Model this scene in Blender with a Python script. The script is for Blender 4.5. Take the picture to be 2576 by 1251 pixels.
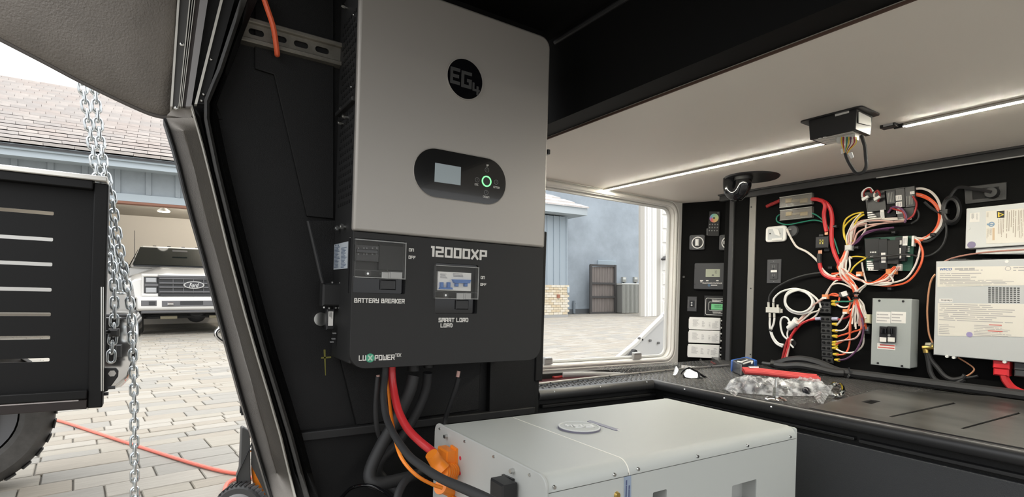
import bpy, bmesh, math, random
from mathutils import Vector, Matrix
for o in list(bpy.data.objects): bpy.data.objects.remove(o)
S = bpy.context.scene; COL = S.collection
# ------------------------------------------------------------------ camera
FPX, CX, CY, ROLL, YAW = 1349.0, 1288.0, 744.0, 0.02904, 0.99093
CAM = Vector((0, 0, 0.8))
FW = Vector((math.cos(YAW), math.sin(YAW), 0)); R0 = Vector((math.sin(YAW), -math.cos(YAW), 0)); U0 = Vector((0, 0, 1))
RT = R0*math.cos(ROLL)+U0*math.sin(ROLL); UP = U0*math.cos(ROLL)-R0*math.sin(ROLL)
cd = bpy.data.cameras.new('camera'); co = bpy.data.objects.new('camera', cd); COL.objects.link(co); S.camera = co
m = Matrix((RT, UP, -FW)).transposed().to_4x4(); m.translation = CAM; co.matrix_world = m
cd.sensor_fit = 'HORIZONTAL'; cd.sensor_width = 36.0; cd.lens = FPX/2576*36; cd.clip_start = .02; cd.clip_end = 300
cd.shift_x = 0; cd.shift_y = (CY-625.5)/2576
# ------------------------------------------------------------------ light
SKY, SUN, LED, EXPO = 3.0, 0.9, 165, 0.17
w = bpy.data.worlds.new('sky'); S.world = w; w.use_nodes = True
bg = w.node_tree.nodes['Background']; bg.inputs[0].default_value = (.97, .985, 1, 1); bg.inputs[1].default_value = SKY
wt = w.node_tree; g0 = wt.nodes.new('ShaderNodeTexCoord'); g1 = wt.nodes.new('ShaderNodeSeparateXYZ'); g2 = wt.nodes.new('ShaderNodeMapRange'); g3 = wt.nodes.new('ShaderNodeMath'); g3.operation = 'MULTIPLY'; g3.inputs[1].default_value = SKY
g2.inputs[1].default_value = 0; g2.inputs[2].default_value = 1; g2.inputs[3].default_value = .36; g2.inputs[4].default_value = 1     # overcast sky: brightest overhead
wt.links.new(g0.outputs['Generated'], g1.inputs[0]); wt.links.new(g1.outputs['Z'], g2.inputs[0]); wt.links.new(g2.outputs[0], g3.inputs[0]); wt.links.new(g3.outputs[0], bg.inputs[1])
sl = bpy.data.lights.new('sun', 'SUN'); sl.energy = SUN; sl.angle = math.radians(40); sl.color = (1, .97, .92)
so = bpy.data.objects.new('sun', sl); COL.objects.link(so)
so.rotation_euler = Vector((.1, .3, -1)).to_track_quat('-Z', 'Y').to_euler()
S.view_settings.view_transform = 'Standard'; S.view_settings.look = 'None'; S.view_settings.exposure = EXPO
S.view_settings.gamma = 1; S.view_settings.use_curve_mapping = False
S.cycles.use_denoising = True; S.cycles.max_bounces = 8; S.cycles.diffuse_bounces = 5; S.cycles.transparent_max_bounces = 12
# ------------------------------------------------------------------ pixel rays -> points on real planes
def ray(px, py, out=False):
    r, u = (R0, U0) if out else (RT, UP)
    return FW+r*((px-CX)/FPX)-u*((py-CY)/FPX)
def un(px, py, ax, val, out=False):
    d = ray(px, py, out); i = 'XYZ'.index(ax); return CAM+d*((val-CAM[i])/d[i])
class PL:                               # a plane of the place: origin o, axes u (right), v (up), normal n towards the viewer
    def __init__(s, o, u, v, n, out=False):
        s.o, s.u, s.v, s.n, s.out = Vector(o), Vector(u).normalized(), Vector(v).normalized(), Vector(n).normalized(), out
    def P(s, a, b, d=0): return s.o+s.u*a+s.v*b+s.n*d
    def hit(s, px, py, d=0):
        r = ray(px, py, s.out); t = ((s.o+s.n*d-CAM).dot(s.n))/r.dot(s.n); q = CAM+r*t-s.o
        return q.dot(s.u), q.dot(s.v)
    def at(s, px, py, d=0): return s.P(*s.hit(px, py, d), d)
    def rect(s, x0, y0, x1, y1, d=0):
        xc, yc = (x0+x1)/2, (y0+y1)/2
        return s.hit(x0, yc, d)[0], s.hit(xc, y1, d)[1], s.hit(x1, yc, d)[0], s.hit(xc, y0, d)[1]
# ------------------------------------------------------------------ materials
M = {}
def mat(name, col, rough=.5, metal=0, bump=0, bscale=200, var=0, vscale=8, emit=0, trans=0, alpha=1, coat=0, spec=.5, vdir=None, var2=None):
    if name in M: return M[name]
    a = bpy.data.materials.new(name); a.use_nodes = True; nt = a.node_tree; b = nt.nodes['Principled BSDF']
    c = (*col, 1)
    b.inputs['Base Color'].default_value = c; b.inputs['Roughness'].default_value = rough; b.inputs['Metallic'].default_value = metal
    b.inputs['Specular IOR Level'].default_value = spec
    if coat: b.inputs['Coat Weight'].default_value = coat
    if trans: b.inputs['Transmission Weight'].default_value = trans
    if alpha < 1: b.inputs['Alpha'].default_value = alpha
    if emit: b.inputs['Emission Color'].default_value = c; b.inputs['Emission Strength'].default_value = emit
    tc = nt.nodes.new('ShaderNodeTexCoord')
    if var:
        mp = nt.nodes.new('ShaderNodeMapping'); mp.inputs['Scale'].default_value = vdir or (1, 1, 1)
        nz = nt.nodes.new('ShaderNodeTexNoise'); nz.inputs['Scale'].default_value = vscale; nz.inputs['Detail'].default_value = 6; nz.inputs['Roughness'].default_value = .65
        rp = nt.nodes.new('ShaderNodeValToRGB'); c2 = var2 or tuple(max(0, x*(1-var)) for x in col)
        rp.color_ramp.elements[0].position = .35; rp.color_ramp.elements[1].position = .65
        rp.color_ramp.elements[0].color = (*c2, 1); rp.color_ramp.elements[1].color = c
        nt.links.new(tc.outputs['Object'], mp.inputs[0]); nt.links.new(mp.outputs[0], nz.inputs[0]); nt.links.new(nz.outputs[0], rp.inputs[0]); nt.links.new(rp.outputs[0], b.inputs['Base Color'])
    if bump:
        n2 = nt.nodes.new('ShaderNodeTexNoise'); n2.inputs['Scale'].default_value = bscale; n2.inputs['Detail'].default_value = 3
        bp = nt.nodes.new('ShaderNodeBump'); bp.inputs['Strength'].default_value = bump; bp.inputs['Distance'].default_value = .002
        nt.links.new(tc.outputs['Object'], n2.inputs[0]); nt.links.new(n2.outputs[0], bp.inputs['Height']); nt.links.new(bp.outputs[0], b.inputs['Normal'])
    M[name] = a; return a
BLK = mat('black_liner', (.005, .005, .0052), .55, spec=.35, bump=.5, bscale=900)
BLKW = mat('black_textured_wall', (.0065, .0065, .0068), .5, bump=.6, bscale=700, var=.35, vscale=5, spec=.32)
CARP = mat('black_carpet', (.0085, .0085, .0085), .9, bump=.8, bscale=1200, spec=.1)
BPL = mat('black_plastic', (.014, .014, .015), .38)
BPM = mat('matte_black_plastic', (.0115, .0115, .0118), .6, bump=.15, bscale=1500)
BGL = mat('gloss_black', (.004, .004, .005), .08)
DGR = mat('dark_grey_plastic', (.055, .056, .06), .5)
MGR = mat('mid_grey_plastic', (.2, .2, .2), .5)
RUB = mat('rubber', (.022, .022, .023), .6)
GASK = mat('grey_rubber_gasket', (.075, .073, .07), .5, var=.3, vscale=30)
SILV = mat('silver_painted_metal', (.395, .372, .343), .38, metal=.3, bump=.12, bscale=2500)
BATT = mat('battery_grey_paint', (.50, .52, .50), .42, bump=.1, bscale=2500)
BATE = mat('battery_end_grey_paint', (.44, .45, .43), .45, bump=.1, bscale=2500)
STEEL = mat('steel', (.62, .62, .6), .25, metal=1)
ZINC = mat('zinc_chain', (.60, .63, .64), .3, metal=1)
CHROME = mat('chrome', (.85, .85, .85), .07, metal=1)
GALV = mat('galvanised_strut', (.32, .30, .26), .42, metal=.7, var=.3, vscale=20)
WHT = mat('white_plastic', (.78, .77, .74), .4)
LAB = mat('white_label', (.76, .74, .70), .5)
LABC = mat('cream_label', (.72, .69, .62), .5)
INK = mat('printed_ink', (.10, .10, .10), .6)
INKL = mat('light_print', (.72, .70, .66), .5)
CEIL = mat('white_ceiling_board', (.84, .785, .715), .55, bump=.08, bscale=600)
WFRM = mat('white_frame_paint', (.70, .68, .64), .4)
RED = mat('red_cable', (.56, .03, .035), .35)
REDD = mat('dark_red', (.32, .02, .02), .45)
ORW = mat('orange_red_wire', (.78, .13, .05), .4)
ORG = mat('orange_plastic', (.85, .24, .02), .38)
WW = mat('white_wire', (.74, .68, .62), .4)
PNK = mat('pink_wire', (.62, .38, .33), .4)
GRN = mat('green_wire', (.02, .2, .13), .4)
YEL = mat('yellow_plastic', (.75, .55, .05), .4)
PUR = mat('purple_wire', (.13, .05, .12), .4)
GOLD = mat('brass', (.75, .52, .16), .28, metal=1)
COPPER = mat('copper', (.8, .4, .25), .3, metal=1)
BLUE = mat('blue_plastic', (.03, .12, .45), .4)
BLUH = mat('breaker_blue_handle', (.08, .18, .45), .35)
PCB = mat('green_circuit_board', (.012, .07, .045), .4)
CLEAR = mat('clear_plastic', (.6, .6, .58), .06, alpha=.05, spec=.6)
PGREY = mat('grey_enamel', (.36, .385, .375), .4, bump=.05, bscale=1500)
PGRY2 = mat('pale_grey_enamel', (.52, .535, .535), .42)
LCDG = mat('green_display', (.13, .42, .18), .3, emit=.25)
LCDY = mat('grey_display', (.38, .40, .30), .3)
GLOWG = mat('green_indicator_light', (.2, 1, .3), .3, emit=1.3)
LEDM = mat('light_strip_lens', (1, .95, .8), .3, emit=LED)
# ------------------------------------------------------------------ object helpers
def tag(o, label=None, cat=None, group=None, kind=None):
    if label: o['label'] = label
    if cat: o['category'] = cat
    if group: o['group'] = group
    if kind: o['kind'] = kind
    return o
OUT = []
def thing(name, label, cat, loc, group=None, out=False, kind=None):
    o = bpy.data.objects.new(name, None); COL.objects.link(o); o.location = loc; o.empty_display_size = .02
    tag(o, label, cat, group, kind)
    if out: OUT.append(o)
    return o
def world_loc(p):
    v = Vector((0, 0, 0))
    while p is not None: v += p.location; p = p.parent
    return v
def link(name, me, parent=None, label=None):
    o = bpy.data.objects.new(name, me); COL.objects.link(o)
    if parent is not None:
        o.parent = parent; o.location = -world_loc(parent)
    if label: o['label'] = label
    return o
def cr(pts, sub=6, closed=False):
    pts = [Vector(p) for p in pts]; n = len(pts); res = []
    if n < 3 and not closed: return pts
    for i in range(n if closed else n-1):
        p1, p2 = pts[i], pts[(i+1) % n]
        p0 = pts[(i-1) % n] if closed or i > 0 else p1*2-p2
        p3 = pts[(i+2) % n] if closed or i+2 < n else p2*2-p1
        for k in range(sub):
            t = k/sub
            res.append(.5*((2*p1)+(p2-p0)*t+(2*p0-5*p1+4*p2-p3)*t*t+(3*p1-p0-3*p2+p3)*t**3))
    if not closed: res.append(pts[-1])
    return res
class MB:
    def __init__(s): s.v = []; s.f = []; s.mi = []; s.cur = 0
    def add(s, vs, fs):
        k = len(s.v); s.v += [tuple(x) for x in vs]; s.f += [[i+k for i in f] for f in fs]; s.mi += [s.cur]*len(fs); return s
    def box(s, a, b):
        x0, y0, z0 = [min(p, q) for p, q in zip(a, b)]; x1, y1, z1 = [max(p, q) for p, q in zip(a, b)]
        return s.add([(x0,y0,z0),(x1,y0,z0),(x1,y1,z0),(x0,y1,z0),(x0,y0,z1),(x1,y0,z1),(x1,y1,z1),(x0,y1,z1)],
                     [(0,3,2,1),(4,5,6,7),(0,1,5,4),(1,2,6,5),(2,3,7,6),(3,0,4,7)])
    def hexa(s, bot, top):              # 4 bottom + 4 top points
        return s.add(list(bot)+list(top), [(0,3,2,1),(4,5,6,7),(0,1,5,4),(1,2,6,5),(2,3,7,6),(3,0,4,7)])
    def prism(s, pts, vec):
        n = len(pts); vec = Vector(vec); pts = [Vector(p) for p in pts]
        return s.add(pts+[p+vec for p in pts], [list(range(n))[::-1], list(range(n, 2*n))]+[(i, (i+1) % n, n+(i+1) % n, n+i) for i in range(n)])
    def lbox(s, pl, a0, b0, a1, b1, d0, d1, ch=0):      # box in plane coordinates; ch chamfers the front rim
        P = pl.P
        if not ch:
            return s.hexa([P(a0,b0,d0),P(a1,b0,d0),P(a1,b1,d0),P(a0,b1,d0)], [P(a0,b0,d1),P(a1,b0,d1),P(a1,b1,d1),P(a0,b1,d1)])
        vs = [P(a0,b0,d0),P(a1,b0,d0),P(a1,b1,d0),P(a0,b1,d0)]; e = d1-ch if d1 > d0 else d1+ch
        vs += [P(a0,b0,e),P(a1,b0,e),P(a1,b1,e),P(a0,b1,e)]
        c = min(ch, abs(a1-a0)*.4, abs(b1-b0)*.4); sa = c if a1 > a0 else -c; sb = c if b1 > b0 else -c
        vs += [P(a0+sa,b0+sb,d1),P(a1-sa,b0+sb,d1),P(a1-sa,b1-sb,d1),P(a0+sa,b1-sb,d1)]
        fs = [(0,3,2,1),(8,9,10,11)]
        for k in (0, 4): fs += [(k+i, k+(i+1) % 4, k+4+(i+1) % 4, k+4+i) for i in range(4)]
        return s.add(vs, fs)
    def pbox(s, pl, x0, y0, x1, y1, d0, d1, ch=0):
        a0, b0, a1, b1 = pl.rect(x0, y0, x1, y1, d1); return s.lbox(pl, a0, b0, a1, b1, d0, d1, ch)
    def pquad(s, pl, c4, d0, d1):       # four pixel corners at depth d1
        q = [pl.hit(x, y, d1) for x, y in c4]; return s.prism([pl.P(a, b, d0) for a, b in q], pl.n*(d1-d0))
    def disc(s, pl, a, b, r, d0, d1, n=20, r2=None):
        r2 = r if r2 is None else r2; vs = []
        for (d, rr) in ((d0, r), (d1, r2)): vs += [pl.P(a+rr*math.cos(2*math.pi*i/n), b+rr*math.sin(2*math.pi*i/n), d) for i in range(n)]
        return s.add(vs, [list(range(n))[::-1], list(range(n, 2*n))]+[(i, (i+1) % n, n+(i+1) % n, n+i) for i in range(n)])
    def pdisc(s, pl, px, py, r, d0, d1, n=20, r2=None): a, b = pl.hit(px, py, d1); return s.disc(pl, a, b, r, d0, d1, n, r2)
    def ring(s, pl, a, b, ri, ro, d0, d1, n=28):
        vs = []
        for (d, rr) in ((d0, ri), (d0, ro), (d1, ro), (d1, ri)): vs += [pl.P(a+rr*math.cos(2*math.pi*i/n), b+rr*math.sin(2*math.pi*i/n), d) for i in range(n)]
        fs = []
        for k in range(4):
            k2 = (k+1) % 4; fs += [(k*n+i, k*n+(i+1) % n, k2*n+(i+1) % n, k2*n+i) for i in range(n)]
        return s.add(vs, fs)
    def tube(s, pts, r, n=8, sub=6, closed=False, smooth=True, cap=True):
        p = cr(pts, sub, closed) if smooth else [Vector(q) for q in pts]; N = len(p); vs = []; prev = None
        for i in range(N):
            if closed: t = p[(i+1) % N]-p[i-1]
            else: t = p[min(i+1, N-1)]-p[max(i-1, 0)]
            if t.length < 1e-9: t = Vector((0, 0, 1))
            t.normalize()
            if prev is None:
                a = Vector((0, 0, 1)) if abs(t.z) < .9 else Vector((1, 0, 0)); x = t.cross(a).normalized()
            else: x = (prev-t*prev.dot(t)).normalized()
            prev = x; y = t.cross(x); rr = r(i/(N-1)) if callable(r) else r
            vs += [p[i]+(x*math.cos(2*math.pi*k/n)+y*math.sin(2*math.pi*k/n))*rr for k in range(n)]
        fs = [(i*n+k, i*n+(k+1) % n, ((i+1) % N)*n+(k+1) % n, ((i+1) % N)*n+k) for i in range(N if closed else N-1) for k in range(n)]
        if cap and not closed: fs += [list(range(n))[::-1], list(range((N-1)*n, N*n))]
        return s.add(vs, fs)
    def cyl(s, a, b, r, n=16, r2=None):
        a, b = Vector(a), Vector(b); t = (b-a).normalized(); q = Vector((0, 0, 1)) if abs(t.z) < .9 else Vector((1, 0, 0))
        x = t.cross(q).normalized(); y = t.cross(x); vs = []
        for (c, rr) in ((a, r), (b, r if r2 is None else r2)): vs += [c+(x*math.cos(2*math.pi*k/n)+y*math.sin(2*math.pi*k/n))*rr for k in range(n)]
        return s.add(vs, [list(range(n))[::-1], list(range(n, 2*n))]+[(i, (i+1) % n, n+(i+1) % n, n+i) for i in range(n)])
    def lathe(s, c, axis, prof, n=24):  # profile (r, h) along axis from c
        c = Vector(c); t = Vector(axis).normalized(); q = Vector((0, 0, 1)) if abs(t.z) < .9 else Vector((1, 0, 0)); x = t.cross(q).normalized(); y = t.cross(x); vs = []
        for r, h in prof: vs += [c+t*h+(x*math.cos(2*math.pi*k/n)+y*math.sin(2*math.pi*k/n))*r for k in range(n)]
        fs = [(i*n+k, i*n+(k+1) % n, (i+1)*n+(k+1) % n, (i+1)*n+k) for i in range(len(prof)-1) for k in range(n)]
        return s.add(vs, fs)
    def ball(s, c, rx, ry, rz, nu=14, nv=8):
        vs = []; c = Vector(c)
        for j in range(nv+1):
            th = math.pi*j/nv
            vs += [c+Vector((rx*math.sin(th)*math.cos(2*math.pi*i/nu), ry*math.sin(th)*math.sin(2*math.pi*i/nu), rz*math.cos(th))) for i in range(nu)]
        return s.add(vs, [(j*nu+i, j*nu+(i+1) % nu, (j+1)*nu+(i+1) % nu, (j+1)*nu+i) for j in range(nv) for i in range(nu)])
    def mesh(s, name, mats, smooth=30):
        me = bpy.data.meshes.new(name); me.from_pydata(s.v, [], s.f)
        for a in (mats if isinstance(mats, (list, tuple)) else [mats]): me.materials.append(a)
        for p, k in zip(me.polygons, s.mi): p.material_index = k
        bm = bmesh.new(); bm.from_mesh(me); bmesh.ops.remove_doubles(bm, verts=bm.verts, dist=1e-6); bmesh.ops.recalc_face_normals(bm, faces=bm.faces)
        if smooth:
            an = math.radians(smooth)
            for f in bm.faces: f.smooth = True
            for e in bm.edges:
                if len(e.link_faces) == 2 and e.calc_face_angle(0) > an: e.smooth = False
        bm.to_mesh(me); bm.free(); return me
    def build(s, name, mats, parent=None, label=None, bevel=0, seg=2, smooth=35):
        o = link(name, s.mesh(name, mats, smooth), parent, label)
        if name == 'print': o['kind'] = 'stuff'
        if bevel:
            b = o.modifiers.new('bevel', 'BEVEL'); b.width = bevel; b.segments = seg; b.limit_method = 'ANGLE'; b.angle_limit = math.radians(40); b.harden_normals = False
        return o
def struct(mb, name, mats, bevel=0, **k): o = mb.build(name, mats, None, None, bevel, **k); o['kind'] = 'structure'; return o
def single(mb, name, mats, label, cat, group=None, bevel=0, out=False, **k):
    o = mb.build(name, mats, None, None, bevel, **k); tag(o, label, cat, group)
    if out: OUT.append(o)
    return o
def rrect(a0, b0, a1, b1, r, n=5, corners=(1, 1, 1, 1)):     # bl, br, tr, tl
    pts = []
    for (cx, cy, s0, x0, y0), on in zip(((a0+r, b0+r, 180, a0, b0), (a1-r, b0+r, 270, a1, b0), (a1-r, b1-r, 0, a1, b1), (a0+r, b1-r, 90, a0, b1)), corners):
        if on: pts += [(cx+r*math.cos(math.radians(s0+90*i/n)), cy+r*math.sin(math.radians(s0+90*i/n))) for i in range(n+1)]
        else: pts.append((x0, y0))
    return pts
def plate_holes(mb, pl, outer, holes, d0, d1):              # plate with openings, walls included
    bm = bmesh.new(); loops = []
    for lp in [outer]+holes:
        vs = [bm.verts.new((x, y, 0)) for x, y in lp]; loops.append(len(lp))
        for i in range(len(vs)): bm.edges.new((vs[i], vs[(i+1) % len(vs)]))
    bmesh.ops.triangle_fill(bm, edges=bm.edges[:], use_beauty=True)
    bm.verts.index_update(); fs = [[v.index for v in f.verts] for f in bm.faces]; pts = [v.co.copy() for v in bm.verts]; bm.free()
    n = len(pts); vs = [pl.P(p.x, p.y, d0) for p in pts]+[pl.P(p.x, p.y, d1) for p in pts]
    F = [f[::-1] for f in fs]+[[i+n for i in f] for f in fs]; k = 0
    for L in loops:
        F += [(k+i, k+(i+1) % L, n+k+(i+1) % L, n+k+i) for i in range(L)]; k += L
    return mb.add(vs, F)
GL = {'0': [[(0,0),(4,0),(4,6),(0,6),(0,0)]], 'O': [[(0,0),(4,0),(4,6),(0,6),(0,0)]], '1': [[(1.3,6),(2.2,6),(2.2,0)]], '2': [[(0,6),(4,6),(4,3),(0,3),(0,0),(4,0)]],
 '4': [[(0,6),(0,2.2),(4,2.2)],[(3,4.2),(3,0)]], 'A': [[(0,0),(0,6),(4,6),(4,0)],[(0,2.6),(4,2.6)]], 'B': [[(0,0),(0,6),(3.4,6),(3.4,3.2),(0,3.2)],[(3.4,3.2),(4,3.2),(4,0),(0,0)]],
 'D': [[(0,0),(0,6),(3,6),(4,5),(4,1),(3,0),(0,0)]], 'E': [[(4,6),(0,6),(0,0),(4,0)],[(0,3),(3.4,3)]], 'F': [[(4,6),(0,6),(0,0)],[(0,3),(3.4,3)]], 'K': [[(0,0),(0,6)],[(4,6),(1.2,3),(4,0)],[(0,3),(1.2,3)]],
 'L': [[(0,6),(0,0),(4,0)]], 'M': [[(0,0),(0,6),(4.6,6),(4.6,0)],[(2.3,6),(2.3,2)]], 'N': [[(0,0),(0,6),(4,6),(4,0)]], 'P': [[(0,0),(0,6),(4,6),(4,2.6),(0,2.6)]],
 'R': [[(0,0),(0,6),(4,6),(4,2.8),(0,2.8)],[(2.6,2.8),(4,0)]], 'S': [[(4,6),(0,6),(0,3),(4,3),(4,0),(0,0)]], 'T': [[(0,6),(4,6)],[(2,6),(2,0)]], 'X': [[(0,0),(4,6)],[(0,6),(4,0)]],
 'Y': [[(0,6),(0,3),(4,3)],[(4,6),(4,0),(0.6,0)]], 'U': [[(0,6),(0,0),(4,0),(4,6)]], 'W': [[(0,6),(0,0),(4.8,0),(4.8,6)],[(2.4,0),(2.4,4)]], 'G': [[(4,6),(0,6),(0,0),(4,0),(4,2.8),(3,2.8)]], 'C': [[(4,6),(0,6),(0,0),(4,0)]],
 'I': [[(1,0),(1,6)]], 'V': [[(0,6),(2,0),(4,6)]], 'H': [[(0,0),(0,6)],[(4,0),(4,6)],[(0,3),(4,3)]]}
def stroke(mb, txt, pl, a0, b0, a1, b1, d, wt=1.1, th=.0006, flip=False):
    adv = []; x = 0; seg = 0
    for ch in txt:
        if ch == ' ': adv.append(x); x += 3.2; continue
        adv.append(x); x += max(p[0] for l in GL[ch] for p in l)+wt+.75
    tot = x-.75; sx = (a1-a0)/tot; sy = (b1-b0)/(6+wt)
    for ch, xo in zip(txt, adv):
        if ch == ' ': continue
        for l in GL[ch]:
            for (x0, y0), (x1, y1) in zip(l, l[1:]):
                dx, dy = x1-x0, y1-y0; L = math.hypot(dx, dy); ux, uy = dx/L*wt/2, dy/L*wt/2
                q = [(x0-ux+uy, y0-uy-ux), (x1+ux+uy, y1+uy-ux), (x1+ux-uy, y1+uy+ux), (x0-ux-uy, y0-uy+ux)]
                w_ = [(a0+(xo+wt/2+px)*sx, b0+(wt/2+py)*sy) for px, py in q]
                if flip: w_ = [(a0+a1-px, b0+b1-py) for px, py in w_]
                seg += 1; mb.prism([pl.P(px, py, d) for px, py in w_], pl.n*(th+.00006*(seg % 5)))
    return mb
def ptext(txt, pl, x0, y0, x1, y1, d, m_, parent, wt=1.1, name='lettering', flip=False):
    mb = MB(); a0, b0, a1, b1 = pl.rect(x0, y0, x1, y1, d); stroke(mb, txt, pl, a0, b0, a1, b1, d, wt, flip=flip)
    return mb.build(name, m_, parent, smooth=0)
def ftext(txt, pl, x0, y0, x1, y1, d, m_, parent, name='lettering', fat=.0, shear=0):
    c = bpy.data.curves.new('t', 'FONT'); c.body = txt; c.extrude = .02; c.offset = fat; c.shear = shear; c.resolution_u = 3
    o = bpy.data.objects.new('t', c); COL.objects.link(o); dg = bpy.context.evaluated_depsgraph_get(); dg.update()
    me = bpy.data.meshes.new_from_object(o.evaluated_get(dg)); bpy.data.objects.remove(o)
    xs = [v.co.x for v in me.vertices]; ys = [v.co.y for v in me.vertices]; a0, b0, a1, b1 = pl.rect(x0, y0, x1, y1, d)
    for v in me.vertices:
        u = (v.co.x-min(xs))/(max(xs)-min(xs)); q = (v.co.y-min(ys))/(max(ys)-min(ys))
        v.co = pl.P(a0+(a1-a0)*u, b0+(b1-b0)*q, d+(.0006 if v.co.z > 0 else 0))
    me.materials.clear(); me.materials.append(m_); return link(name, me, parent)
def fine(mb, pl, x0, y0, x1, y1, d, rows, seed=0, fill=.5, gaps=2, vert=False):     # rows of printed lines too small to read
    rnd = random.Random(seed); a0, b0, a1, b1 = pl.rect(x0, y0, x1, y1, d)
    for i in range(rows):
        t0 = (i+.25)/rows; t1 = (i+.25+fill)/rows; cuts = sorted(rnd.random() for _ in range(gaps)); end = rnd.uniform(.55, 1); s_ = 0
        for c in cuts+[1]:
            c = min(c, end)
            if c-s_ > .04:
                if vert: mb.lbox(pl, a0+(a1-a0)*t0, b0+(b1-b0)*(1-c), a0+(a1-a0)*t1, b0+(b1-b0)*(1-s_), d, d+.0003)
                else: mb.lbox(pl, a0+(a1-a0)*s_, b1+(b0-b1)*t1, a0+(a1-a0)*c, b1+(b0-b1)*t0, d, d+.0003)
            s_ = c+.02
    return mb
def copy_tree(o, parent=None):
    c = o.copy(); COL.objects.link(c)
    if parent is not None: c.parent = parent
    for ch in list(o.children): copy_tree(ch, c)
    return c
# ------------------------------------------------------------------ planes of the place
X_, Y_, Z_ = (1, 0, 0), (0, 1, 0), (0, 0, 1)
INV = PL((0, 1.175, 0), X_, Z_, (0, -1, 0)); BW = PL((0, 1.35, 0), X_, Z_, (0, -1, 0)); EL = PL((2.40, 0, 0), (0, -1, 0), Z_, (-1, 0, 0))
CPL = PL((2.431, 2.0055, 0), (.367, -.930, 0), Z_, (-.930, -.367, 0)); WN = PL((0, 2.0, 0), X_, Z_, (0, -1, 0)); CE = PL((0, 0, 1.345), X_, Y_, (0, 0, -1))
BT = PL((0, 0, .5), X_, Y_, Z_); BN = PL((0, 0, .505), X_, Y_, Z_); BE = PL((.538, 0, 0), (0, -1, 0), Z_, (-1, 0, 0)); BF = PL((0, .706, 0), X_, Z_, (0, -1, 0))
HD = PL((1.10, 0, 0), (0, -1, 0), Z_, (-1, 0, 0)); FR = PL((0, 1.30, 0), X_, Z_, (0, -1, 0)); BFR = PL((1.52, 0, 0), (0, -1, 0), Z_, (-1, 0, 0))
# ------------------------------------------------------------------ compartment shell
mb = MB().box((1.105, -.25, 1.345), (2.75, 2.06, 1.375)); struct(mb, 'ceiling', CEIL)
mb = MB().box((1.102, -.25, 1.343), (1.106, 1.99, 1.349)); struct(mb, 'trim_1', mat('brown_board_edge', (.09, .05, .035), .7))
# header beam over the inner edge, with its round ridges
mb = MB().box((1.02, -.25, 1.35), (1.10, 2.0, 1.66)); struct(mb, 'wall_header', mat('dull_black_header', (.003, .003, .003), .7, spec=.2))
mb = MB().tube([(1.09, -.25, 1.548), (1.09, 1.348, 1.548)], .011, 10, smooth=False); struct(mb, 'trim_39', mat('dull_black_ridge', (.03, .03, .03), .4))
mb = MB().tube([(1.092, -.25, 1.409), (1.092, 1.348, 1.409)], .017, 12, smooth=False); mat('satin_black_tube', (.03, .03, .031), .36); struct(mb, 'trim_2', mat('highlight_black_ridge', (.085, .085, .085), .28, coat=1))  # lower tube: colour lifted to stand in for its highlight
mb = MB().tube([(1.018, -.25, 1.60), (1.018, 1.348, 1.60)], .008, 10, smooth=False); struct(mb, 'trim_3', M['satin_black_tube'])
mb = MB().box((-.15, -.10, 1.62), (1.03, 1.40, 1.66)); struct(mb, 'ceiling.001', CARP)
mb = MB().box((-.25, -.26, 1.44), (2.75, -.22, 1.68)); struct(mb, 'wall_shade', BPM)   # unseen side wall, added above the opening to shade the inverter top
mb = MB().box((-.25, -1.15, 1.67), (2.75, -.26, 1.70)); struct(mb, 'door_shade', DGR)   # unseen raised bay door, added to keep sky light off the compartment
# outer roof above everything and the far half of the compartment
mb = MB().box((-.1, -.25, 1.68), (2.75, 2.08, 1.72)); struct(mb, 'roof', DGR)
# inverter wall: slanted left border follows the nose
top = [BW.hit(*p) for p in ((625, -40), (530, 268), (570, 480), (675, 900), (785, 1290))]
pts = [(.97, .20), (.97, 1.64), (.15, 1.64)]+top[:]+[(top[-1][0], .20)]
mb = MB().prism([BW.P(a, b, 0) for a, b in pts], (0, .035, 0)); wp = struct(mb, 'wall_inverter', BLKW)
mb = MB().box((.965, 1.335, .20), (.985, 1.36, .57)); mb.box((.962, 1.325, .54), (.99, 1.36, 1.0)); struct(mb, 'trim_4', BLK, bevel=.003)
# ledge, ribs and backing plates of that wall
mb = MB().box((.27, 1.325, .440), (.965, 1.35, .462)); mb.box((.27, 1.315, .20), (.28, 1.35, .44)); struct(mb, 'trim_5', BPM, bevel=.003)
mb = MB().prism([BW.at(*p) for p in ((770, 556), (1215, 556), (1200, 1030), (893, 1068))], (0, -.012, 0)); struct(mb, 'trim_6', BLKW, bevel=.002)
mb = MB().prism([BW.at(*p) for p in ((640, 175), (688, 190), (770, 545), (838, 552), (838, -40), (640, -40))], (0, -.008, 0)); struct(mb, 'trim_7', BLK, bevel=.002)
mb = MB().prism([BW.at(*p) for p in ((1225, 905), (1338, 900), (1338, 1030), (1222, 1042))], (0, -.02, 0)); struct(mb, 'trim_8', BLKW, bevel=.002)
mb = MB().box((.285, .55, .17), (2.45, 2.0, .205)); struct(mb, 'floor', BLK)
mb = MB().box((.27, 1.36, .20), (.28, 2.0, .45)); mb.box((.28, 1.98, .2), (2.44, 2.0, .44)); struct(mb, 'wall_low', BLK)
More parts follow.
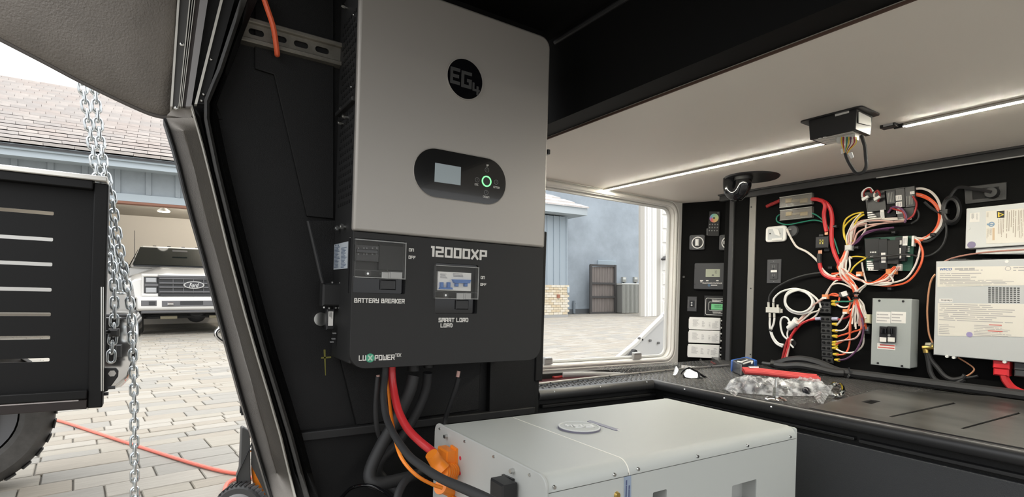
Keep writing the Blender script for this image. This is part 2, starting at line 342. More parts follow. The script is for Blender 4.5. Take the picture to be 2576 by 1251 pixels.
# window wall with rounded hatch opening
a0, b0, a1, b1 = .95, WN.hit(1550, 907)[1], WN.hit(1691, 700)[0], WN.hit(1550, 497)[1]
mb = MB(); plate_holes(mb, WN, [(.28, .44), (2.436, .44), (2.436, 1.345), (.28, 1.345)], [rrect(a0, b0, a1, b1, .055, 6)], 0, -.05); struct(mb, 'wall_window', WFRM)
mb = MB().tube([WN.P(a, b, .004) for a, b in rrect(a0-.012, b0-.010, a1+.014, b1+.012, .062, 6)], .009, 8, 1, closed=True, smooth=False); struct(mb, 'trim_9', WFRM)
mb = MB().tube([WN.P(a, b, -.03) for a, b in rrect(a0+.006, b0+.008, a1-.006, b1-.006, .055, 6)], .008, 8, 1, closed=True, smooth=False); struct(mb, 'trim_10', mat('white_seal', (.6, .6, .58), .5))
mb = MB().tube([WN.P(a, b, .006) for a, b in rrect(a0-.03, b0-.026, a1+.034, b1+.03, .075, 6)], .004, 8, 1, closed=True, smooth=False); struct(mb, 'trim_11', WFRM)
# oblique corner panel
mb = MB().lbox(CPL, 0, .44, .42, 1.345, -.03, 0); struct(mb, 'wall_corner', CARP)
# electrics board with its edge, strip and rail
ytop = 1.70
mb = MB().box((2.40, -.25, .44), (2.42, ytop, 1.345)); struct(mb, 'wall_electrics', CARP)
mb = MB(); a, b, c, d = EL.hit(1833, 700)[0], EL.hit(1845, 700)[0], 0, 0
mb.lbox(EL, a, .49, b, 1.345, -.03, .012); struct(mb, 'trim_12', mat('black_edge_trim', (.035, .035, .036), .5), bevel=.004)
a, b = EL.hit(1882, 700)[0], EL.hit(1898, 700)[0]
mb = MB().lbox(EL, a, .49, b, 1.315, 0, .006, .001); st = struct(mb, 'trim_13', mat('grey_steel_strip', (.26, .25, .23), .5, metal=.3))
for py in (521, 726, 892): 
    s = MB(); s.pdisc(EL, 1889.5-(py-521)*.006, py, .0035, .006, .0075, 10); s.build('screw', BPL, st)
mb = MB().box((2.375, -.25, 1.312), (2.402, 1.72, 1.345)); mb.box((2.36, -.25, 1.337), (2.38, 1.72, 1.345)); struct(mb, 'trim_14', mat('black_rail', (.03, .03, .031), .45), bevel=.002)
mb = MB().box((2.372, -.25, 1.309), (2.377, 1.0, 1.313)); struct(mb, 'trim_15', mat('pale_edge', (.4, .4, .39), .5))
# ------------------------------------------------------------------ bench
bench = thing('storage_bench', 'black L-shaped bench with tread plate top and rounded tube edge', 'bench', (1.6, 1.3, .2))
mb = MB(); tread = mat('black_tread_plate', (.052, .051, .05), .25, bump=.15, bscale=1500, var=.35, vscale=14)
L = [(.985, 1.352), (1.515, 1.352), (1.515, -.25), (2.40, -.25), (2.40, 1.72), (2.50, 1.70), (2.46, 1.80), (2.20, 1.545), (1.03, 1.455), (.985, 1.45)]
mb.prism([(x, y, .487) for x, y in L], (0, 0, .018)); mb.build('tread_plate', tread, bench)
mb = MB()                                        # raised lozenges of the tread plate
def inL(x, y):
    if x > 1.535 and y < 1.70 and x < 2.385 and not (y < .86-.1*(x-1.5)): return True
    return y > 1.372 and y < 1.445+.07*(x-1.05) and x > 1.0 and x < 2.38
k = 0
for i in range(-5, 130):
    for j in range(-2, 140):
        x, y = .99+i*.0125+(j % 2)*.00625, .30+j*.0105
        if not inL(x, y): continue
        k += 1; a = math.radians(45 if (i+j) % 2 else -45); ux, uy = math.cos(a)*.0062, math.sin(a)*.0062; vx, vy = -math.sin(a)*.0018, math.cos(a)*.0018; z = .505
        mb.add([(x-ux, y-uy, z), (x+vx, y+vy, z), (x+ux, y+uy, z), (x-vx, y-vy, z), (x, y, z+.0016)], [(0, 3, 4), (3, 2, 4), (2, 1, 4), (1, 0, 4)])
o = mb.build('tread_pattern', tread, bench, smooth=0); o['kind'] = 'stuff'
tub = M['satin_black_tube']
for nm, pts in (('edge_tube', [(.985, 1.347, .492), (1.500, 1.347, .492)]), ('edge_tube', [(1.512, 1.36, .492), (1.512, -.25, .492)])):
    MB().tube([Vector(p) for p in pts], .018, 12, smooth=False).build(nm, tub, bench)
mb = MB().box((.985, 1.352, .20), (1.53, 1.37, .487)); mb.box((1.0, 1.335, .452), (1.51, 1.352, .462)); mb.build('back_panel', BLK, bench, bevel=.002)
fp = mat('dark_grey_liner', (.05, .052, .055), .55, bump=.6, bscale=700)
mb = MB().box((1.525, -.25, .20), (1.545, 1.352, .487)); mb.build('front_frame', BLK, bench)
mb = MB().box((1.512, -.25, .20), (1.527, 1.30, .438)); mb.build('front_panel', fp, bench, bevel=.003)
mb = MB().box((1.508, -.25, .447), (1.53, .66, .457)); mb.box((1.508, .67, .450), (1.53, 1.30, .459)); mb.build('hinge_strip', BPL, bench, bevel=.002)
cov = mat('dusty_sheen_cover', (.022, .021, .020), .36, var=.75, vscale=5, vdir=(1, .35, 1), var2=(.085, .08, .075), bump=.05)  # paler streaks in the colour stand for both dust and reflections
q = [(1.535, .80), (1.80, .83), (2.09, .86), (2.36, .60), (2.36, -.25), (1.535, -.25)]
holes = []
for c4 in (((2166, 1011), (2190, 1006), (2216, 1010), (2192, 1017)), ((2236, 1048), (2398, 1013), (2405, 1016), (2244, 1050)), ((2416, 1078), (2562, 1038), (2568, 1041), (2424, 1080))):
    holes.append([BN.hit(*p, .004) for p in c4])
mb = MB(); plate_holes(mb, BN, q, holes, .0005, .004); mb.build('cover_plate', cov, bench)
mb = MB()
for h in holes: mb.prism([BN.P(a, b, .0003) for a, b in h], (0, 0, .0004))
o = mb.build('slot_shadow', CARP, bench); o['kind'] = 'stuff'
mb = MB().tube([BN.at(*p, .006) for p in ((1340, 968), (1500, 950), (1700, 930), (1833, 919))], .0045, 8, smooth=False); tr = mb.build('edge_angle', mat('worn_metal_edge', (.34, .33, .31), .4, metal=.6), bench)
for px, py in ((1385, 962), (1455, 955), (1533, 945), (1610, 938), (1675, 932), (1700, 929), (1790, 922)):
    s = MB(); s.pdisc(BN, px, py, .003, .008, .0115, 8); s.build('screw', BPL, tr)
for px, py in ((1395, 984), (1510, 972), (1627, 960), (1722, 978), (1822, 1000), (1940, 1022)):
    s = MB(); s.pdisc(BN, px, py, .003, .0, .003, 8, .002); s.build('screw', STEEL, bench)
mb = MB().box((1.0, 1.46, .40), (2.42, 1.99, .42)); struct(mb, 'trim_16', mat('dark_maroon_tray', (.06, .012, .014), .4))
# edge of bench tape strips at lower right
mb = MB().lbox(BFR, -.30, .487, .05, .505, .0, .012); mb.build('edge_strip', mat('worn_grey_edge', (.11, .11, .105), .4), bench, bevel=.002)
# ------------------------------------------------------------------ strut channel, hanging wire
str_ = thing('strut_channel', 'slotted galvanised strut channel fixed across the black wall', 'strut', tuple(BW.at(725, 105)))
zt, zb = 1.402, 1.347
mb = MB(); aL, aR = .125, .355; holes = [rrect(x, zb+.022, x+.032, zb+.036, .0068, 5) for x in (.150, .198, .246, .294)]
plate_holes(mb, BW, [(aL, zb+.008), (aR, zb+.008), (aR, zt-.008), (aL, zt-.008)], holes, .012, .014); mb.build('web', GALV, str_)
for z in (zb, zt-.01):
    mb = MB().lbox(BW, aL, z, aR, z+.010, 0, .026, .002); mb.build('flange', GALV, str_)
mb = MB().tube([BW.at(*p, d) for p, d in (((655, -30), .05), ((672, 20), .05), ((688, 70), .045), ((697, 130), .03), ((697, 138), .02))], .006, 8)
single(mb, 'hanging_wire', ORW, 'orange red cable hanging down in front of the slotted strut', 'cable')
# yellow chalk cross on the wall
mb = MB(); yc = mat('yellow_chalk', (.16, .15, .03), .8)
mb.pquad(BW, ((814, 880), (819, 880), (820, 945), (818, 945)), .0005, .0012); mb.pquad(BW, ((808, 899), (833, 897), (833, 901), (808, 903)), .0005, .0012); o = mb.build('chalk_cross', yc, wp)
hb = MB(); a, b = BW.hit(806, 803); hb.disc(BW, a, b, .0165, 0, .006, 24); o = hb.build('wall_knob', STEEL, wp, 'silver half round knob')
for px, py in ((632, 702), (700, 968), (770, 1210)):
    s = MB(); s.pdisc(BW, px, py, .004, 0, .003, 10); s.build('rivet', BPL, wp)
# ------------------------------------------------------------------ nose frame on the left: strips that follow the bend
def strip(name, left, right, d0, d1, m_, pl=FR, **k):
    mb = MB(); lp = [pl.at(*p, d1) for p in left]; rp = [pl.at(*p, d1) for p in right]; t = pl.n*(d0-d1)
    for i in range(len(lp)-1):
        mb.hexa([lp[i], rp[i], rp[i+1], lp[i+1]], [lp[i]+t, rp[i]+t, rp[i+1]+t, lp[i+1]+t])
    return struct(mb, name, m_, **k)
jam = mat('brown_grey_fibreglass', (.36, .335, .31), .55, bump=.4, bscale=900, var=.12, vscale=10)
def px_at(poly, y):
    for (xa, ya), (xb, yb) in zip(poly, poly[1:]):
        if y <= yb or (xb, yb) == poly[-1]: return xa+(xb-xa)*(y-ya)/(yb-ya)
LO = [(414, 296), (445, 395), (475, 515), (507, 626), (550, 786), (600, 976), (665, 1191), (690, 1275)]; BE_ = [(471, 235), (480, 265), (505, 350), (530, 450), (575, 636), (630, 841), (700, 1076), (746, 1270)]
GK = [(512, 255), (514, 300), (540, 425), (592, 636), (652, 861), (719, 1076), (772, 1275)]; YS = [297, 330, 370, 420, 480, 550, 626, 710, 800, 900, 1000, 1100, 1190, 1275]
def band(nm, pa, oa, pb, ob, d0, d1, m_, y0=None): ys = ([y0] if y0 else [])+YS; return strip(nm, [(px_at(pa, y)+oa, y) for y in ys], [(px_at(pb, y)+ob, y) for y in ys], d0, d1, m_, smooth=20)
band('trim_17', LO, 0, BE_, 0, -.04, .0, jam); band('trim_18', LO, -4, LO, 4, -.05, .004, BPL); band('trim_19', BE_, -2, BE_, 4, -.02, .008, mat('pale_metal_edge', (.62, .60, .55), .4, metal=.2), 264); band('trim_20', BE_, 4, GK, 2, -.05, -.002, BLK, 262)
strip('trim_21', [(613, -30), (583, 60), (545, 175), (514, 250)]+[(px_at(GK, y), y) for y in YS], [(632, -30), (600, 60), (562, 175), (527, 258)]+[(px_at(GK, y)+13, y) for y in YS], -.02, .012, GASK, smooth=20)
strip('trim_22', [(628, -30), (597, 60), (558, 175), (522, 262)]+[(px_at(GK, y)+9, y) for y in YS], [(660, -30), (622, 60), (578, 175), (540, 262)]+[(px_at(GK, y)+36, y) for y in YS], -.045, -.004, BLK, smooth=20)
strip('trim_37', [(552, -30), (488, 262), (500, 300)], [(660, -30), (545, 262), (560, 300)], -.06, -.045, BLK)
strip('trim_38', [(420, 290), (470, 238)], [(480, 300), (490, 262)], -.045, -.006, jam)
# upper run: hinge leaf, seals and rivets between the front panel and the frame
S_ = [(446, 452, 428, 434, 'trim_23', mat('pale_metal_edge', (0, 0, 0)), .012), (452, 476, 434, 449, 'trim_24', mat('dark_aluminium', (.09, .088, .085), .4, metal=.4), .006), (476, 479, 449, 451, 'trim_25', M['pale_metal_edge'], .012),
 (479, 483, 451, 453, 'trim_26', BPL, .004), (483, 485, 453, 455, 'trim_27', M['pale_metal_edge'], .010), (485, 489, 455, 457, 'trim_28', BPL, .004), (489, 491, 457, 459, 'trim_29', M['pale_metal_edge'], .010), (491, 503, 459, 467, 'trim_30', mat('brown_seal', (.055, .045, .042), .5), .004),
 (503, 523, 467, 481, 'trim_31', mat('grey_seal_lip', (.26, .25, .25), .5), .014), (523, 554, 481, 491, 'trim_32', BLK, -.002), (554, 561, 489, 496, 'trim_33', M['pale_metal_edge'], .014), (561, 590, 496, 515, 'trim_34', BPM, .003)]
for x0, x1, x2, x3, nm, m_, d in S_:
    k = -30/265; xt0, xt1 = x0+(x0-x2)*.113, x1+(x1-x3)*.113
    strip(nm, [(xt0, -30), (x2, 262+(6 if x2 < 470 else 0))], [(xt1, -30), (x3, 262+(6 if x2 < 470 else 0))], -.03, d, m_)
for px, py in ((531, 149), (512, 237), (507, 253)):
    s = MB(); a, b = FR.hit(px, py, .006); s.ball(FR.P(a, b, .005), .0035, .003, .0035, 10, 6); struct(s, 'trim_35', STEEL)
for px, py in ((457, 112), (443, 272)):
    s = MB(); a, b = FR.hit(px, py, .006); s.ball(FR.P(a, b, .007), .005, .002, .004, 10, 6); struct(s, 'trim_36', STEEL)
# swung-up front panel (brown grey textured skin with rolled rim)
cap = thing('front_cap_panel', 'brown grey textured nose panel with curved lower edge at upper left', 'panel', (-.1, 1.35, 1.35))
capm = mat('brown_grey_skin', (.20, .18, .16), .6, bump=.9, bscale=260, var=.22, vscale=9)
edge = [(-160, -30), (0, 98), (110, 155), (200, 203), (300, 252), (372, 284), (410, 294), (428, 292), (433, 280), (440, 160), (449, -40), (449, -200), (-160, -200)]
CPT = PL((0, 1.36, 1.2), X_, (0, -.30, 1), (0, -1, -.30))
ep = [CPT.hit(*p) for p in edge]; cx_, cy_ = sum(p[0] for p in ep)/len(ep), sum(p[1] for p in ep)/len(ep)
mb = MB(); rings = []
for sc, d in ((1, -.05), (1, -.01), (.985, .004), (.96, .009), (.8, .016), (.5, .024), (.2, .027)): rings.append([CPT.P(cx_+(a-cx_)*sc, cy_+(b-cy_)*sc, d) for a, b in ep])
vs = [p for r in rings for p in r]; n = len(ep); fs = [(i*n+k, i*n+(k+1) % n, (i+1)*n+(k+1) % n, (i+1)*n+k) for i in range(len(rings)-1) for k in range(n)]+[list(range((len(rings)-1)*n, len(rings)*n)), list(range(n))[::-1]]
mb.add(vs, fs).build('skin', capm, cap, smooth=60)
rim = [CPT.P(*CPT.hit(*p), .004) for p in edge[1:-3]]
MB().tube(rim, .0045, 8, 4).build('rim', mat('brown_rim', (.10, .09, .085), .4), cap)
# ------------------------------------------------------------------ wall inverter
c3 = lambda x, y: (780+x/2.979, 540+y/2.979)
inv = thing('wall_inverter_unit', 'tall silver and black power inverter mounted on the black wall', 'inverter', (.61, 1.35, .64))
ix0, ix1, iz0, iz1, izs = .3495, .872, .628, 1.504, .932
mb = MB().box((ix0+.004, 1.192, .637), (ix1-.006, 1.345, 1.497)); mb.build('body', BPM, inv, bevel=.004)
mb = MB().prism([INV.P(a, b, 0) for a, b in rrect(ix0, izs+.001, ix1, iz1, .030, 6, (0, 0, 1, 1))], (0, .02, 0)); mb.build('upper_cover', SILV, inv, bevel=.006, seg=3)
W1 = INV.rect(*c3(327, 190), *c3(718, 590)); W2 = INV.rect(*c3(940, 372), *c3(1256, 742))
mb = MB(); plate_holes(mb, INV, rrect(ix0, iz0, ix1-.004, izs-.001, .036, 7, (1, 1, 0, 0)), [rrect(*W1, .003, 2), rrect(*W2, .003, 2)], -.02, 0); mb.build('lower_cover', BPM, inv, bevel=.004, seg=3)
for Wd in (W1, W2):
    mb = MB(); a0, b0, a1, b1 = Wd; mb.lbox(INV, a0-.002, b0-.002, a1+.002, b1+.002, -.03, -.0205)
    mb.lbox(INV, a0, b0, a1, b0+(b1-b0)*.30, -.021, -.012); mb.lbox(INV, a0, b1-.004, a1, b1, -.021, -.004); mb.build('breaker_recess', BGL, inv)
# badge
a, b = INV.hit(1169, 200); r = .0505
bd = MB().disc(INV, a, b, r-.0015, 0, .003, 48).build('badge', BGL, inv)
MB().ring(INV, a, b, r-.0022, r, 0, .0034, 48).build('badge_rim', SILV, bd)
eg = mat('dark_grey_letters', (.05, .05, .05), .45)
mb = MB(); stroke(mb, 'E', INV, a-.041, b-.019, a-.0145, b+.021, .003, 1.5); stroke(mb, 'G', INV, a-.011, b-.0215, a+.018, b+.019, .003, 1.5); stroke(mb, '4', INV, a+.0205, b-.032, a+.0415, b-.003, .003, 1.4); mb.build('badge_letters', eg, bd, smooth=0)
# display
aL, aR = INV.hit(1041, 435)[0], INV.hit(1271, 475)[0]; zc = (INV.hit(1100, 433)[1]+INV.hit(1210, 457)[1])/2; hh = .0575
dp = MB().prism([INV.P(p, q, .0015) for p, q in rrect(aL, zc-hh, aR, zc+hh, hh-.0005, 12)], (0, .003, 0)).build('display_panel', mat('glossy_dark_panel', (.012, .012, .012), .12, coat=.3), inv)
MB().tube([INV.P(p, q, .0004) for p, q in rrect(aL-.001, zc-hh-.001, aR+.001, zc+hh+.001, hh, 12)], .0012, 6, 1, closed=True, smooth=False).build('display_rim', SILV, inv)
MB().pquad(INV, ((1094.8, 409.5), (1159.8, 420.7), (1158.7, 466.3), (1093, 457.3)), .0015, .0022).build('screen', mat('lcd_screen', (.30, .35, .37), .25, emit=.12), dp)
a, b = INV.hit(1223, 456.7); MB().ring(INV, a, b, .0108, .0138, .0015, .003, 32).build('ring_light', GLOWG, dp); MB().disc(INV, a, b, .0105, .0015, .0022, 24).build('ring_button', BPL, dp)
for (px, py), nm in (((1224, 428), 'UP'), ((1199.5, 453), 'ESC'), ((1247, 459), 'ENTER'), ((1222, 484.7), 'DOWN')):
    a, b = INV.hit(px, py); mb = MB().ring(INV, a, b, .0052, .0061, .0015, .0022, 20); mb.disc(INV, a, b, .0012, .0015, .0022, 8); mb.lbox(INV, a-.0006, b-.002, a+.0006, b+.003, .0015, .0022); mb.build('touch_button', MGR, dp)
for t, (px, py), hw in (('UP', (1225.4, 416.7), .0035), ('ESC', (1198, 464.7), .0055), ('ENTER', (1248, 472), .009), ('DOWN', (1222, 496), .009)):
    a, b = INV.hit(px, py); mb = MB(); stroke(mb, t, INV, a-hw, b-.0025, a+hw, b+.0025, .0018, .9, .0003); mb.build('button_lettering', INKL, dp, smooth=0)
# lettering on the black cover
ptext('12000XP', INV, 1078.8, 624.5, 1224.8, 650.5, .0004, INKL, inv, 1.5)
ptext('BATTERY BREAKER', INV, 890.8, 751.3, 1017.7, 763, .0004, INKL, inv, 1.5)
ptext('SMART LOAD', INV, 1103, 800, 1177.8, 810.8, .0004, INKL, inv, 1.5); ptext('LOAD', INV, 1108, 814, 1138, 824.2, .0004, INKL, inv, 1.5)
ptext('ON', INV, 1028.4, 625.3, 1041, 633.2, .0004, INKL, inv, 1.5); ptext('OFF', INV, 1027.7, 643.8, 1045, 652, .0004, INKL, inv, 1.5)
ptext('ON', INV, 1209, 695, 1219.3, 702.4, .0004, INKL, inv, 1.5); ptext('OFF', INV, 1208, 712.3, 1223, 719.9, .0004, INKL, inv, 1.5)
ptext('LU', INV, 902.5, 894.5, 920.5, 908, .0004, INKL, inv, 1.3); ptext('POWER', INV, 942.5, 893, 992.5, 906.5, .0004, INKL, inv, 1.3); ptext('TEK', INV, 993.8, 889.8, 1009, 898, .0004, INKL, inv, 1.2)
a, b = INV.hit(931, 901); lg = MB().disc(INV, a, b, .0100, .0, .0006, 28).build('logo_disc', mat('logo_green', (.05, .32, .19), .4), inv)
mb = MB(); stroke(mb, 'X', INV, a-.0055, b-.006, a+.0055, b+.006, .0007, 1.7, .0003); mb.build('logo_letter', mat('logo_pale', (.45, .62, .50), .5), lg, smooth=0)
# battery breaker behind its clear cover
bk = MB().pbox(INV, *c3(342, 228), *c3(516, 352), -.02, -.006, .001).build('breaker', BPL, inv)
mb = MB()
for y in (252, 296):
    for x in (362, 404, 425, 468, 500): mb.pbox(INV, *c3(x-5, y-4), *c3(x+5, y+4), -.006, -.003)
mb.build('breaker_terminal', MGR, bk)
MB().pbox(INV, *c3(350, 262), *c3(510, 290), -.006, .002, .001).build('breaker_toggle', BGL, bk)
MB().pbox(INV, *c3(516, 232), *c3(700, 420), -.02, -.008, .001).build('breaker_blank', BPM, inv)
def clear_cover(x0, y0, x1, y1, scr, latch):
    A0, B0, A1, B1 = INV.rect(*c3(x0, y0), *c3(x1, y1), .010); mb = MB(); t = .0016
    mb.lbox(INV, A0, B0, A1, B1, .010, .010+t, .0005); mb.lbox(INV, A0, B1-t, A1, B1, -.004, .010); mb.lbox(INV, A1-t, B0, A1, B1, -.004, .010); mb.lbox(INV, A0, B0, A1, B0+t, -.002, .010); mb.lbox(INV, A0, B0, A0+t, B1, -.004, .010)
    mb.lbox(INV, A0, B0+.016, A1, B0+.018, .0116, .0126); cv = mb.build('clear_cover', CLEAR, inv)
    a, b = INV.hit(*c3(*scr), .012); MB().ring(INV, a, b, .003, .0068, .0116, .0142, 20).build('cover_boss', CLEAR, cv); MB().disc(INV, a, b, .0026, .0116, .0135, 12).build('cover_screw', STEEL, cv)
    for (u0, u1) in ((latch[0], latch[0]+46), (latch[0]+48, latch[0]+62), (latch[0]+64, latch[2])): MB().pbox(INV, *c3(u0, latch[1]), *c3(u1, latch[3]), .0116, .0150, .001).build('cover_latch', mat('pale_clear_plastic', (.70, .70, .68), .15, alpha=.45), cv)
    mb = MB().lbox(INV, A0+.001, B0+.0005, A1-.001, B0+.0022, .0112, .0122); mb.lbox(INV, A1-.0022, B0, A1-.0004, B1, .0112, .0122); mb.lbox(INV, A0, B1-.0018, A1, B1-.0003, .0112, .0122); mb.build('cover_highlight', mat('clear_edge_highlight', (.5, .5, .48), .2, alpha=.5), cv)  # last strips paint in the highlights on the clear cover's edges
clear_cover(336, 196, 718, 480, (432, 443), (540, 432, 692, 480))
clear_cover(938, 386, 1262, 634, (1015, 605), (1102, 590, 1208, 636))
lb = MB().pbox(INV, *c3(958, 432), *c3(1208, 572), -.02, -.002, .001).build('breaker', WHT, inv, 'white circuit breaker with blue handles')
MB().pquad(INV, [c3(*p) for p in ((978, 545), (1068, 548), (1070, 562), (972, 558))], -.002, .006).build('toggle', BLUH, lb)
for x in (982, 1034): MB().pbox(INV, *c3(x, 508), *c3(x+20, 548), -.002, .007, .001).build('toggle', BLUH, lb)
MB().pquad(INV, [c3(*p) for p in ((1072, 486), (1208, 490), (1200, 516), (1085, 512))], -.002, .008).build('toggle', BLUH, lb)
for x in (1092, 1160): MB().pbox(INV, *c3(x, 515), *c3(x+22, 540), -.002, .006, .001).build('toggle', BLUH, lb)
mb = MB(); fine(mb, INV, *c3(975, 442), *c3(1040, 480), -.0018, 5, 3); fine(mb, INV, *c3(1070, 440), *c3(1150, 470), -.0018, 3, 5); mb.build('print', mat('grey_print', (.3, .3, .32), .6), lb, smooth=0)
for x0, y0, x1, y1 in ((528, 490, 645, 565), (1095, 642, 1190, 712)): MB().pbox(INV, *c3(x0, y0), *c3(x1, y1), -.012, -.007, .002).build('latch_catch', BPL, inv)
# left flank: vents, label, bolts, dongle
IS = PL((ix0+.004, 0, 0), (0, -1, 0), Z_, (-1, 0, 0))
wl = MB().pbox(IS, 839.5, 612, 874, 677, 0, .0012).build('warning_label', mat('blue_white_label', (.50, .54, .58), .5), inv)
mb = MB(); fine(mb, IS, 841, 621, 855, 674, .0013, 15, 1, .5, 1); fine(mb, IS, 858, 622, 872, 674, .0013, 15, 2, .5, 1)
for x in (845, 851): mb.prism([IS.at(x-2, 620, .0013), IS.at(x+2, 620, .0013), IS.at(x, 614, .0013)], (-.0003, 0, 0))
mb.build('print', mat('blue_grey_print', (.12, .16, .24), .6), wl, smooth=0)
mb = MB(); A0, B0, A1, B1 = -1.33, .98, -1.20, 1.46
for i in range(26):
    for j in range(6): a = A0+.012+(j+.5*(i % 2))*.018; b = B0+.02+i*.0172; mb.lbox(IS, a, b, a+.009, b+.007, 0, .0012)
o = mb.build('vent_pattern', BLK, inv); o['kind'] = 'stuff'
for px, py, r in ((846, 574, .006), (858, 570, .0068), (858, 274, .0055), (864, 293, .006), (853, 309, .005), (862, 16, .0055)):
    a, b = IS.hit(px, py, .01); p = IS.P(a, b, 0); mb = MB().cyl(p, p+Vector((-.014, 0, 0)), r*.6, 12); mb.cyl(p+Vector((-.006, 0, 0)), p+Vector((-.012, 0, 0)), r, 6); mb.build('bolt', STEEL, inv)
MB().pbox(IS, 843, 262, 884, 272, 0, .012, .002).build('bracket', BPM, inv)
for px, py in ((892, 37), (886, 219), (884, 600), (885, 715), (884, 800)):
    s = MB(); s.ball(IS.at(px-3, py, .001), .002, .003, .003, 8, 6); s.build('screw', STEEL, inv)
DG = PL((0, 1.285, 0), X_, Z_, (0, -1, 0))
dg = MB().pbox(DG, 812, 713, 858, 771, -.03, 0, .004).build('data_dongle', BPM, inv)
for px, py in ((836, 711), (855, 712), (815, 774), (828, 776), (845, 775), (853, 775)): MB().pbox(DG, px-2, py-2, px+2, py+2, -.01, 0).build('dongle_pin', STEEL, dg)
ds = MB().pbox(DG, 822, 778, 842, 830, -.02, -.002, .002).build('dongle_stick', BPL, inv)
lb2 = MB().pbox(DG, 826, 784, 838, 820, -.002, -.0012).build('dongle_label', LAB, ds)
mb = MB(); fine(mb, DG, 828, 786, 836, 804, -.001, 4, 4, .4, 1, True); mb.build('print', INK, lb2, smooth=0)
for px, py in ((842, 839), (840, 853), (836, 861)): MB().pbox(DG, px-4, py-1.5, px+4, py+1.5, -.012, -.004).build('dongle_pin', MGR, inv)
MB().tube([DG.at(*p) for p in ((775, 556), (790, 620), (806, 690), (812, 712))], .004, 8).build('dongle_cable', RUB, inv)
MB().pbox(INV, 1378.5, 376, 1384, 388, -.03, -.01).build('side_latch', BPL, inv)
# glands under the case
GP = PL((0, 1.25, 0), X_, Z_, (0, -1, 0))
for px, py, r, h in ((951, 930, .0095, 12), (1040, 930, .0175, 22), (1078, 926, .015, 18), (1154, 925, .010, 14)):
    p = GP.at(px, py); zt_ = .640; mb = MB().cyl((p.x, p.y, zt_), (p.x, p.y, zt_-h*.0009), r, 8); mb.cyl((p.x, p.y, zt_-h*.0009), (p.x, p.y, zt_-h*.0016), r*.85, 16); mb.build('cable_gland', BPM, inv, bevel=.001)
# ------------------------------------------------------------------ battery box on the floor
bat = thing('battery_box', 'long grey battery box with bolted end plate and raised round badge', 'battery', (.93, .92, .21))
bx0, bx1, by0, by1, bz0, bz1, zf = .538, 1.312, .706, 1.128, .215, .5, .474
def lid(x0, x1, nm):
    prof = [(by0, zf-.0005)]+[(by0+.026*(1-math.cos(t*math.pi/16)), bz1-.026+.026*math.sin(t*math.pi/16)) for t in range(9)]+[(by1-.026+.026*math.sin(t*math.pi/16), bz1-.026+.026*math.cos(t*math.pi/16)) for t in range(9)]+[(by1, zf-.0005)]
    return MB().prism([(x0, y, z) for y, z in prof], (x1-x0, 0, 0)).build(nm, BATT, bat, bevel=.0015, seg=1)
xs = BT.hit(1360, 1077)[0]
lid(bx0+.006, xs-.001, 'lid'); lid(xs+.001, bx1-.012, 'lid')
prof = [(by0-.0007, zf+.004)]+[(by0+.026-.0267*math.cos(t*math.pi/16), bz1-.026+.0267*math.sin(t*math.pi/16)) for t in range(9)]+[(by1-.03, bz1+.0007), (by1-.03, zf)]
MB().prism([(xs-.0014, y, z) for y, z in prof], (.0024, 0, 0)).build('lid_seam', mat('seam_highlight', (.85, .83, .76), .3), bat)  # pale strip paints the lit edge along the lid joint
mb = MB().box((bx1-.012, by0+.003, bz0), (bx1, by1-.003, bz1-.003)); mb.build('far_end_plate', BATT, bat, bevel=.012, seg=4)
hs = [rrect(*BF.rect(1643, 1236, 1678, 1275), .003, 2), rrect(*BF.rect(1842, 1215, 1903, 1275), .003, 2)]
mb = MB(); plate_holes(mb, BF, [(bx0+.004, bz0), (bx1-.008, bz0), (bx1-.008, zf-.002), (bx0+.004, zf-.002)], hs, -.004, -.001); mb.build('front_side', BATT, bat)
for h in hs:
    mb = MB(); a0, b0, a1, b1 = min(p[0] for p in h), min(p[1] for p in h), max(p[0] for p in h), max(p[1] for p in h); mb.lbox(BF, a0-.002, b0-.002, a1+.002, b1+.002, -.04, -.036); mb.lbox(BF, a0-.002, b0, a0, b1, -.036, -.004); mb.lbox(BF, a1, b0, a1+.002, b1, -.036, -.004)
    mb.lbox(BF, (a0+a1)/2-.001, b0, (a0+a1)/2+.001, b1, -.036, -.034); mb.build('handle_recess', BATE, bat)
mb = MB().box((bx0+.006, by0+.05, bz0), (bx1-.012, by1, zf-.003)); mb.build('case', BATT, bat)
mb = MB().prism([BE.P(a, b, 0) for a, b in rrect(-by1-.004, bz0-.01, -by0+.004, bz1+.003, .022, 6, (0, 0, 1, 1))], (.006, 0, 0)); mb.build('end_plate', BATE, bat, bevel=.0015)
for px, py in ((1395, 1227), (1546, 1195), (1606, 1181), (1755, 1149), (1881, 1122), (1988, 1100)):
    a, b = BF.hit(px, py); mb = MB().disc(BF, a, b, .0038, -.001, .0018, 14, .003); mb.build('screw', STEEL, bat)
for px, py, r in ((1107, 1079, .003), (1125, 1098, .0052), (1170, 1111, .003), (1243, 1149, .003), (1292, 1185, .0052), (1333, 1195, .003)):
    a, b = BE.hit(px, py); mb = MB().disc(BE, a, b, r, 0, .0025 if r < .004 else .008, 6 if r > .004 else 12, r*.85); mb.build('screw', STEEL, bat)
a, b = .810, .9395; bdg = MB().disc(BT, a, b, .0480, 0, .004, 48).build('badge', BATT, bat)
MB().ring(BT, a, b, .0445, .0480, .004, .0052, 48).build('badge_rim', mat('badge_rim_pale', (.66, .67, .66), .35), bdg)
MB().ring(BT, a, b, .0475, .0490, .0, .0035, 48).build('badge_side', mat('violet_grey_edge', (.16, .15, .20), .4), bdg)
RB = PL((a, b, .5), (-.93, .36, 0), (-.36, -.93, 0), Z_); mb = MB()
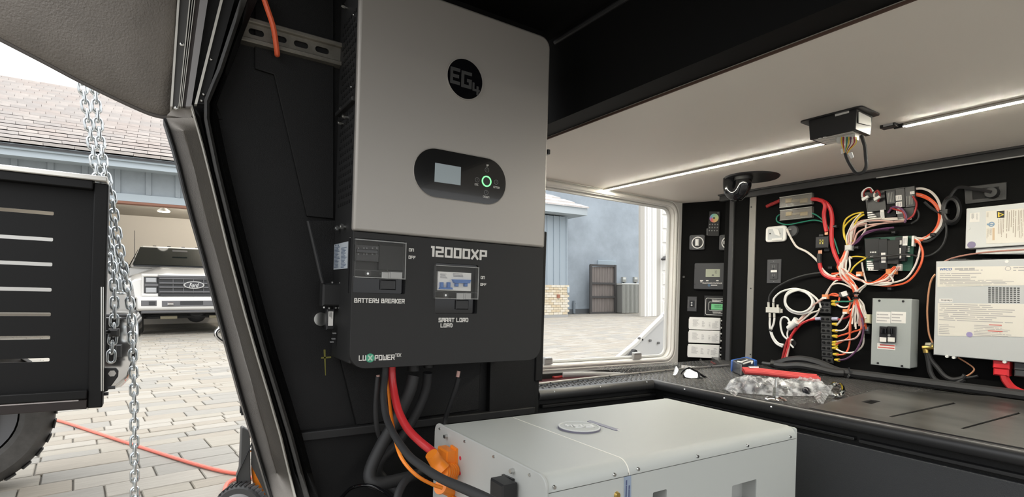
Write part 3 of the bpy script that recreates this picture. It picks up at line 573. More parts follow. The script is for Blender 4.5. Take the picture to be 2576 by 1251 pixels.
stroke(mb, 'E', RB, -.034, -.010, -.012, .012, .004, 1.3, .002); stroke(mb, 'G', RB, -.009, -.011, .013, .011, .004, 1.3, .002); stroke(mb, '4', RB, .016, -.018, .031, .002, .004, 1.2, .002); mb.build('badge_letters', mat('badge_letter_pale', (.80, .80, .78), .4), bdg, smooth=0)
MB().pquad(BT, ((1477, 1060), (1484, 1057), (1560, 1081), (1551, 1084)), 0, .0012).build('indicator_bar', mat('violet_grey_bar', (.21, .21, .28), .4), bat); MB().pdisc(BT, 1556, 1082, .004, 0, .0016, 12).build('indicator_light', WHT, bat)
ls = MB().pquad(BF, ((1571, 1201), (1588, 1197), (1588, 1275), (1571, 1278)), -.001, .0004).build('label_strip', mat('blue_grey_label', (.30, .36, .46), .5), bat)
mb = MB(); fine(mb, BF, 1573, 1209, 1577, 1262, .0006, 1, 3, .7, 1, True); fine(mb, BF, 1580, 1222, 1584, 1262, .0006, 1, 8, .7, 1, True); mb.build('print', mat('label_blue_print', (.08, .10, .2), .6), ls, smooth=0)
a, b = BF.hit(1552, 1246); MB().disc(BF, a, b, .0065, -.001, .004, 16, .005).build('port', GOLD, bat)
for px, py in ((1158, 1153), (1157, 1191)): a, b = BE.hit(px, py); MB().ring(BE, a, b, .0024, .0042, 0, .0006, 16).build('red_mark', mat('red_print', (.6, .02, .06), .5), bat); MB().lbox(BE, a-.0008, b-.002, a+.0008, b+.002, 0, .0006).build('red_mark', M['red_print'], bat)
# orange connectors
oc = MB().pquad(BE, ((1133, 1120), (1147, 1130), (1146, 1208), (1130, 1203)), 0, .005).build('orange_connector', ORG, bat)
MB().pbox(BE, 1099, 1130, 1124, 1165, .005, .026, .003).build('housing', ORG, oc)
for px, py in ((1130, 1128), (1142, 1136), (1140, 1161), (1140, 1173), (1139, 1200)): a, b = BE.hit(px, py); MB().disc(BE, a, b, .003, .005, .009, 10).build('screw', STEEL, oc)
p0 = BE.at(1143, 1184, .006); p1 = BE.at(1112, 1188, .045)
mb = MB().cyl(p0, p1, .0150, 20)
for t in (.15, .32, .5, .68, .85): q = p0.lerp(p1, t); e = (p1-p0).normalized()*.0018; mb.cyl(q-e, q+e, .0166, 20)
mb.build('boot', ORG, oc)
q1 = Vector(p1)+Vector((.004, 0, .002)); BO = PL((0, q1.y+.01, 0), X_, Z_, (0, -1, 0))
mb = MB().tube([q1, BO.at(1100, 1165), BO.at(1085, 1142)], lambda t: .0165-.003*t, 16, 6); mb.build('boot_sleeve', ORG, oc)
oc2 = MB().pquad(BE, ((1126, 1240), (1144, 1252), (1143, 1290), (1122, 1285)), 0, .005).build('orange_connector', ORG, bat)
p0 = BE.at(1135, 1237, .004); p1 = BE.at(1110, 1226, .035); MB().cyl(p0, p1, .012, 18).build('cap', ORG, oc2); MB().cyl(p1, Vector(p1)+(Vector(p1)-Vector(p0)).normalized()*.004, .0155, 18).build('cap_rim', ORG, oc2)
a, b = BE.hit(1138, 1242); MB().disc(BE, a, b, .003, .005, .009, 10).build('screw', STEEL, oc2)
bc = MB().pquad(BE, ((1262, 1194), (1289, 1206), (1288, 1285), (1262, 1275)), 0, .005).build('black_connector', BPL, bat)
MB().pbox(BE, 1231, 1212, 1264, 1262, .005, .035, .003).build('housing', BPL, bc)
for px, py in ((1264, 1203), (1281, 1214), (1280, 1244)): a, b = BE.hit(px, py); MB().disc(BE, a, b, .0035, .005, .009, 10).build('screw', STEEL, bc)
# ------------------------------------------------------------------ cables between inverter and battery
def ycable(name, label, pts, r, m_, cat='cable', group=None, **k):
    mb = MB().tube([un(x, y, 'Y', Y) for x, y, Y in pts], r, 12, 6); return single(mb, name, m_, label, cat, group, **k)
ycable('battery_cable', 'thick bright red cable from the inverter to the orange connector', [(986, 916, 1.235), (986, 945, 1.235), (991, 985, 1.22), (1003, 1035, 1.18), (1025, 1078, 1.13), (1055, 1110, 1.08), (1082, 1132, 1.045), (1092, 1140, 1.03)], .0092, RED)
ycable('battery_cable', 'thick black cable sweeping across in front of the battery end plate', [(970, 916, 1.235), (968, 950, 1.23), (965, 1000, 1.20), (972, 1050, 1.15), (992, 1095, 1.07), (1026, 1144, .97), (1058, 1171, .90), (1109, 1204, .80), (1182, 1236, .68), (1240, 1263, .61), (1310, 1300, .54), (1370, 1350, .50), (1400, 1450, .48), (1405, 1600, .50)], .0078, RUB)
ycable('control_wire', 'thin orange wire between the red and black battery cables', [(976, 930, 1.262), (977, 965, 1.25), (981, 1020, 1.215), (989, 1075, 1.155), (1000, 1128, 1.06), (1018, 1165, 1.02), (1050, 1198, 1.0), (1085, 1218, 1.0), (1112, 1228, 1.0)], .0038, ORG, 'wire')
ycable('conduit', 'fat black conduit from the large gland under the inverter', [(1040, 945, 1.25), (1030, 985, 1.25), (1002, 1045, 1.26), (968, 1105, 1.27), (938, 1165, 1.27), (930, 1200, 1.26), (945, 1216, 1.25), (985, 1212, 1.25), (1040, 1198, 1.26), (1100, 1180, 1.28)], .0155, RUB)
ycable('conduit', 'black conduit behind the fat one, from the second gland', [(1076, 938, 1.27), (1070, 985, 1.28), (1045, 1045, 1.29), (1005, 1110, 1.30), (965, 1150, 1.30), (950, 1180, 1.30), (965, 1205, 1.30), (1000, 1235, 1.28)], .012, RUB)
ycable('signal_cable', 'thin black cable with pink tip at the left gland', [(951, 948, 1.25), (948, 980, 1.25), (945, 1030, 1.26), (948, 1075, 1.27), (955, 1100, 1.28)], .0062, RUB)
mb = MB().tube([un(x, y, 'Y', 1.25) for x, y in ((951, 944), (952, 953))], .0045, 10, smooth=False); single(mb, 'heat_shrink', PNK, 'pink sleeve on the cable under the left gland', 'sleeve')
ycable('signal_cable', 'thin black taped cable hanging from the right gland', [(1154, 950, 1.25), (1146, 980, 1.26), (1132, 1020, 1.28), (1121, 1052, 1.30), (1118, 1075, 1.30)], .0062, RUB)
mb = MB().tube([un(x, y, 'Y', 1.25) for x, y in ((1154, 934), (1151, 949))], .0048, 10, smooth=False); single(mb, 'heat_shrink', PNK, 'pink sleeve on the cable under the right gland', 'sleeve')
ycable('floor_cable', 'black cable rising from the floor beside the battery', [(995, 1275, 1.10), (1005, 1235, 1.12), (1025, 1205, 1.14), (1055, 1190, 1.17), (1085, 1190, 1.2)], .009, RUB)
ycable('floor_cable', 'glossy black cable loop lying on the dark floor', [(850, 1262, 1.15), (885, 1228, 1.2), (930, 1222, 1.2), (970, 1240, 1.15), (990, 1262, 1.1)], .004, BGL)
# ------------------------------------------------------------------ ceiling fittings
c4 = lambda x, y: (1800+x/4.169, 220+y/4.169)
for (y0, y1, lb) in ((1.995, .85, 'long glowing strip light running from the hatch to the black module'), (.705, -.2, 'short glowing strip light at the right edge of the white ceiling')):
    t = thing('strip_light', lb, 'light', (1.842, (y0+y1)/2, 1.345), 'strip lights on the white ceiling')
    MB().box((1.832, y1, 1.338), (1.852, y0, 1.3455)).build('channel', mat('pale_aluminium', (.6, .58, .54), .4, metal=.3), t)
    MB().box((1.835, y1+.002, 1.3368), (1.849, y0-.002, 1.3385)).build('lens', LEDM, t)
    MB().box((1.826, y1, 1.3445), (1.832, y0, 1.3455)).build('backing', mat('tan_edge', (.32, .28, .2), .6), t)
md = thing('control_module', 'black control module with flange hanging from the white ceiling', 'module', (1.63, .79, 1.345))
mx0, mx1, my0, my1, mz = 1.590, 1.686, .724, .855, 1.286
mb = MB().hexa([(mx0+.004, my0+.003, mz), (mx1-.004, my0+.003, mz), (mx1-.004, my1-.003, mz), (mx0+.004, my1-.003, mz)], [(mx0, my0, 1.343), (mx1, my0, 1.343), (mx1, my1, 1.343), (mx0, my1, 1.343)]); mb.build('case', BPL, md, bevel=.002)
mb = MB().prism([CE.P(a, b, 0) for a, b in rrect(mx0-.012, my0-.018, mx1+.008, my1+.022, .012, 4)], (0, 0, -.004)); mb.build('flange', BPL, md)
mf = PL((mx0, 0, 0), (0, -1, 0), Z_, (-1, 0, 0)); MB().pquad(mf, [c4(*p) for p in ((1252, 278), (1398, 236), (1398, 265), (1254, 304))], 0, .0015).build('label', LAB, md)
ms = PL((0, my0, 0), X_, Z_, (0, -1, 0)); l_ = MB().pquad(ms, [c4(*p) for p in ((1505, 255), (1632, 318), (1632, 402), (1505, 372))], 0, .0018).build('label', LAB, md)
mbm = PL((0, 0, mz), X_, Y_, (0, 0, -1)); lbm = MB().lbox(mbm, mx0+.012, my0+.014, mx1-.01, my1-.012, 0, .001).build('label', LAB, md)
mb = MB()
for i in range(9): mb.lbox(mbm, mx0+.016+i*.008, my0+.02, mx0+.019+i*.008, my1-.02-(i % 3)*.02, .001, .0014)
mb.build('print', mat('faint_print', (.45, .44, .42), .6), lbm, smooth=0)
for y in (my1-.03, my1-.043): MB().disc(mbm, mx0+.010, y, .005, 0, .0018, 14).build('sticker_dot', WHT, md)
cn = MB().box((1.622, .74, mz-.018), (1.645, .79, mz)).build('connector', mat('clear_connector', (.6, .6, .57), .3), md, bevel=.001)
PM = PL((0, .765, 0), X_, Z_, (0, -1, 0)); HMP = PL((1.632, 0, 0), (0, -1, 0), Z_, (-1, 0, 0))
wc = [YEL, REDD, WW, GRN, YEL, PUR, WW, REDD, YEL]
for i in range(9):
    x = 1322+i*19; MB().tube([HMP.at(*c4(x, 520), .012), HMP.at(*c4(x-2, 580+3*(i % 3)), .014), HMP.at(*c4(1358+(x-1358)*.45, 650), .012), HMP.at(*c4(1362+(x-1358)*.12, 705), .010)], .0016, 6, 5).build('harness_wire', wc[i], md)
MB().tube([HMP.at(*c4(*p), .010) for p in ((1360, 690), (1385, 760), (1430, 840), (1480, 900), (1540, 895), (1580, 830), (1575, 720), (1565, 620), (1530, 505))], .0048, 8).build('harness_sleeve', RUB, md)
MB().pquad(HMP, [c4(*p) for p in ((1385, 690), (1430, 680), (1447, 735), (1420, 748))], .014, .016).build('harness_tag', WHT, md)
MB().pquad(HMP, [c4(*p) for p in ((1312, 650), (1330, 640), (1336, 690), (1318, 700))], .014, .018).build('harness_tag', WHT, md)
jb = thing('junction_block', 'small black terminal block on the ceiling beside the black module', 'block', (1.84, .72, 1.345))
JB = PL((1.80, 0, 0), (0, -1, 0), Z_, (-1, 0, 0))
MB().pbox(JB, *c4(1720, 335), *c4(1880, 412), -.03, .0, .002).build('case', BPL, jb); MB().pbox(JB, *c4(1858, 285), *c4(1985, 330), -.03, -.02, .001).build('bracket', DGR, jb); MB().pbox(JB, *c4(1870, 335), *c4(1965, 425), -.035, -.028).build('bracket', BPL, jb)
MB().pbox(JB, *c4(1758, 372), *c4(1858, 404), 0, .001).build('label', mat('grey_sticker', (.4, .4, .4), .5), jb)
for i, mm in enumerate((REDD, RED, WW)): MB().tube([JB.at(*c4(1740+12*i, 340), .001), JB.at(*c4(1765+14*i, 308), .006), JB.at(*c4(1830+8*i, 300), .002), JB.at(*c4(1850, 318+5*i), -.004)], .0022, 6).build('wire', mm, jb)
pt = thing('drain_pipe', 'black pipe bend with round collar hanging below the ceiling corner', 'pipe', (2.13, 1.385, 1.345))
mb = MB().disc(CE, 2.132, 1.385, .112, 0, .006, 40, .108); mb.build('collar', BPL, pt)
pa = []
for t in range(13):
    th = math.pi*t/12; pa.append(Vector((2.09, 1.427, 1.318))+Vector((0, -.001, 0))+Vector((.0, math.cos(th)*.030, -math.sin(th)*.046)))
pa = [pa[0]+Vector((0, 0, .03))]+pa+[pa[-1]+Vector((0, 0, .03))]
MB().tube(pa, .034, 18, 1, smooth=False).build('bend', BGL, pt); MB().cyl(pa[-1]+Vector((0, 0, -.022)), pa[-1]+Vector((0, 0, -.002)), .038, 20).build('coupling', BPL, pt)
# ------------------------------------------------------------------ hatch clips and arm seen in the opening
for i, (px, py, lb) in enumerate(((1381, 909, 'grey latch on the hatch sill near the inverter'), (1605, 896, 'grey latch on the hatch sill near the window corner'))):
    t = thing('hatch_latch', lb, 'latch', tuple(WN.at(px, py)), 'latches on the hatch sill'); MB().pbox(WN, px-10, py-6, px+10, py+8, .0, .016, .003).build('clip', mat('grey_clip', (.34, .33, .31), .35), t); MB().pbox(WN, px-8, py-9, px+9, py-5, .0, .02, .002).build('tab', PGRY2, t)
MB2 = MB().tube([(2.0, 1.72, .43), (1.85, 1.75, .445), (1.62, 1.80, .46), (1.50, 1.86, .455)], .012, 10); single(MB2, 'tray_tube', mat('grey_tube', (.33, .32, .31), .4), 'grey tube lying in the tray below the hatch', 'tube')
mb = MB().tube([un(x, y, 'Z', .425) for x, y in ((1345, 950), (1370, 944), (1395, 950), (1420, 946), (1450, 938), (1480, 944))], .006, 8); single(mb, 'tray_wire', REDD, 'dark red cable in the tray below the hatch', 'cable')
# ------------------------------------------------------------------ corner panel fittings
c5 = lambda x, y: (1690+x/4.468, 480+y/4.468); cb = lambda x, y: (1690+x/4.812, 720+y/4.812)
rm = thing('remote_control', 'slim black remote control with round rainbow dial', 'remote', tuple(CPL.at(*c5(470, 370))))
MB().pquad(CPL, [c5(*p) for p in ((420, 228), (545, 232), (530, 514), (395, 510))], 0, .012).build('body', BPM, rm, bevel=.003)
MB().pquad(CPL, [c5(*p) for p in ((392, 425), (402, 425), (400, 500), (391, 500))], .0, .014).build('grip_edge', MGR, rm)
rw = bpy.data.materials.new('rainbow_dial'); rw.use_nodes = True; nt = rw.node_tree; ge = nt.nodes.new('ShaderNodeTexCoord'); sx = nt.nodes.new('ShaderNodeSeparateXYZ'); at2 = nt.nodes.new('ShaderNodeMath'); at2.operation = 'ARCTAN2'
mr = nt.nodes.new('ShaderNodeMapRange'); mr.inputs[1].default_value = -math.pi; mr.inputs[2].default_value = math.pi; rp = nt.nodes.new('ShaderNodeValToRGB'); cols = [(.6, .7, .3), (.75, .45, .15), (.75, .12, .12), (.5, .2, .5), (.25, .3, .65), (.2, .55, .6), (.35, .62, .4), (.6, .7, .3)]
els = rp.color_ramp.elements
while len(els) < 8: els.new(.5)
for i, c in enumerate(cols): els[i].position = i/7; els[i].color = (*c, 1)
mpn = nt.nodes.new('ShaderNodeMapping'); ctr = CPL.at(*c5(476, 308)); mpn.inputs['Location'].default_value = tuple(-ctr)
nt.links.new(ge.outputs['Object'], mpn.inputs[0]); nt.links.new(mpn.outputs[0], sx.inputs[0]); nt.links.new(sx.outputs['Z'], at2.inputs[0]); nt.links.new(sx.outputs['Y'], at2.inputs[1]); nt.links.new(at2.outputs[0], mr.inputs[0]); nt.links.new(mr.outputs[0], rp.inputs[0]); nt.links.new(rp.outputs[0], nt.nodes['Principled BSDF'].inputs['Base Color'])
a, b = CPL.hit(*c5(476, 308), .012); dl = MB().disc(CPL, a, b, .0235, .012, .0135, 32).build('colour_dial', rw, rm); MB().disc(CPL, a, b, .0055, .0135, .0155, 16).build('dial_button', BPL, dl)
mb = MB(); 
for j, y in enumerate((380, 414, 449)):
    for i in range(4): a, b = CPL.hit(*c5(428+i*29-j*3, y), .012); MB().lbox(CPL, a-.003, b-.0035, a+.003, b+.0035, .012, .0132, .0005).build('key', MGR, rm)
a, b = CPL.hit(*c5(520, 250), .012); MB().disc(CPL, a, b, .003, .012, .0134, 12).build('key', MGR, rm)
for i, (x, y, lb, rot) in enumerate(((290, 584, 'round battery switch with upright handle below the remote', 0), (630, 584, 'round battery switch half hidden by the black edge post', 1))):
    t = thing('rotary_switch', lb, 'switch', tuple(CPL.at(*c5(x, y))), 'rotary battery switches'); a, b = CPL.hit(*c5(x, y)); h = .0415
    MB().prism([CPL.P(p, q, 0) for p, q in rrect(a-h, b-h, a+h, b+h, .010, 4)], CPL.n*.016).build('base', DGR, t, bevel=.003)
    a, b = CPL.hit(*c5(x, y), .018); MB().ring(CPL, a, b, .0275, .0325, .016, .019, 36).build('dial_ring', WHT, t); MB().disc(CPL, a, b, .0272, .015, .0175, 32).build('dial', BPL, t)
    k = (.009, .019) if rot == 0 else (.019, .009); MB().lbox(CPL, a-k[0], b-k[1], a+k[0], b+k[1], .0175, .036, .004).build('handle', WHT, t)
    for sx_ in (-1, 1):
        for sy_ in (-1, 1): MB().disc(CPL, a+sx_*.034, b+sy_*.034, .0035, .015, .0172, 10).build('screw', BPL, t)
sc_ = thing('charge_controller', 'charcoal wall controller with small grey display', 'controller', tuple(CPL.at(*c5(450, 960))))
a0, b0, a1, b1 = CPL.rect(*c5(250, 812), *c5(720, 1112), .018); MB().prism([CPL.P(p, q, 0) for p, q in rrect(a0, b0, a1, b1, .007, 4)], CPL.n*.018).build('case', mat('charcoal_case', (.042, .043, .046), .5), sc_, bevel=.003)
sd = MB().pbox(CPL, *c5(381, 882), *c5(541, 970), .018, .0195).build('display', LCDY, sc_); mb = MB(); stroke(mb, '0', CPL, *[0]*4, 0) if 0 else None
a0, b0, a1, b1 = CPL.rect(*c5(478, 900), *c5(508, 930), .0196); mb = MB(); stroke(mb, '10', CPL, a0, b0, a1, b1, .0196, .7, .0002); mb.lbox(CPL, *CPL.rect(*c5(450, 943), *c5(472, 958), .0196), .0196, .0199); mb.build('display_digits', INK, sd, smooth=0)
ftext('SOLAR CHARGE CONTROLLER', CPL, *c5(345, 1032), *c5(566, 1049), .0183, INKL, sc_, fat=.01)
mb = MB(); 
for x, w_ in ((318, 34), (384, 28), (498, 28)): mb.pbox(CPL, *c5(x, 1006), *c5(x+w_, 1017), .018, .0186)
mb.pbox(CPL, *c5(440, 1058), *c5(510, 1068), .018, .0186); mb.pbox(CPL, *c5(320, 1022), *c5(342, 1030), .018, .0186); o = mb.build('print', INKL, sc_, smooth=0); o['kind'] = 'stuff'
a, b = CPL.hit(*c5(418, 1064), .018); MB().disc(CPL, a, b, .007, .018, .0187, 16).build('logo_dot', mat('dull_blue', (.06, .12, .2), .5), sc_)
for x, y in ((263, 870), (260, 1052)): a, b = CPL.hit(*c5(x, y), .018); MB().disc(CPL, a, b, .003, .018, .0195, 10).build('screw', BPL, sc_)
ck = MB(); a, b = CPL.hit(*c5(136, 970)); ck.disc(CPL, a, b, .006, 0, .004, 14); single(ck, 'hole_plug', mat('grey_plug', (.09, .09, .09), .5), 'small grey plug on the black panel beside the hatch frame', 'plug')
sw = thing('rocker_switch', 'small black rocker switch plate with two white marks', 'switch', tuple(CPL.at(*cb(242, 218))))
MB().pbox(CPL, *cb(186, 128), *cb(300, 308), 0, .008, .003).build('plate', DGR, sw); rk = MB().pbox(CPL, *cb(218, 178), *cb(265, 250), .008, .015, .002).build('rocker', BGL, sw)
for y in (202, 233): a, b = CPL.hit(*cb(240, y), .015); MB().ring(CPL, a, b, .002, .0042, .015, .0156, 14).build('mark', WHT, rk)
for x in (196, 290): MB().pbox(CPL, *cb(x-3, 165), *cb(x+3, 270), .008, .0085).build('side_print', MGR, sw)
bm_ = thing('battery_monitor', 'black monitor panel with green display and white outlines', 'monitor', tuple(CPL.at(*cb(580, 245))))
MB().pbox(CPL, *cb(388, 118), *cb(770, 372), 0, .010, .003).build('case', BPM, bm_)
a0, b0, a1, b1 = CPL.rect(*cb(410, 150), *cb(750, 352), .0105); MB().tube([CPL.P(p, q, .0105) for p, q in rrect(a0, b0, a1, b1, .008, 4)], .0013, 6, 1, closed=True, smooth=False).build('outline', WHT, bm_)
a0, b0, a1, b1 = CPL.rect(*cb(448, 196), *cb(750, 300), .0105); MB().tube([CPL.P(p, q, .0105) for p, q in rrect(a0, b0, a1, b1, .006, 4)], .0013, 6, 1, closed=True, smooth=False).build('outline', WHT, bm_)
ds_ = MB().pbox(CPL, *cb(478, 218), *cb(682, 288), .010, .0125).build('display', LCDG, bm_); mb = MB(); fine(mb, CPL, *cb(515, 228), *cb(640, 265), .0126, 2, 6, .45, 3); mb.build('print', mat('green_ink', (.05, .2, .08), .5), ds_, smooth=0)
mb = MB(); fine(mb, CPL, *cb(485, 163), *cb(668, 190), .0103, 2, 9, .6, 3); fine(mb, CPL, *cb(492, 310), *cb(655, 334), .0103, 2, 12, .6, 3); mb.build('print', INKL, bm_, smooth=0)
for i, (x0, y0, x1, y1, lb) in enumerate(((213, 374, 585, 538, 'white lighting driver, topmost of the three on the corner panel'), (207, 532, 580, 698, 'white lighting driver, middle one of the three on the corner panel'), (197, 702, 572, 876, 'white lighting driver, lowest of the three on the corner panel'))):
    t = thing('led_driver', lb, 'driver', tuple(CPL.at(*cb((x0+x1)/2, (y0+y1)/2))), 'white lighting drivers'); sh = 14
    MB().pquad(CPL, [cb(*p) for p in ((x0, y0), (x1, y0+sh), (x1-4, y1), (x0-8, y1-sh))], 0, .022).build('case', WHT, t, bevel=.002)
    mb = MB(); k = (x1-x0)/372
    for (u0, v0, u1, v1, rows, sd_) in ((40, 30, 125, 115, 9, 1), (152, 45, 190, 120, 6, 2), (235, 55, 262, 120, 4, 3), (275, 65, 360, 130, 7, 4), (310, 38, 352, 60, 2, 5)): fine(mb, CPL, *cb(x0+u0, y0+v0+sh*u0/372), *cb(x0+u1, y0+v1+sh*u0/372), .0223, rows, sd_+i*7, .4, 2)
    mb.build('print', mat('driver_print', (.42, .41, .40), .6), t, smooth=0)
    for j, yy in enumerate((45, 92, 130)): MB().pbox(CPL, *cb(x1+4, y0+yy-8), *cb(x1+26, y0+yy+10), .004, .016, .001).build('terminal', WHT if j != 1 else BPL, t)
    MB().pbox(CPL, *cb(x0-10, y0+20), *cb(x0+1, y1-30), .002, .016, .002).build('end_cap', WHT, t)
    MB().tube([CPL.at(*cb(x1+24, y0+88), .01), CPL.at(*cb(x1+65, y0+100+ (10, 0, -25)[i]), .012), CPL.at(*cb(x1+105, y0+150+(25, -10, -100)[i]), .008)], .004, 8).build('lead', RUB, t)
for i, (pts, mm, lb) in enumerate(((((340, 885), (380, 930), (440, 950), (500, 945)), RUB, 'black lead looping below the lowest white driver'), (((470, 915), (520, 940), (575, 910), (600, 930)), REDD, 'dark red cable below the white drivers'), (((610, 945), (640, 905), (665, 930), (690, 900)), RED, 'red cable at the foot of the corner post'))):
    mb = MB().tube([CPL.at(*cb(*p), .02) for p in pts], .005 if i else .006, 8); single(mb, 'loose_cable', mm, lb, 'cable')
# ------------------------------------------------------------------ electrics board
c6 = lambda x, y: (1860+x/2.4056, 440+y/2.4056); c7 = lambda x, y: (2140+x/2.156, 420+y/2.156)
def e6(*p): return [EL.at(*c6(q[0], q[1]), q[2] if len(q) > 2 else .02) for q in p]
def e7(*p): return [EL.at(*c7(q[0], q[1]), q[2] if len(q) > 2 else .02) for q in p]
def wire(name, label, pts, r, m_, cat='wire', group=None):
    if name == 'corrugated_conduit': pts = [Vector((p.x, p.y, max(p.z, .510+r))) for p in pts]
    return single(MB().tube(pts, r, 8, 6), name, m_, label, cat, group)
def part_wire(parent, pts, r, m_, name='wire'): return MB().tube(pts, r, 6, 5).build(name, m_, parent)
for i, (x0, y0, x1, y1, lb) in enumerate(((246, 124, 437, 186, 'clear fuse holder with red cable, upper of two'), (248, 205, 437, 265, 'clear fuse holder with green wire, lower of two'))):
    t = thing('fuse_holder', lb, 'fuse holder', tuple(EL.at(*c6((x0+x1)/2, (y0+y1)/2))), 'clear fuse holders')
    MB().pbox(EL, *c6(x0, y0+6), *c6(x1, y1), .0, .008, .001).build('base', mat('smoky_base', (.12, .11, .09), .3), t)
    for u0, u1 in ((.16, .36), (.62, .86)): MB().pbox(EL, *c6(x0+(x1-x0)*u0, y0+18), *c6(x0+(x1-x0)*u1, y1-16), .008, .016, .002).build('contact', mat('aged_brass', (.42, .30, .12), .35, metal=.8), t)
    MB().pbox(EL, *c6(x0+(x1-x0)*.36, y0+24), *c6(x0+(x1-x0)*.62, y1-22), .008, .014).build('fuse_link', mat('tan_fuse', (.35, .28, .16), .4), t)
    mb = MB(); a0, b0, a1, b1 = EL.rect(*c6(x0-2, y0-2), *c6(x1+2, y1+2), .024); th = .0018
    mb.lbox(EL, a0, b0, a1, b1, .024, .024+th, .001); mb.lbox(EL, a0, b0, a0+th, b1, .008, .024); mb.lbox(EL, a1-th, b0, a1, b1, .008, .024); mb.lbox(EL, a0, b1-th, a1, b1, .008, .024); mb.lbox(EL, a0, b0, a1, b0+th, .008, .024); cv = mb.build('clear_cover', mat('hazy_clear', (.5, .48, .44), .12, alpha=.30, spec=.7), t)
    mb = MB().lbox(EL, a0, b1-.003, a1, b1, .0245, .0262); mb.lbox(EL, a0, b0, a1, b0+.002, .0245, .0262); mb.build('cover_highlight', mat('fuse_edge_highlight', (.34, .33, .31), .25), cv)  # grey strips painted as the glints on the cover's edges
wire('feed_cable', 'short red cable stub left of the upper clear fuse holder', e6((165, 192), (190, 180), (215, 170), (245, 156)), .008, REDD, 'cable')
wire('feed_cable', 'long red cable from the upper clear fuse holder down to the harness', e6((440, 148), (475, 150, .03), (520, 168, .03), (550, 205, .03), (562, 270, .025), (558, 350, .025), (562, 420, .025), (578, 480, .025), (600, 530, .025), (615, 580)), .0085, RED, 'cable')
wire('feed_cable', 'red cable loop down to the black circuit breaker', e6((505, 160, .035), (518, 185, .04), (512, 240, .035), (518, 300, .03), (528, 345, .03)), .008, RED, 'cable')
wire('ground_wire', 'green wire looping left from the lower clear fuse holder', e6((243, 240), (226, 258), (232, 285), (290, 302), (370, 288), (450, 275), (510, 290), (545, 330), (560, 370)), .003, GRN)
wire('ground_wire', 'green wire running right from the lower clear fuse holder', e6((438, 232), (475, 250), (520, 290), (550, 345), (575, 395), (590, 440), (602, 480)), .003, GRN)
# white sensor plate, port, breaker, outlet
sp = thing('sensor_plate', 'white rounded plate with open cut-out beside the grey strip', 'plate', tuple(EL.at(*c6(218, 355))))
a0, b0, a1, b1 = EL.rect(*c6(156, 310), *c6(280, 405), .016); MB().prism([EL.P(p, q, 0) for p, q in rrect(a0, b0, a1, b1, .014, 5)], EL.n*.014).build('body', WHT, sp, bevel=.004)
a0, b0, a1, b1 = EL.rect(*c6(172, 326), *c6(264, 392), .0145); MB().prism([EL.P(p, q, .013) for p, q in rrect(a0, b0, a1, b1, .006, 4)], EL.n*.0015).build('recess', PGRY2, sp); MB().pquad(EL, [c6(*p) for p in ((200, 325), (235, 332), (246, 372), (215, 362))], .0145, .022).build('clip', WHT, sp)
MB().pbox(EL, *c6(196, 384), *c6(258, 396), .0145, .018).build('clip', WHT, sp)
for x in (186, 244): a, b = EL.hit(*c6(x, 356), .015); MB().disc(EL, a, b, .0032, .0145, .017, 10).build('screw', BPL, sp)
po = thing('cable_port', 'round dark grey cable port with white lead', 'port', tuple(EL.at(*c6(322, 340)))); a, b = EL.hit(*c6(322, 340)); MB().disc(EL, a, b, .028, 0, .008, 28, .025).build('cover', DGR, po); MB().lbox(EL, a-.012, b+.002, a+.001, b+.010, .008, .014, .002).build('spout', MGR, po)
part_wire(po, e6((290, 328, .016), (295, 348, .02), (325, 405), (352, 440), (410, 468), (470, 520), (505, 575), (545, 608), (585, 618)), .0048, WW, 'lead')
cbk = thing('circuit_breaker', 'black surface circuit breaker with yellow mark and copper lugs', 'breaker', tuple(EL.at(*c6(500, 408))))
MB().pbox(EL, *c6(458, 372), *c6(536, 444), 0, .032, .003).build('case', BPL, cbk); MB().pbox(EL, *c6(482, 360), *c6(508, 374), 0, .010).build('ear', BPL, cbk); MB().pbox(EL, *c6(512, 444), *c6(545, 462), 0, .010).build('ear', BPL, cbk)
mb = MB().pbox(EL, *c6(484, 392), *c6(492, 420), .032, .033); mb.pbox(EL, *c6(484, 400), *c6(510, 407), .032, .033); mb.pbox(EL, *c6(500, 392), *c6(508, 420), .032, .033); o = mb.build('yellow_mark', mat('dull_yellow', (.4, .34, .08), .5), cbk); o['kind'] = 'stuff'
for x, y in ((526, 352), (486, 468)): MB().pbox(EL, *c6(x-12, y-14), *c6(x+12, y+14), .004, .014, .002).build('lug', COPPER, cbk)
wire('feed_cable', 'red cable curving from the circuit breaker to the main harness', e6((486, 480), (484, 520), (492, 565), (510, 600), (545, 622), (590, 632), (640, 628), (675, 650)), .0085, RED, 'cable')
mb = MB().tube(e6((485, 478), (483, 515), (487, 535)), .0098, 8); single(mb, 'tape_sleeve', RUB, 'black sleeve on the red cable below the circuit breaker', 'sleeve')
ou = thing('power_outlet', 'dark grey wall outlet with two sockets and white buttons', 'outlet', tuple(EL.at(*c6(208, 585))))
MB().pbox(EL, *c6(166, 512), *c6(250, 657), 0, .006, .002).build('plate', DGR, ou); fc = MB().pbox(EL, *c6(184, 537), *c6(231, 632), .006, .009, .001).build('face', mat('outlet_face', (.04, .04, .042), .45), ou)
for y in (556, 608):
    for x in (199, 214): MB().pbox(EL, *c6(x-2, y-8), *c6(x+2, y+6), .009, .0096).build('slot', INKL if 0 else mat('slot_grey', (.16, .16, .16), .5), fc)
    a, b = EL.hit(*c6(207, y+13), .009); MB().disc(EL, a, b, .0028, .009, .0096, 10).build('slot', BGL, fc)
MB().pbox(EL, *c6(190, 577), *c6(226, 590), .009, .011).build('button', WHT, fc)
for y in (524, 646): a, b = EL.hit(*c6(208, y), .006); MB().disc(EL, a, b, .0022, .006, .0072, 10).build('screw', MGR, ou)
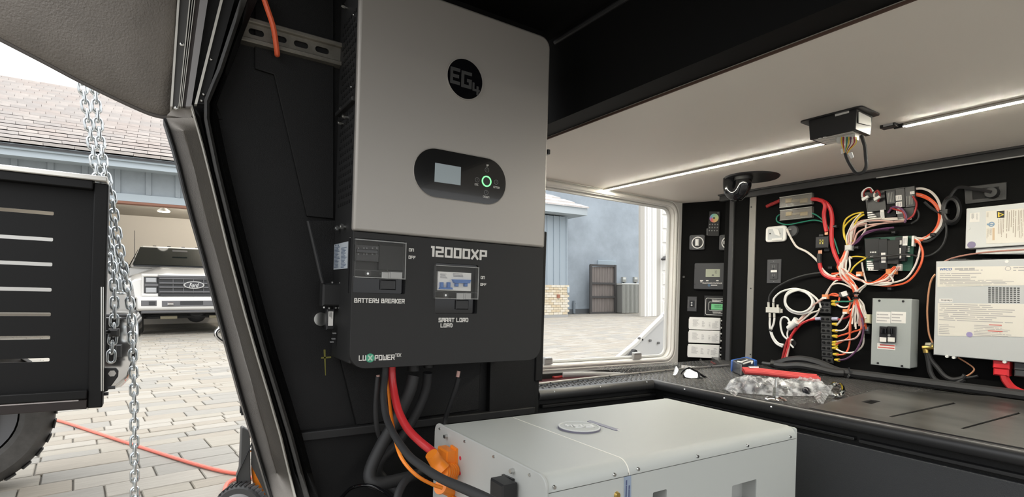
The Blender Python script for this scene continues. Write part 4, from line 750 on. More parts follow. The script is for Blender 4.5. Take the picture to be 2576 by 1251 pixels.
# coax splitter and its cables
cs = thing('coax_splitter', 'pale metal cable splitter with five screw ports', 'splitter', tuple(EL.at(*c6(200, 818))))
MB().pbox(EL, *c6(158, 802), *c6(240, 836), .004, .018, .002).build('body', mat('pale_zinc', (.66, .64, .58), .35, metal=.4), cs); MB().pbox(EL, *c6(240, 812), *c6(260, 836), .004, .008, .001).build('tab', M['pale_zinc'], cs)
for x, y0, y1 in ((177, 770, 802), (206, 775, 802), (232, 786, 804), (185, 836, 864), (212, 836, 864)): MB().cyl(EL.at(*c6(x, y0), .011), EL.at(*c6(x, y1), .011), .0058, 8).build('connector', M['pale_zinc'], cs)
wire('coax_cable', 'thin black cable arching from the splitter to the harness', e6((178, 768), (182, 735), (215, 690), (290, 645), (370, 615), (440, 600), (500, 593)), .0042, RUB, 'cable')
wire('coax_cable', 'white cable coiled in loops right of the splitter', e6((206, 772), (212, 745), (255, 708), (330, 690), (395, 705), (440, 745), (452, 790), (425, 830, .025), (360, 842, .028), (300, 820, .028), (274, 770, .028), (288, 718, .028), (335, 698, .028), (400, 712, .03), (440, 755, .032), (430, 805, .032), (380, 832, .034), (320, 822, .034), (282, 785, .034), (285, 735, .034), (330, 705, .035), (390, 700, .03), (450, 735, .025), (485, 775), (492, 805)), .0045, WHT, 'cable')
wire('coax_cable', 'outer white cable running down from the splitter', e6((185, 866), (184, 905), (188, 945), (200, 985), (225, 1022), (262, 1042)), .0048, WHT, 'cable')
wire('coax_cable', 'inner white cable running down from the splitter', e6((213, 866), (208, 900), (194, 942), (206, 985), (235, 1020), (268, 1030)), .0048, WHT, 'cable')
mb = MB().tube(e6((182, 938, .024), (200, 944, .024)), .006, 6, smooth=False); single(mb, 'cable_tie', BPL, 'black tie around the two white splitter cables', 'cable tie')
wf = thing('wall_fitting', 'white branching pipe fitting with white looped tube', 'fitting', tuple(EL.at(*c6(322, 905))))
MB().cyl(EL.at(*c6(298, 930), .02), EL.at(*c6(350, 890), .03), .013, 14).build('barrel', WHT, wf, bevel=.002); MB().cyl(EL.at(*c6(322, 905), .022), EL.at(*c6(345, 870), .024), .011, 14).build('branch', WHT, wf); MB().cyl(EL.at(*c6(300, 892), .02), EL.at(*c6(318, 915), .02), .009, 12).build('branch', WHT, wf)
part_wire(wf, e6((305, 892, .022), (290, 868), (265, 862), (250, 885), (252, 930), (268, 975), (300, 1000), (325, 998)), .0042, WHT, 'tube'); part_wire(wf, e6((296, 936, .022), (290, 970), (305, 1020), (328, 1048)), .004, WHT, 'tube')
for pts, mm, r, lb in ((((345, 925), (330, 950), (310, 985), (300, 1030), (285, 1085), (268, 1135)), RED, .006, 'red cable entering the bench, right of pair'), (((300, 990), (285, 1020), (272, 1070), (258, 1128)), REDD, .006, 'dark red cable entering the bench, left of pair'), (((310, 1000), (298, 1050), (288, 1100), (282, 1140)), PNK, .005, 'pink cable entering the bench between the red ones')):
    wire('bench_feed', lb, e6(*pts), r, mm, 'cable')
a, b = EL.hit(*c6(325, 1020)); mb = MB().disc(EL, a, b, .016, 0, .004, 20); single(mb, 'grommet', RUB, 'black grommet where the red cables enter the board', 'grommet')
# stud breakers in a column
orn = ['topmost', 'second from top', 'third from top', 'fourth from top', 'fifth from top', 'fifth from bottom', 'fourth from bottom', 'third from bottom', 'second from bottom', 'lowest']
cen = [(518, 785), (518, 820), (522, 873), (525, 910), (525, 943), (527, 978), (528, 1015), (528, 1048), (530, 1083), (533, 1120)]
base = None
for i, (x, y) in enumerate(cen):
    p = EL.at(*c6(x, y), 0)
    if base is None:
        t = thing('stud_breaker', 'x', 'breaker', p, 'two-stud breakers in a column'); aL, bL = EL.hit(*c6(x, y), .014); hw, hh2 = .0235, .0135
        MB().lbox(EL, aL-hw, bL-hh2, aL+hw, bL+hh2, 0, .014, .002).build('case', BPL, t); MB().lbox(EL, aL-hw+.003, bL-hh2+.003, aL+hw-.003, bL+hh2-.003, .014, .0152).build('face', mat('sheen_grey_face', (.05, .05, .05), .3), t)  # grey face layer paints in the sheen of the black case
        for sx_ in (-.010, .010): MB().disc(EL, aL+sx_, bL, .0055, .015, .022, 6).build('stud', BGL, t)
        base = t
    else: t = copy_tree(base); t.location = p
    t['label'] = 'black two-stud breaker, %s of the column' % orn[i]
# main wiring harness
hn = thing('wiring_harness', 'tangled wiring harness of white and orange wires tied into one trunk', 'harness', tuple(EL.at(*c6(700, 730))))
rnd = random.Random(5)
def jit(p, s=6): return (p[0]+rnd.uniform(-s, s), p[1]+rnd.uniform(-s, s), (p[2] if len(p) > 2 else .022)+rnd.uniform(-.006, .010))
def hw_(pts, mm, r=.0034, j=5): part_wire(hn, e6(*[jit(p, j) for p in pts]), r, mm)
T = (705, 735)
for i, (mm, y, x2) in enumerate(((GRN, 770, 640), (WW, 790, 640), (WW, 925, 660), (WW, 945, 650), (ORW, 978, 680), (PNK, 1015, 690), (ORW, 1048, 672), (WW, 1050, 665), (ORW, 1088, 672), (PUR, 1122, 700))):
    if i == 0: pts = [(580, 768), (620, 765), (665, 768), (690, 755), T]
    elif i == 1: pts = [(580, 785), (620, 797), (660, 795), (690, 765), T]
    elif i in (2, 3): pts = [(585, y-20), (605, y-40), (640, y-90), (685, 800), T] if i == 2 else [(585, y), (640, y-10), (672, 880), (695, 800), T]
    elif i in (4, 5): pts = [(585, y), (640, y-12), (700, y-25), (738, 930), (740, 850), (720, 790), T]
    elif i == 6: pts = [(585, y-18), (620, y-40), (672, 970), (675, 880), (690, 800), T]
    elif i == 7: pts = [(585, y), (640, 1072), (700, 1070), (745, 1030), (752, 970), (742, 880), (720, 790), T]
    elif i == 8: pts = [(590, y), (640, 1080), (668, 1020), (668, 930), (680, 840), T]
    else: pts = [(600, y), (650, 1110), (710, 1060), (742, 980), (745, 900), (722, 800), T]
    hw_(pts, mm, .0036)
    x0, y0 = pts[0]; MB().cyl(EL.at(*c6(x0-20, y0-2), .012), EL.at(*c6(x0+4, y0), .022), .0052, 8, .0075).build('lug', YEL, hn)
hw_([(480, 822), (430, 842), (380, 880), (340, 910)], WW, .0036); hw_([(485, 812), (460, 855), (400, 890), (350, 915)], WW, .004, 2)
hw_([(490, 870, .02), (430, 880), (380, 900), (345, 935), (310, 980)], RED, .0052, 2)
MB().cyl(EL.at(*c6(462, 872), .02), EL.at(*c6(492, 870), .02), .0072, 10).build('lug', mat('pale_violet', (.45, .45, .6), .4), hn); MB().cyl(EL.at(*c6(562, 872), .02), EL.at(*c6(598, 872), .02), .0075, 10).build('lug', M['pale_violet'], hn)
hw_([(595, 873), (640, 868), (670, 850), (690, 790), T], RED, .004)
for mm, pts in ((WW, [T, (690, 680), (640, 640), (590, 640), (545, 690), (522, 730)]), (WW, [T, (685, 690), (620, 655), (560, 670), (530, 725)]), (ORW, [T, (680, 672), (650, 640), (620, 625), (590, 615)]), (WW, [T, (700, 670), (660, 610), (610, 600), (570, 612), (530, 600)]), (ORW, [(520, 740), (550, 728), (590, 735), (640, 730), (665, 760), (660, 810), (640, 830)]), (ORW, [(530, 735), (570, 715), (605, 735), (600, 775), (580, 795)]), (PNK, [(510, 745), (450, 790), (400, 840), (350, 895)]), (WW, [(515, 730), (470, 770), (430, 800), (380, 860), (350, 900)])): hw_(pts, mm, .0034)
for i in range(16):                      # up the trunk to the clip and on to both modules
    mm = rnd.choice([WW, WW, WW, PNK, PNK, ORW]); e_ = rnd.uniform(-26, 26)
    hw_([T, (700+rnd.uniform(-10, 10), 690), (640+rnd.uniform(-25, 25), 620), (618+e_, 560), (642+e_*.5, 490), (655+e_*.3, 440)], mm, .0033, 4)
for i in range(12):
    mm = [WW, PNK, YEL, WW, PNK, WW, GOLD if 0 else PNK, PUR, WW, PNK, PUR, WW][i]; q = [(735, 232), (768, 290), (740, 238), (860, 262), (930, 280), (990, 262), (1005, 275), (905, 330), (770, 300), (1010, 285), (930, 320), (1040, 270)][i]
    mid = [(650, 360), (672, 350), (632, 320), (690, 300), (720, 290), (705, 305), (730, 340), (745, 370), (755, 345), (700, 320), (770, 352), (690, 300)][i]
    hw_([(655, 440), ((655+mid[0])/2, 405), mid, ((mid[0]+q[0])/2, (mid[1]+q[1])/2-10), (q[0], q[1], .03)], mm, .0033, 4)
hw_([(750, 228, .03), (690, 238), (645, 270), (630, 320), (640, 390), (690, 400)], YEL, .0034, 1); hw_([(755, 240), (720, 265), (685, 330), (662, 400), (655, 440)], YEL, .0034, 1)
hw_([(665, 605), (690, 560), (730, 525), (775, 500, .03)], YEL, .0034, 1); hw_([(670, 498), (710, 495), (760, 500)], YEL, .0028, 1)
for i in range(7): hw_([(620+i*3, 570), (690, 610+i*3), (740, 640), (785, 655+i*2), (840+i*10, 640), (890+i*8, 600), (935+i*5, 558, .03)], rnd.choice([WW, WW, PNK, ORW]), .0033, 5)
hw_([(785, 655), (840, 668), (910, 672), (1000, 655), (1060, 610), (1098, 540), (1108, 470), (1090, 415), (1062, 390, .03)], ORW, .0038, 2); hw_([(785, 650), (860, 655), (940, 652), (1010, 625), (1060, 560), (1082, 490), (1095, 420), (1064, 382, .03)], WW, .0036, 2); hw_([(655, 600), (740, 640), (800, 665), (900, 668), (930, 640), (905, 600)], WW, .0033, 3)
hw_([T, (720, 700), (760, 670), (785, 655)], WW, .0034, 3); hw_([T, (740, 690), (765, 660), (750, 590), (740, 530)], WW, .0034, 3); hw_([(640, 620), (670, 560), (665, 500), (680, 505)], WW, .0034, 2); hw_([T, (715, 690), (680, 650), (620, 600), (560, 600)], ORW, .0045, 3)
for i in range(9):
    xe = 640+i*18; hw_([T, (702+i*3, 790), (690+i*8, 860), (685+i*10, 900+18*(i % 3))], rnd.choice([ORW, ORW, PNK, WW, RED]), .0034, 5)
for dx in (-8, 0, 10): hw_([T, (735+dx, 780), (750+dx, 820), (768+dx, 870)], WW, .0034, 2)
MB().pbox(EL, *c6(755, 845), *c6(792, 900), .012, .03, .003).build('plug', mat('pale_yellow_plug', (.66, .62, .42), .4), hn); MB().pbox(EL, *c6(745, 908), *c6(790, 965), .0, .018, .003).build('relay', BPL, hn); MB().pbox(EL, *c6(750, 922), *c6(780, 945), .018, .019).build('relay_label', mat('grey_blue_label', (.25, .28, .33), .5), hn)
MB().pbox(EL, *c6(635, 424), *c6(676, 458), .012, .036, .003).build('wire_clip', mat('clear_connector', (.6, .6, .57), .3), hn)
for x, y, w_ in ((706, 716, 32), (704, 745, 32)): MB().tube(e6((x-w_/2, y+3, .028), (x, y-2, .044), (x+w_/2, y+2, .03)), .0045, 6).build('cable_tie', BPL, hn)
for x, y in ((785, 645), (545, 562), (572, 312), (705, 440), (905, 690), (928, 348)): MB().pbox(EL, *c6(x-12, y-8), *c6(x+12, y+8), 0, .03, .003).build('tie_mount', BPL, hn)
for x, y, mm in ((515, 738, ORW), (640, 828, ORW), (722, 600, ORW)): MB().pbox(EL, *c6(x-18, y-14), *c6(x+18, y+14), .02, .036, .003).build('lever_connector', mat('orange_lever', (.72, .26, .1), .35), hn); MB().pbox(EL, *c6(x-16, y+2), *c6(x+10, y+14), .036, .04).build('lever', WHT, hn)
MB().pbox(EL, *c6(598, 712), *c6(650, 742), .01, .032, .004).build('small_relay', mat('dark_clear', (.12, .12, .12), .15), hn); MB().pquad(EL, [c6(*p) for p in ((612, 712), (645, 702), (655, 728), (625, 738))], .032, .037).build('relay_tag', WHT, hn)
# right-hand harness arc
h2 = thing('harness_loop', 'arched loop of white, orange and black wires right of the control boards', 'harness', tuple(EL.at(*c6(1220, 230))))
for mm, r, pts in ((WW, .0045, ((1062, 85), (1110, 84), (1160, 104), (1200, 150), (1222, 215), (1228, 260), (1215, 310), (1180, 355), (1130, 385), (1062, 382))), (ORW, .0045, ((1064, 112), (1115, 125), (1165, 155), (1200, 195), (1215, 240), (1210, 290), (1180, 340), (1140, 372), (1100, 395), (1064, 408))),
 (ORW, .004, ((1064, 122), (1120, 138), (1172, 170), (1206, 225), (1205, 290), (1170, 350), (1110, 392), (1072, 410))), (PNK, .004, ((1064, 118), (1125, 130), (1180, 175), (1212, 230), (1212, 300), (1172, 355), (1120, 380), (1080, 392))), (RUB, .0045, ((1120, 165), (1160, 200), (1200, 225), (1235, 250), (1240, 300), (1200, 360), (1150, 400), (1110, 405))), (RUB, .0038, ((1235, 230), (1252, 310), (1248, 380), (1220, 440), (1160, 485), (1090, 494), (1010, 482, .045), (870, 492, .055), (770, 505, .04)))): part_wire(h2, e6(*pts), r, mm)
for x, y in ((1218, 222), (1165, 362)): MB().pbox(EL, *c6(x-14, y-10), *c6(x+14, y+10), .008, .034, .004).build('cable_tie', BPL, h2)
# control boards
def board(nm, label, c4_, slabs, labs, tabs, extra):
    t = thing(nm, label, 'circuit board', tuple(EL.at(*c6(*c4_[0])))); bp = MB().pquad(EL, [c6(*p) for p in c4_], .0, .008).build('board', extra, t)
    def q(u0, v0, u1, v1):
        f = lambda u, v: tuple(sum(w_*c[k] for w_, c in zip(((1-u)*(1-v), u*(1-v), u*v, (1-u)*v), c4_)) for k in (0, 1)); return [c6(*f(*p)) for p in ((u0, v0), (u1, v0), (u1, v1), (u0, v1))]
    for (u0, v0, u1, v1, d, mm, n_) in slabs: MB().pquad(EL, q(u0, v0, u1, v1), .008, d).build(n_, mm, t, bevel=.0012, seg=1)
    for (u0, v0, u1, v1, d) in labs:
        l_ = MB().pquad(EL, q(u0, v0, u1, v1), d, d+.0008).build('label', LAB, t); mb = MB()
        for k in range(3): mb.pquad(EL, q(u0+(u1-u0)*(.2+.25*k), v0+(v1-v0)*.2, u0+(u1-u0)*(.3+.25*k), v0+(v1-v0)*.8), d+.0008, d+.0011)
        mb.build('print', mat('grey_print', (.3, .3, .32), .6), l_, smooth=0)
    for (u0, v0, u1, v1, d, mm) in tabs: MB().pquad(EL, q(u0, v0, u1, v1), .008, d).build('tab', mm, t)
    return t
pin = mat('pin_grey', (.22, .22, .21), .4)
b1 = board('control_board', 'upper black control board with rows of plug connectors', [(758, 108), (1062, 66), (1064, 268), (782, 300)],
 [(.02, .02, .40, .62, .022, BPL, 'cover'), (.42, .05, .60, .45, .030, DGR, 'connector'), (.60, .02, .80, .60, .026, BPL, 'cover'), (.80, .0, 1, .62, .034, BPL, 'connector'), (.40, .45, .60, .85, .024, BGL, 'connector'), (.62, .62, .98, .95, .028, BPL, 'connector')],
 [(.60, .22, .73, .38, .026), (.60, .42, .73, .58, .026), (.60, .62, .73, .78, .028), (.90, .16, .99, .24, .034), (.27, .60, .35, .92, .022)],
 [(.0, .62+.07*k, .10+.035*k, .66+.07*k, .02, WHT) for k in range(5)]+[(.43+.03*k, .10, .445+.03*k, .40, .032, pin) for k in range(5)]+[(.82+.03*k, .28, .835+.03*k, .55, .036, pin) for k in range(5)], BPL)
for pts, mm in ((((770, 145, .03), (750, 120, .05), (762, 92, .06), (790, 85, .06), (800, 110, .05)), REDD), (((775, 150, .03), (745, 135, .05), (748, 100, .06), (785, 78, .06), (810, 100, .05)), WHT), (((830, 160, .03), (815, 125, .05), (828, 100, .05), (848, 112, .04)), WW), (((840, 160, .03), (850, 120, .05), (835, 95, .06), (820, 110, .05)), REDD), (((1050, 130, .035), (1072, 175, .04), (1055, 240, .045), (1020, 270, .045)), REDD), (((900, 230, .03), (930, 195, .04), (980, 205, .05), (1010, 250, .05), (1000, 290, .05)), PUR), (((1060, 195, .03), (1085, 230, .035), (1078, 270, .035), (1040, 295, .03)), RUB), (((915, 200, .03), (945, 210, .045), (990, 225, .05), (1005, 265, .05)), REDD)): part_wire(b1, e6(*pts), .0035, mm)
for x, y in ((760, 140), (832, 140)): MB().pquad(EL, [c6(*p) for p in ((x-22, y+4), (x+14, y-16), (x+20, y-4), (x-16, y+18))], .04, .05).build('white_plug', WHT, b1)
b2 = board('control_board', 'lower green control board under black covers', [(756, 384), (1058, 368), (1046, 582), (768, 580)],
 [(.0, .02, .30, .58, .020, BPL, 'cover'), (.16, .52, .36, .98, .024, BPL, 'cover'), (.28, .05, .46, .95, .032, BPL, 'cover'), (.46, .10, .70, .80, .034, BPM, 'cover'), (.62, .02, .84, .72, .028, BPL, 'cover'), (.95, .0, 1.0, .30, .03, WHT, 'connector'), (.42, .94, .64, 1.10, .03, M['orange_lever'], 'connector'), (.66, .80, .76, 1.0, .022, M['clear_connector'], 'connector')],
 [(.62, .12, .75, .24, .029), (.62, .34, .74, .50, .029), (.62, .54, .75, .64, .029), (.33, .46, .42, .76, .033), (.04, .92, .26, 1.0, .02), (.77, .0, .87, .27, .029), (.84, .52, .94, .60, .02)],
 [(.02, .70+.06*k, .12+.03*k, .74+.06*k, .02, WHT) for k in range(4)]+[(.10+.035*k, .42, .12+.035*k, .46, .022, WHT) for k in range(4)]+[(.10+.035*k, .56, .12+.035*k, .60, .026, WHT) for k in range(3)]+[(.88, .30+.06*k, .92, .33+.06*k, .012, WHT) for k in range(3)], PCB)
# breaker panel
bp_ = thing('breaker_panel', 'grey metal breaker panel with two black breakers in its door', 'breaker panel', tuple(EL.at(*c6(920, 960))))
D = .070; Q = [c6(*p) for p in ((805, 745), (1039, 757), (1034, 1176), (796, 1148))]; a0, b0, a1, b1_ = EL.rect(2192.5, 751.5, 2291.5, 923, D)
MB().lbox(EL, a0+.001, b0+.001, a1-.001, b1_-.001, 0, D-.003).build('box', PGREY, bp_, bevel=.003); dr = MB().lbox(EL, a0, b0, a1, b1_, D-.003, D, .0012).build('door', PGREY, bp_)
for x0, x1 in ((828, 914), (918, 1007)):
    l_ = MB().pbox(EL, *c6(x0, 830), *c6(x1, 898), D, D+.0008).build('label', LAB, dr); mb = MB(); fine(mb, EL, *c6(x0+4, 838), *c6(x1-4, 894), D+.0009, 3, int(x0), .4, 1); mb.build('print', M['driver_print'], l_, smooth=0)
for x0, x1, tg in ((846, 892, 0), (895, 943, 1)):
    k = MB().pbox(EL, *c6(x0, 918), *c6(x1, 1014), D-.002, D+.010, .001).build('breaker', BPL, bp_)
    for dx in ((8, 28) if not tg else (16,)): MB().pbox(EL, *c6(x0+dx, 930), *c6(x0+dx+10, 962), D+.010, D+.020, .002).build('toggle', BGL, k)
    MB().pbox(EL, *c6(x0+2, 984), *c6(x1-3, 1012), D+.010, D+.0108).build('label', LAB, k)
a, b = EL.hit(*c6(907, 972), D+.01); MB().disc(EL, a, b, .005, D+.01, D+.013, 12).build('test_button', MGR, bp_)
l_ = MB().pbox(EL, *c6(834, 1022), *c6(943, 1058), D, D+.0008).build('label', LAB, dr); MB().pbox(EL, *c6(850, 1029), *c6(940, 1036), D+.0008, D+.0012).build('red_line', mat('red_print2', (.65, .1, .08), .5), l_); MB().pbox(EL, *c6(838, 1044), *c6(938, 1050), D+.0008, D+.0012).build('red_line', M['red_print2'], l_)
for x, y in ((847, 762), (991, 766), (838, 1140), (984, 1158)): a, b = EL.hit(*c6(x, y), D); MB().disc(EL, a, b, .0045, D, D+.0035, 10, .003).build('screw', BPL, dr)
# power converter
D = .055; cv = thing('power_converter', 'pale grey power converter with large printed labels and vent holes', 'converter', tuple(EL.at(2480, 780)))
a0, b0, a1, b1_ = EL.rect(2351, 656, 2690, 913, D); bL = EL.hit(2349, 893, D)[1]; bT = EL.hit(2354, 658, D)[1]
MB().lbox(EL, a0, bL, a1, bT, 0, D, .002).build('case', PGRY2, cv)
def lbl(x0, y0, x1, y1, parent, d, m_=LABC, sl=0):
    return MB().pquad(EL, [(x0, y0), (x1, y0+sl), (x1, y1+sl*1.6), (x0, y1)], d, d+.0008).build('label', m_, parent)
t1 = lbl(2358, 672, 2700, 722, cv, D, sl=-4); ftext('WFCO', EL, 2364, 674.5, 2395, 681, D+.001, mat('blue_print', (.06, .14, .36), .5), t1, fat=.03, shear=.2)
mb = MB(); fine(mb, EL, 2402, 672, 2496, 679, D+.0009, 1, 3, .7, 5); fine(mb, EL, 2413, 678, 2480, 682, D+.0009, 1, 5, .6, 4); fine(mb, EL, 2364, 686, 2485, 705, D+.0009, 4, 8, .45, 3); fine(mb, EL, 2364, 704, 2572, 719, D+.0009, 5, 11, .5, 4); fine(mb, EL, 2549, 670, 2600, 684, D+.0009, 2, 13, .4, 3); mb.build('print', M['driver_print'], t1, smooth=0)
a, b = EL.hit(2536, 676, D); MB().ring(EL, a, b, .006, .0078, D+.0008, D+.0012, 18).build('mark', M['driver_print'], t1)
t2 = lbl(2359, 763, 2700, 845, cv, D, sl=3); mb = MB(); fine(mb, EL, 2363, 766, 2574, 812, D+.0009, 9, 21, .4, 4); fine(mb, EL, 2362, 816, 2402, 842, D+.0009, 6, 22, .4, 1); fine(mb, EL, 2450, 820, 2572, 848, D+.0009, 7, 23, .35, 3); mb.build('print', M['driver_print'], t2, smooth=0)
for x, y, w_ in ((2488, 818, 32), (2485, 833.5, 37)): MB().pbox(EL, x, y-1, x+w_, y+1.2, D+.001, D+.0014).build('red_line', mat('red_print3', (.6, .12, .1), .5), t2)
a, b = EL.hit(2439, 842, D); MB().disc(EL, a, b, .009, D+.001, D+.0014, 16).build('violet_mark', mat('violet_print', (.33, .28, .5), .5), t2)
t3 = lbl(2362, 752, 2396, 761, cv, D, LAB); mb = MB(); fine(mb, EL, 2367, 754, 2394, 759, D+.0009, 9, 31, .5, 0, True); mb.build('print', INK, t3, smooth=0)
mb = MB()
for i in range(9):
    for j in range(8): x = 2486+i*9.1; y = 723+j*5.1+(i*.12); mb.pbox(EL, x, y, x+6.2, y+3.0, D, D+.0006)
o = mb.build('vent_pattern', mat('vent_dark', (.05, .055, .055), .6), cv); o['kind'] = 'stuff'
mb = MB(); rr = random.Random(2)
for i in range(14): x = 2390+i*20; a, b = EL.hit(x, 655, D-.01); mb.lbox(EL, a, b-.004, a+.022, b+.002+rr.random()*.003, .01, D-.012)
o = mb.build('top_fins', mat('dark_fin', (.05, .05, .05), .4), cv); o['kind'] = 'stuff'
for px, py in ((2533, 658.5), (2382, 897), (2399, 900), (2527, 911)): a, b = EL.hit(px, py, D); MB().disc(EL, a, b, .005, D-.01, D+.002, 12).build('tab', WHT, cv)
# upper converter box, tilted a little
D = .05; ub = thing('charger_box', 'white metal charger box with sideways label and warning triangle', 'charger', tuple(EL.at(2500, 575)))
MB().pquad(EL, [(2431, 525), (2690, 498), (2690, 609), (2428, 626)], 0, D).build('case', mat('white_enamel', (.62, .63, .62), .4), ub, bevel=.002); MB().pquad(EL, [(2456, 627), (2690, 612), (2690, 640), (2454, 639)], 0, D-.012).build('flange', M['white_enamel'], ub)
c8 = lambda x, y: (2300+x/4.811, 440+y/4.811)
def q8(pts, d0, d1, nm, mm, par): return MB().pquad(EL, [c8(*p) for p in pts], d0, d1).build(nm, mm, par)
l1 = q8(((868, 440), (1800, 370), (1800, 800), (870, 835)), D, D+.0008, 'label', LABC, ub); l2 = q8(((676, 465), (790, 455), (790, 570), (670, 575)), D, D+.0008, 'label', LAB, ub)
mb = MB(); fine(mb, EL, *c8(690, 468), *c8(722, 570), D+.0009, 3, 2, .6, 3, True); fine(mb, EL, *c8(750, 468), *c8(772, 560), D+.0009, 2, 3, .4, 1, True); mb.build('print', M['driver_print'], l2, smooth=0)
mb = MB(); fine(mb, EL, *c8(1010, 530), *c8(1090, 780), D+.0009, 4, 4, .35, 2, True); fine(mb, EL, *c8(1110, 430), *c8(1240, 770), D+.0009, 5, 5, .35, 3, True); fine(mb, EL, *c8(1250, 425), *c8(1326, 800), D+.0009, 4, 6, .35, 3, True); fine(mb, EL, *c8(875, 650), *c8(940, 790), D+.0009, 5, 7, .35, 2, True); fine(mb, EL, *c8(875, 455), *c8(900, 545), D+.0009, 2, 8, .35, 2, True); mb.build('print', mat('brown_print', (.38, .33, .27), .6), l1, smooth=0)
q8(((945, 645), (972, 642), (972, 790), (945, 795)), D+.0008, D+.0012, 'orange_text_strip', mat('tan_print', (.6, .45, .3), .6), l1)
wq = q8(((1000, 440), (1092, 433), (1090, 520), (1002, 524)), D+.0008, D+.0012, 'warning_square', BPL, l1); q8(((1012, 450), (1082, 480), (1082, 484), (1012, 516)), D+.0012, D+.0016, 'warning_triangle', YEL, wq); q8(((1030, 470), (1060, 482), (1060, 486), (1030, 498)), D+.0016, D+.0018, 'warning_mark', BPL, wq)
a, b = EL.hit(*c8(935, 600), D); MB().ring(EL, a, b, .005, .0085, D+.0008, D+.0012, 18).build('blue_mark', mat('dusty_blue_print', (.2, .3, .42), .5), l1); q8(((878, 590), (972, 596), (972, 604), (878, 612)), D+.0012, D+.0014, 'blue_bar', M['dusty_blue_print'], l1)
a, b = EL.hit(*c8(693, 848), D); MB().disc(EL, a, b, .0118, D, D+.0008, 20).build('violet_dot', mat('violet_grey_print', (.22, .19, .3), .5), ub); a, b = EL.hit(*c8(655, 652), D); MB().disc(EL, a, b, .0055, D, D+.002, 12).build('rivet', M['white_enamel'], ub)
# recessed inlet with black plug and coil
ri = thing('recessed_outlet', 'dark recessed outlet with black plug above the charger box', 'outlet', tuple(EL.at(2478, 487)))
MB().pquad(EL, [c8(*p) for p in ((600, 145), (1118, 85), (1112, 300), (612, 358))], 0, .006).build('frame', mat('dark_frame', (.028, .028, .028), .5), ri, bevel=.002); q8(((698, 175), (1025, 140), (1020, 268), (705, 300)), .006, .0075, 'recess', BLK, ri)
a, b = EL.hit(*c8(935, 215), .02); MB().disc(EL, a, b, .020, .006, .028, 20, .017).build('plug', BPL, ri); part_wire(ri, [EL.at(*c8(*p), .03) for p in ((930, 210), (850, 190), (720, 172), (600, 150), (520, 160), (470, 215), (430, 270), (380, 300))], .0058, BPL, 'cord')
cl = thing('cord_coil', 'coiled black cord tied beside the recessed outlet', 'cord', tuple(EL.at(*c8(450, 430))))
for k in range(3): MB().tube([EL.at(*c8(450+(105-8*k)*math.cos(t*math.pi/7), 430+(165-14*k)*math.sin(t*math.pi/7)), .02+.009*k) for t in range(14)], .006, 8, 4, closed=True).build('turn', BPL, cl)
MB().pquad(EL, [c8(*p) for p in ((330, 420), (400, 415), (400, 470), (330, 470))], .02, .045).build('tie', BPL, cl)
# brass fitting, cables under the converter
bf = thing('brass_fitting', 'brass elbow fitting at the lower left corner of the converter', 'fitting', tuple(EL.at(2335, 876)))
MB().cyl(EL.at(2322, 876, .03), EL.at(2349, 873, .03), .0105, 8).build('barrel', GOLD, bf); MB().cyl(EL.at(2331, 868, .03), EL.at(2345, 868, .036), .0095, 6).build('nut', mat('pale_nickel', (.7, .66, .52), .3, metal=.9), bf); MB().cyl(EL.at(2328, 876, .03), EL.at(2330, 888, .03), .0095, 10).build('tail', GOLD, bf)
e_ = lambda *p: [EL.at(q[0], q[1], q[2] if len(q) > 2 else .025) for q in p]
wire('sheathed_cable', 'left black cable dropping from the brass fitting', e_((2331, 886), (2336, 910), (2340, 935), (2352, 955), (2378, 968), (2404, 966), (2425, 955)), .0088, RUB, 'cable'); wire('sheathed_cable', 'right black cable dropping from the brass fitting', e_((2334, 886), (2342, 905), (2358, 925), (2375, 945), (2395, 955), (2420, 952), (2428, 944)), .0078, RUB, 'cable')
wire('lead_wire', 'thin black lead ending in mid air below the converter', e_((2400, 958), (2418, 952), (2440, 950), (2460, 946)), .004, RUB)
wire('bond_wire', 'copper coloured wire arching along the left side of the converter', e_((2353, 690), (2343, 705), (2337, 730), (2333, 770), (2333, 800), (2337, 840), (2346, 864)), .0032, mat('copper_wire', (.62, .3, .16), .35, metal=.3)); wire('bond_wire', 'thin copper coloured wire bent below the converter', e_((2410, 900), (2430, 912), (2447, 924), (2450, 932), (2440, 942), (2424, 950)), .0026, M['copper_wire'])
wire('bond_wire', 'pinkish wire between the charger box and the converter', e_((2376, 658, .04), (2395, 650, .04), (2430, 642, .05), (2490, 634, .055), (2580, 628, .055)), .0028, mat('dusty_pink_wire', (.42, .2, .16), .4))
rc = thing('power_connector', 'bright red block connector under the converter', 'connector', tuple(EL.at(2518, 927))); MB().pbox(EL, 2497, 908, 2539, 928, .006, .045, .003).build('housing', mat('bright_red_plastic', (.75, .03, .04), .35), rc); MB().pbox(EL, 2498, 927, 2537, 946, .002, .042, .004).build('housing_half', M['bright_red_plastic'], rc); part_wire(rc, e_((2525, 944, .03), (2532, 960, .03), (2552, 980, .03), (2600, 1000, .03)), .012, RED, 'cable')
rc2 = thing('power_connector', 'dark grey block connector at the right edge of the board', 'connector', tuple(EL.at(2570, 930))); MB().pbox(EL, 2550, 914, 2610, 934, .006, .04, .003).build('housing', DGR, rc2); MB().pbox(EL, 2551, 933, 2608, 950, .002, .038, .003).build('housing_half', DGR, rc2)
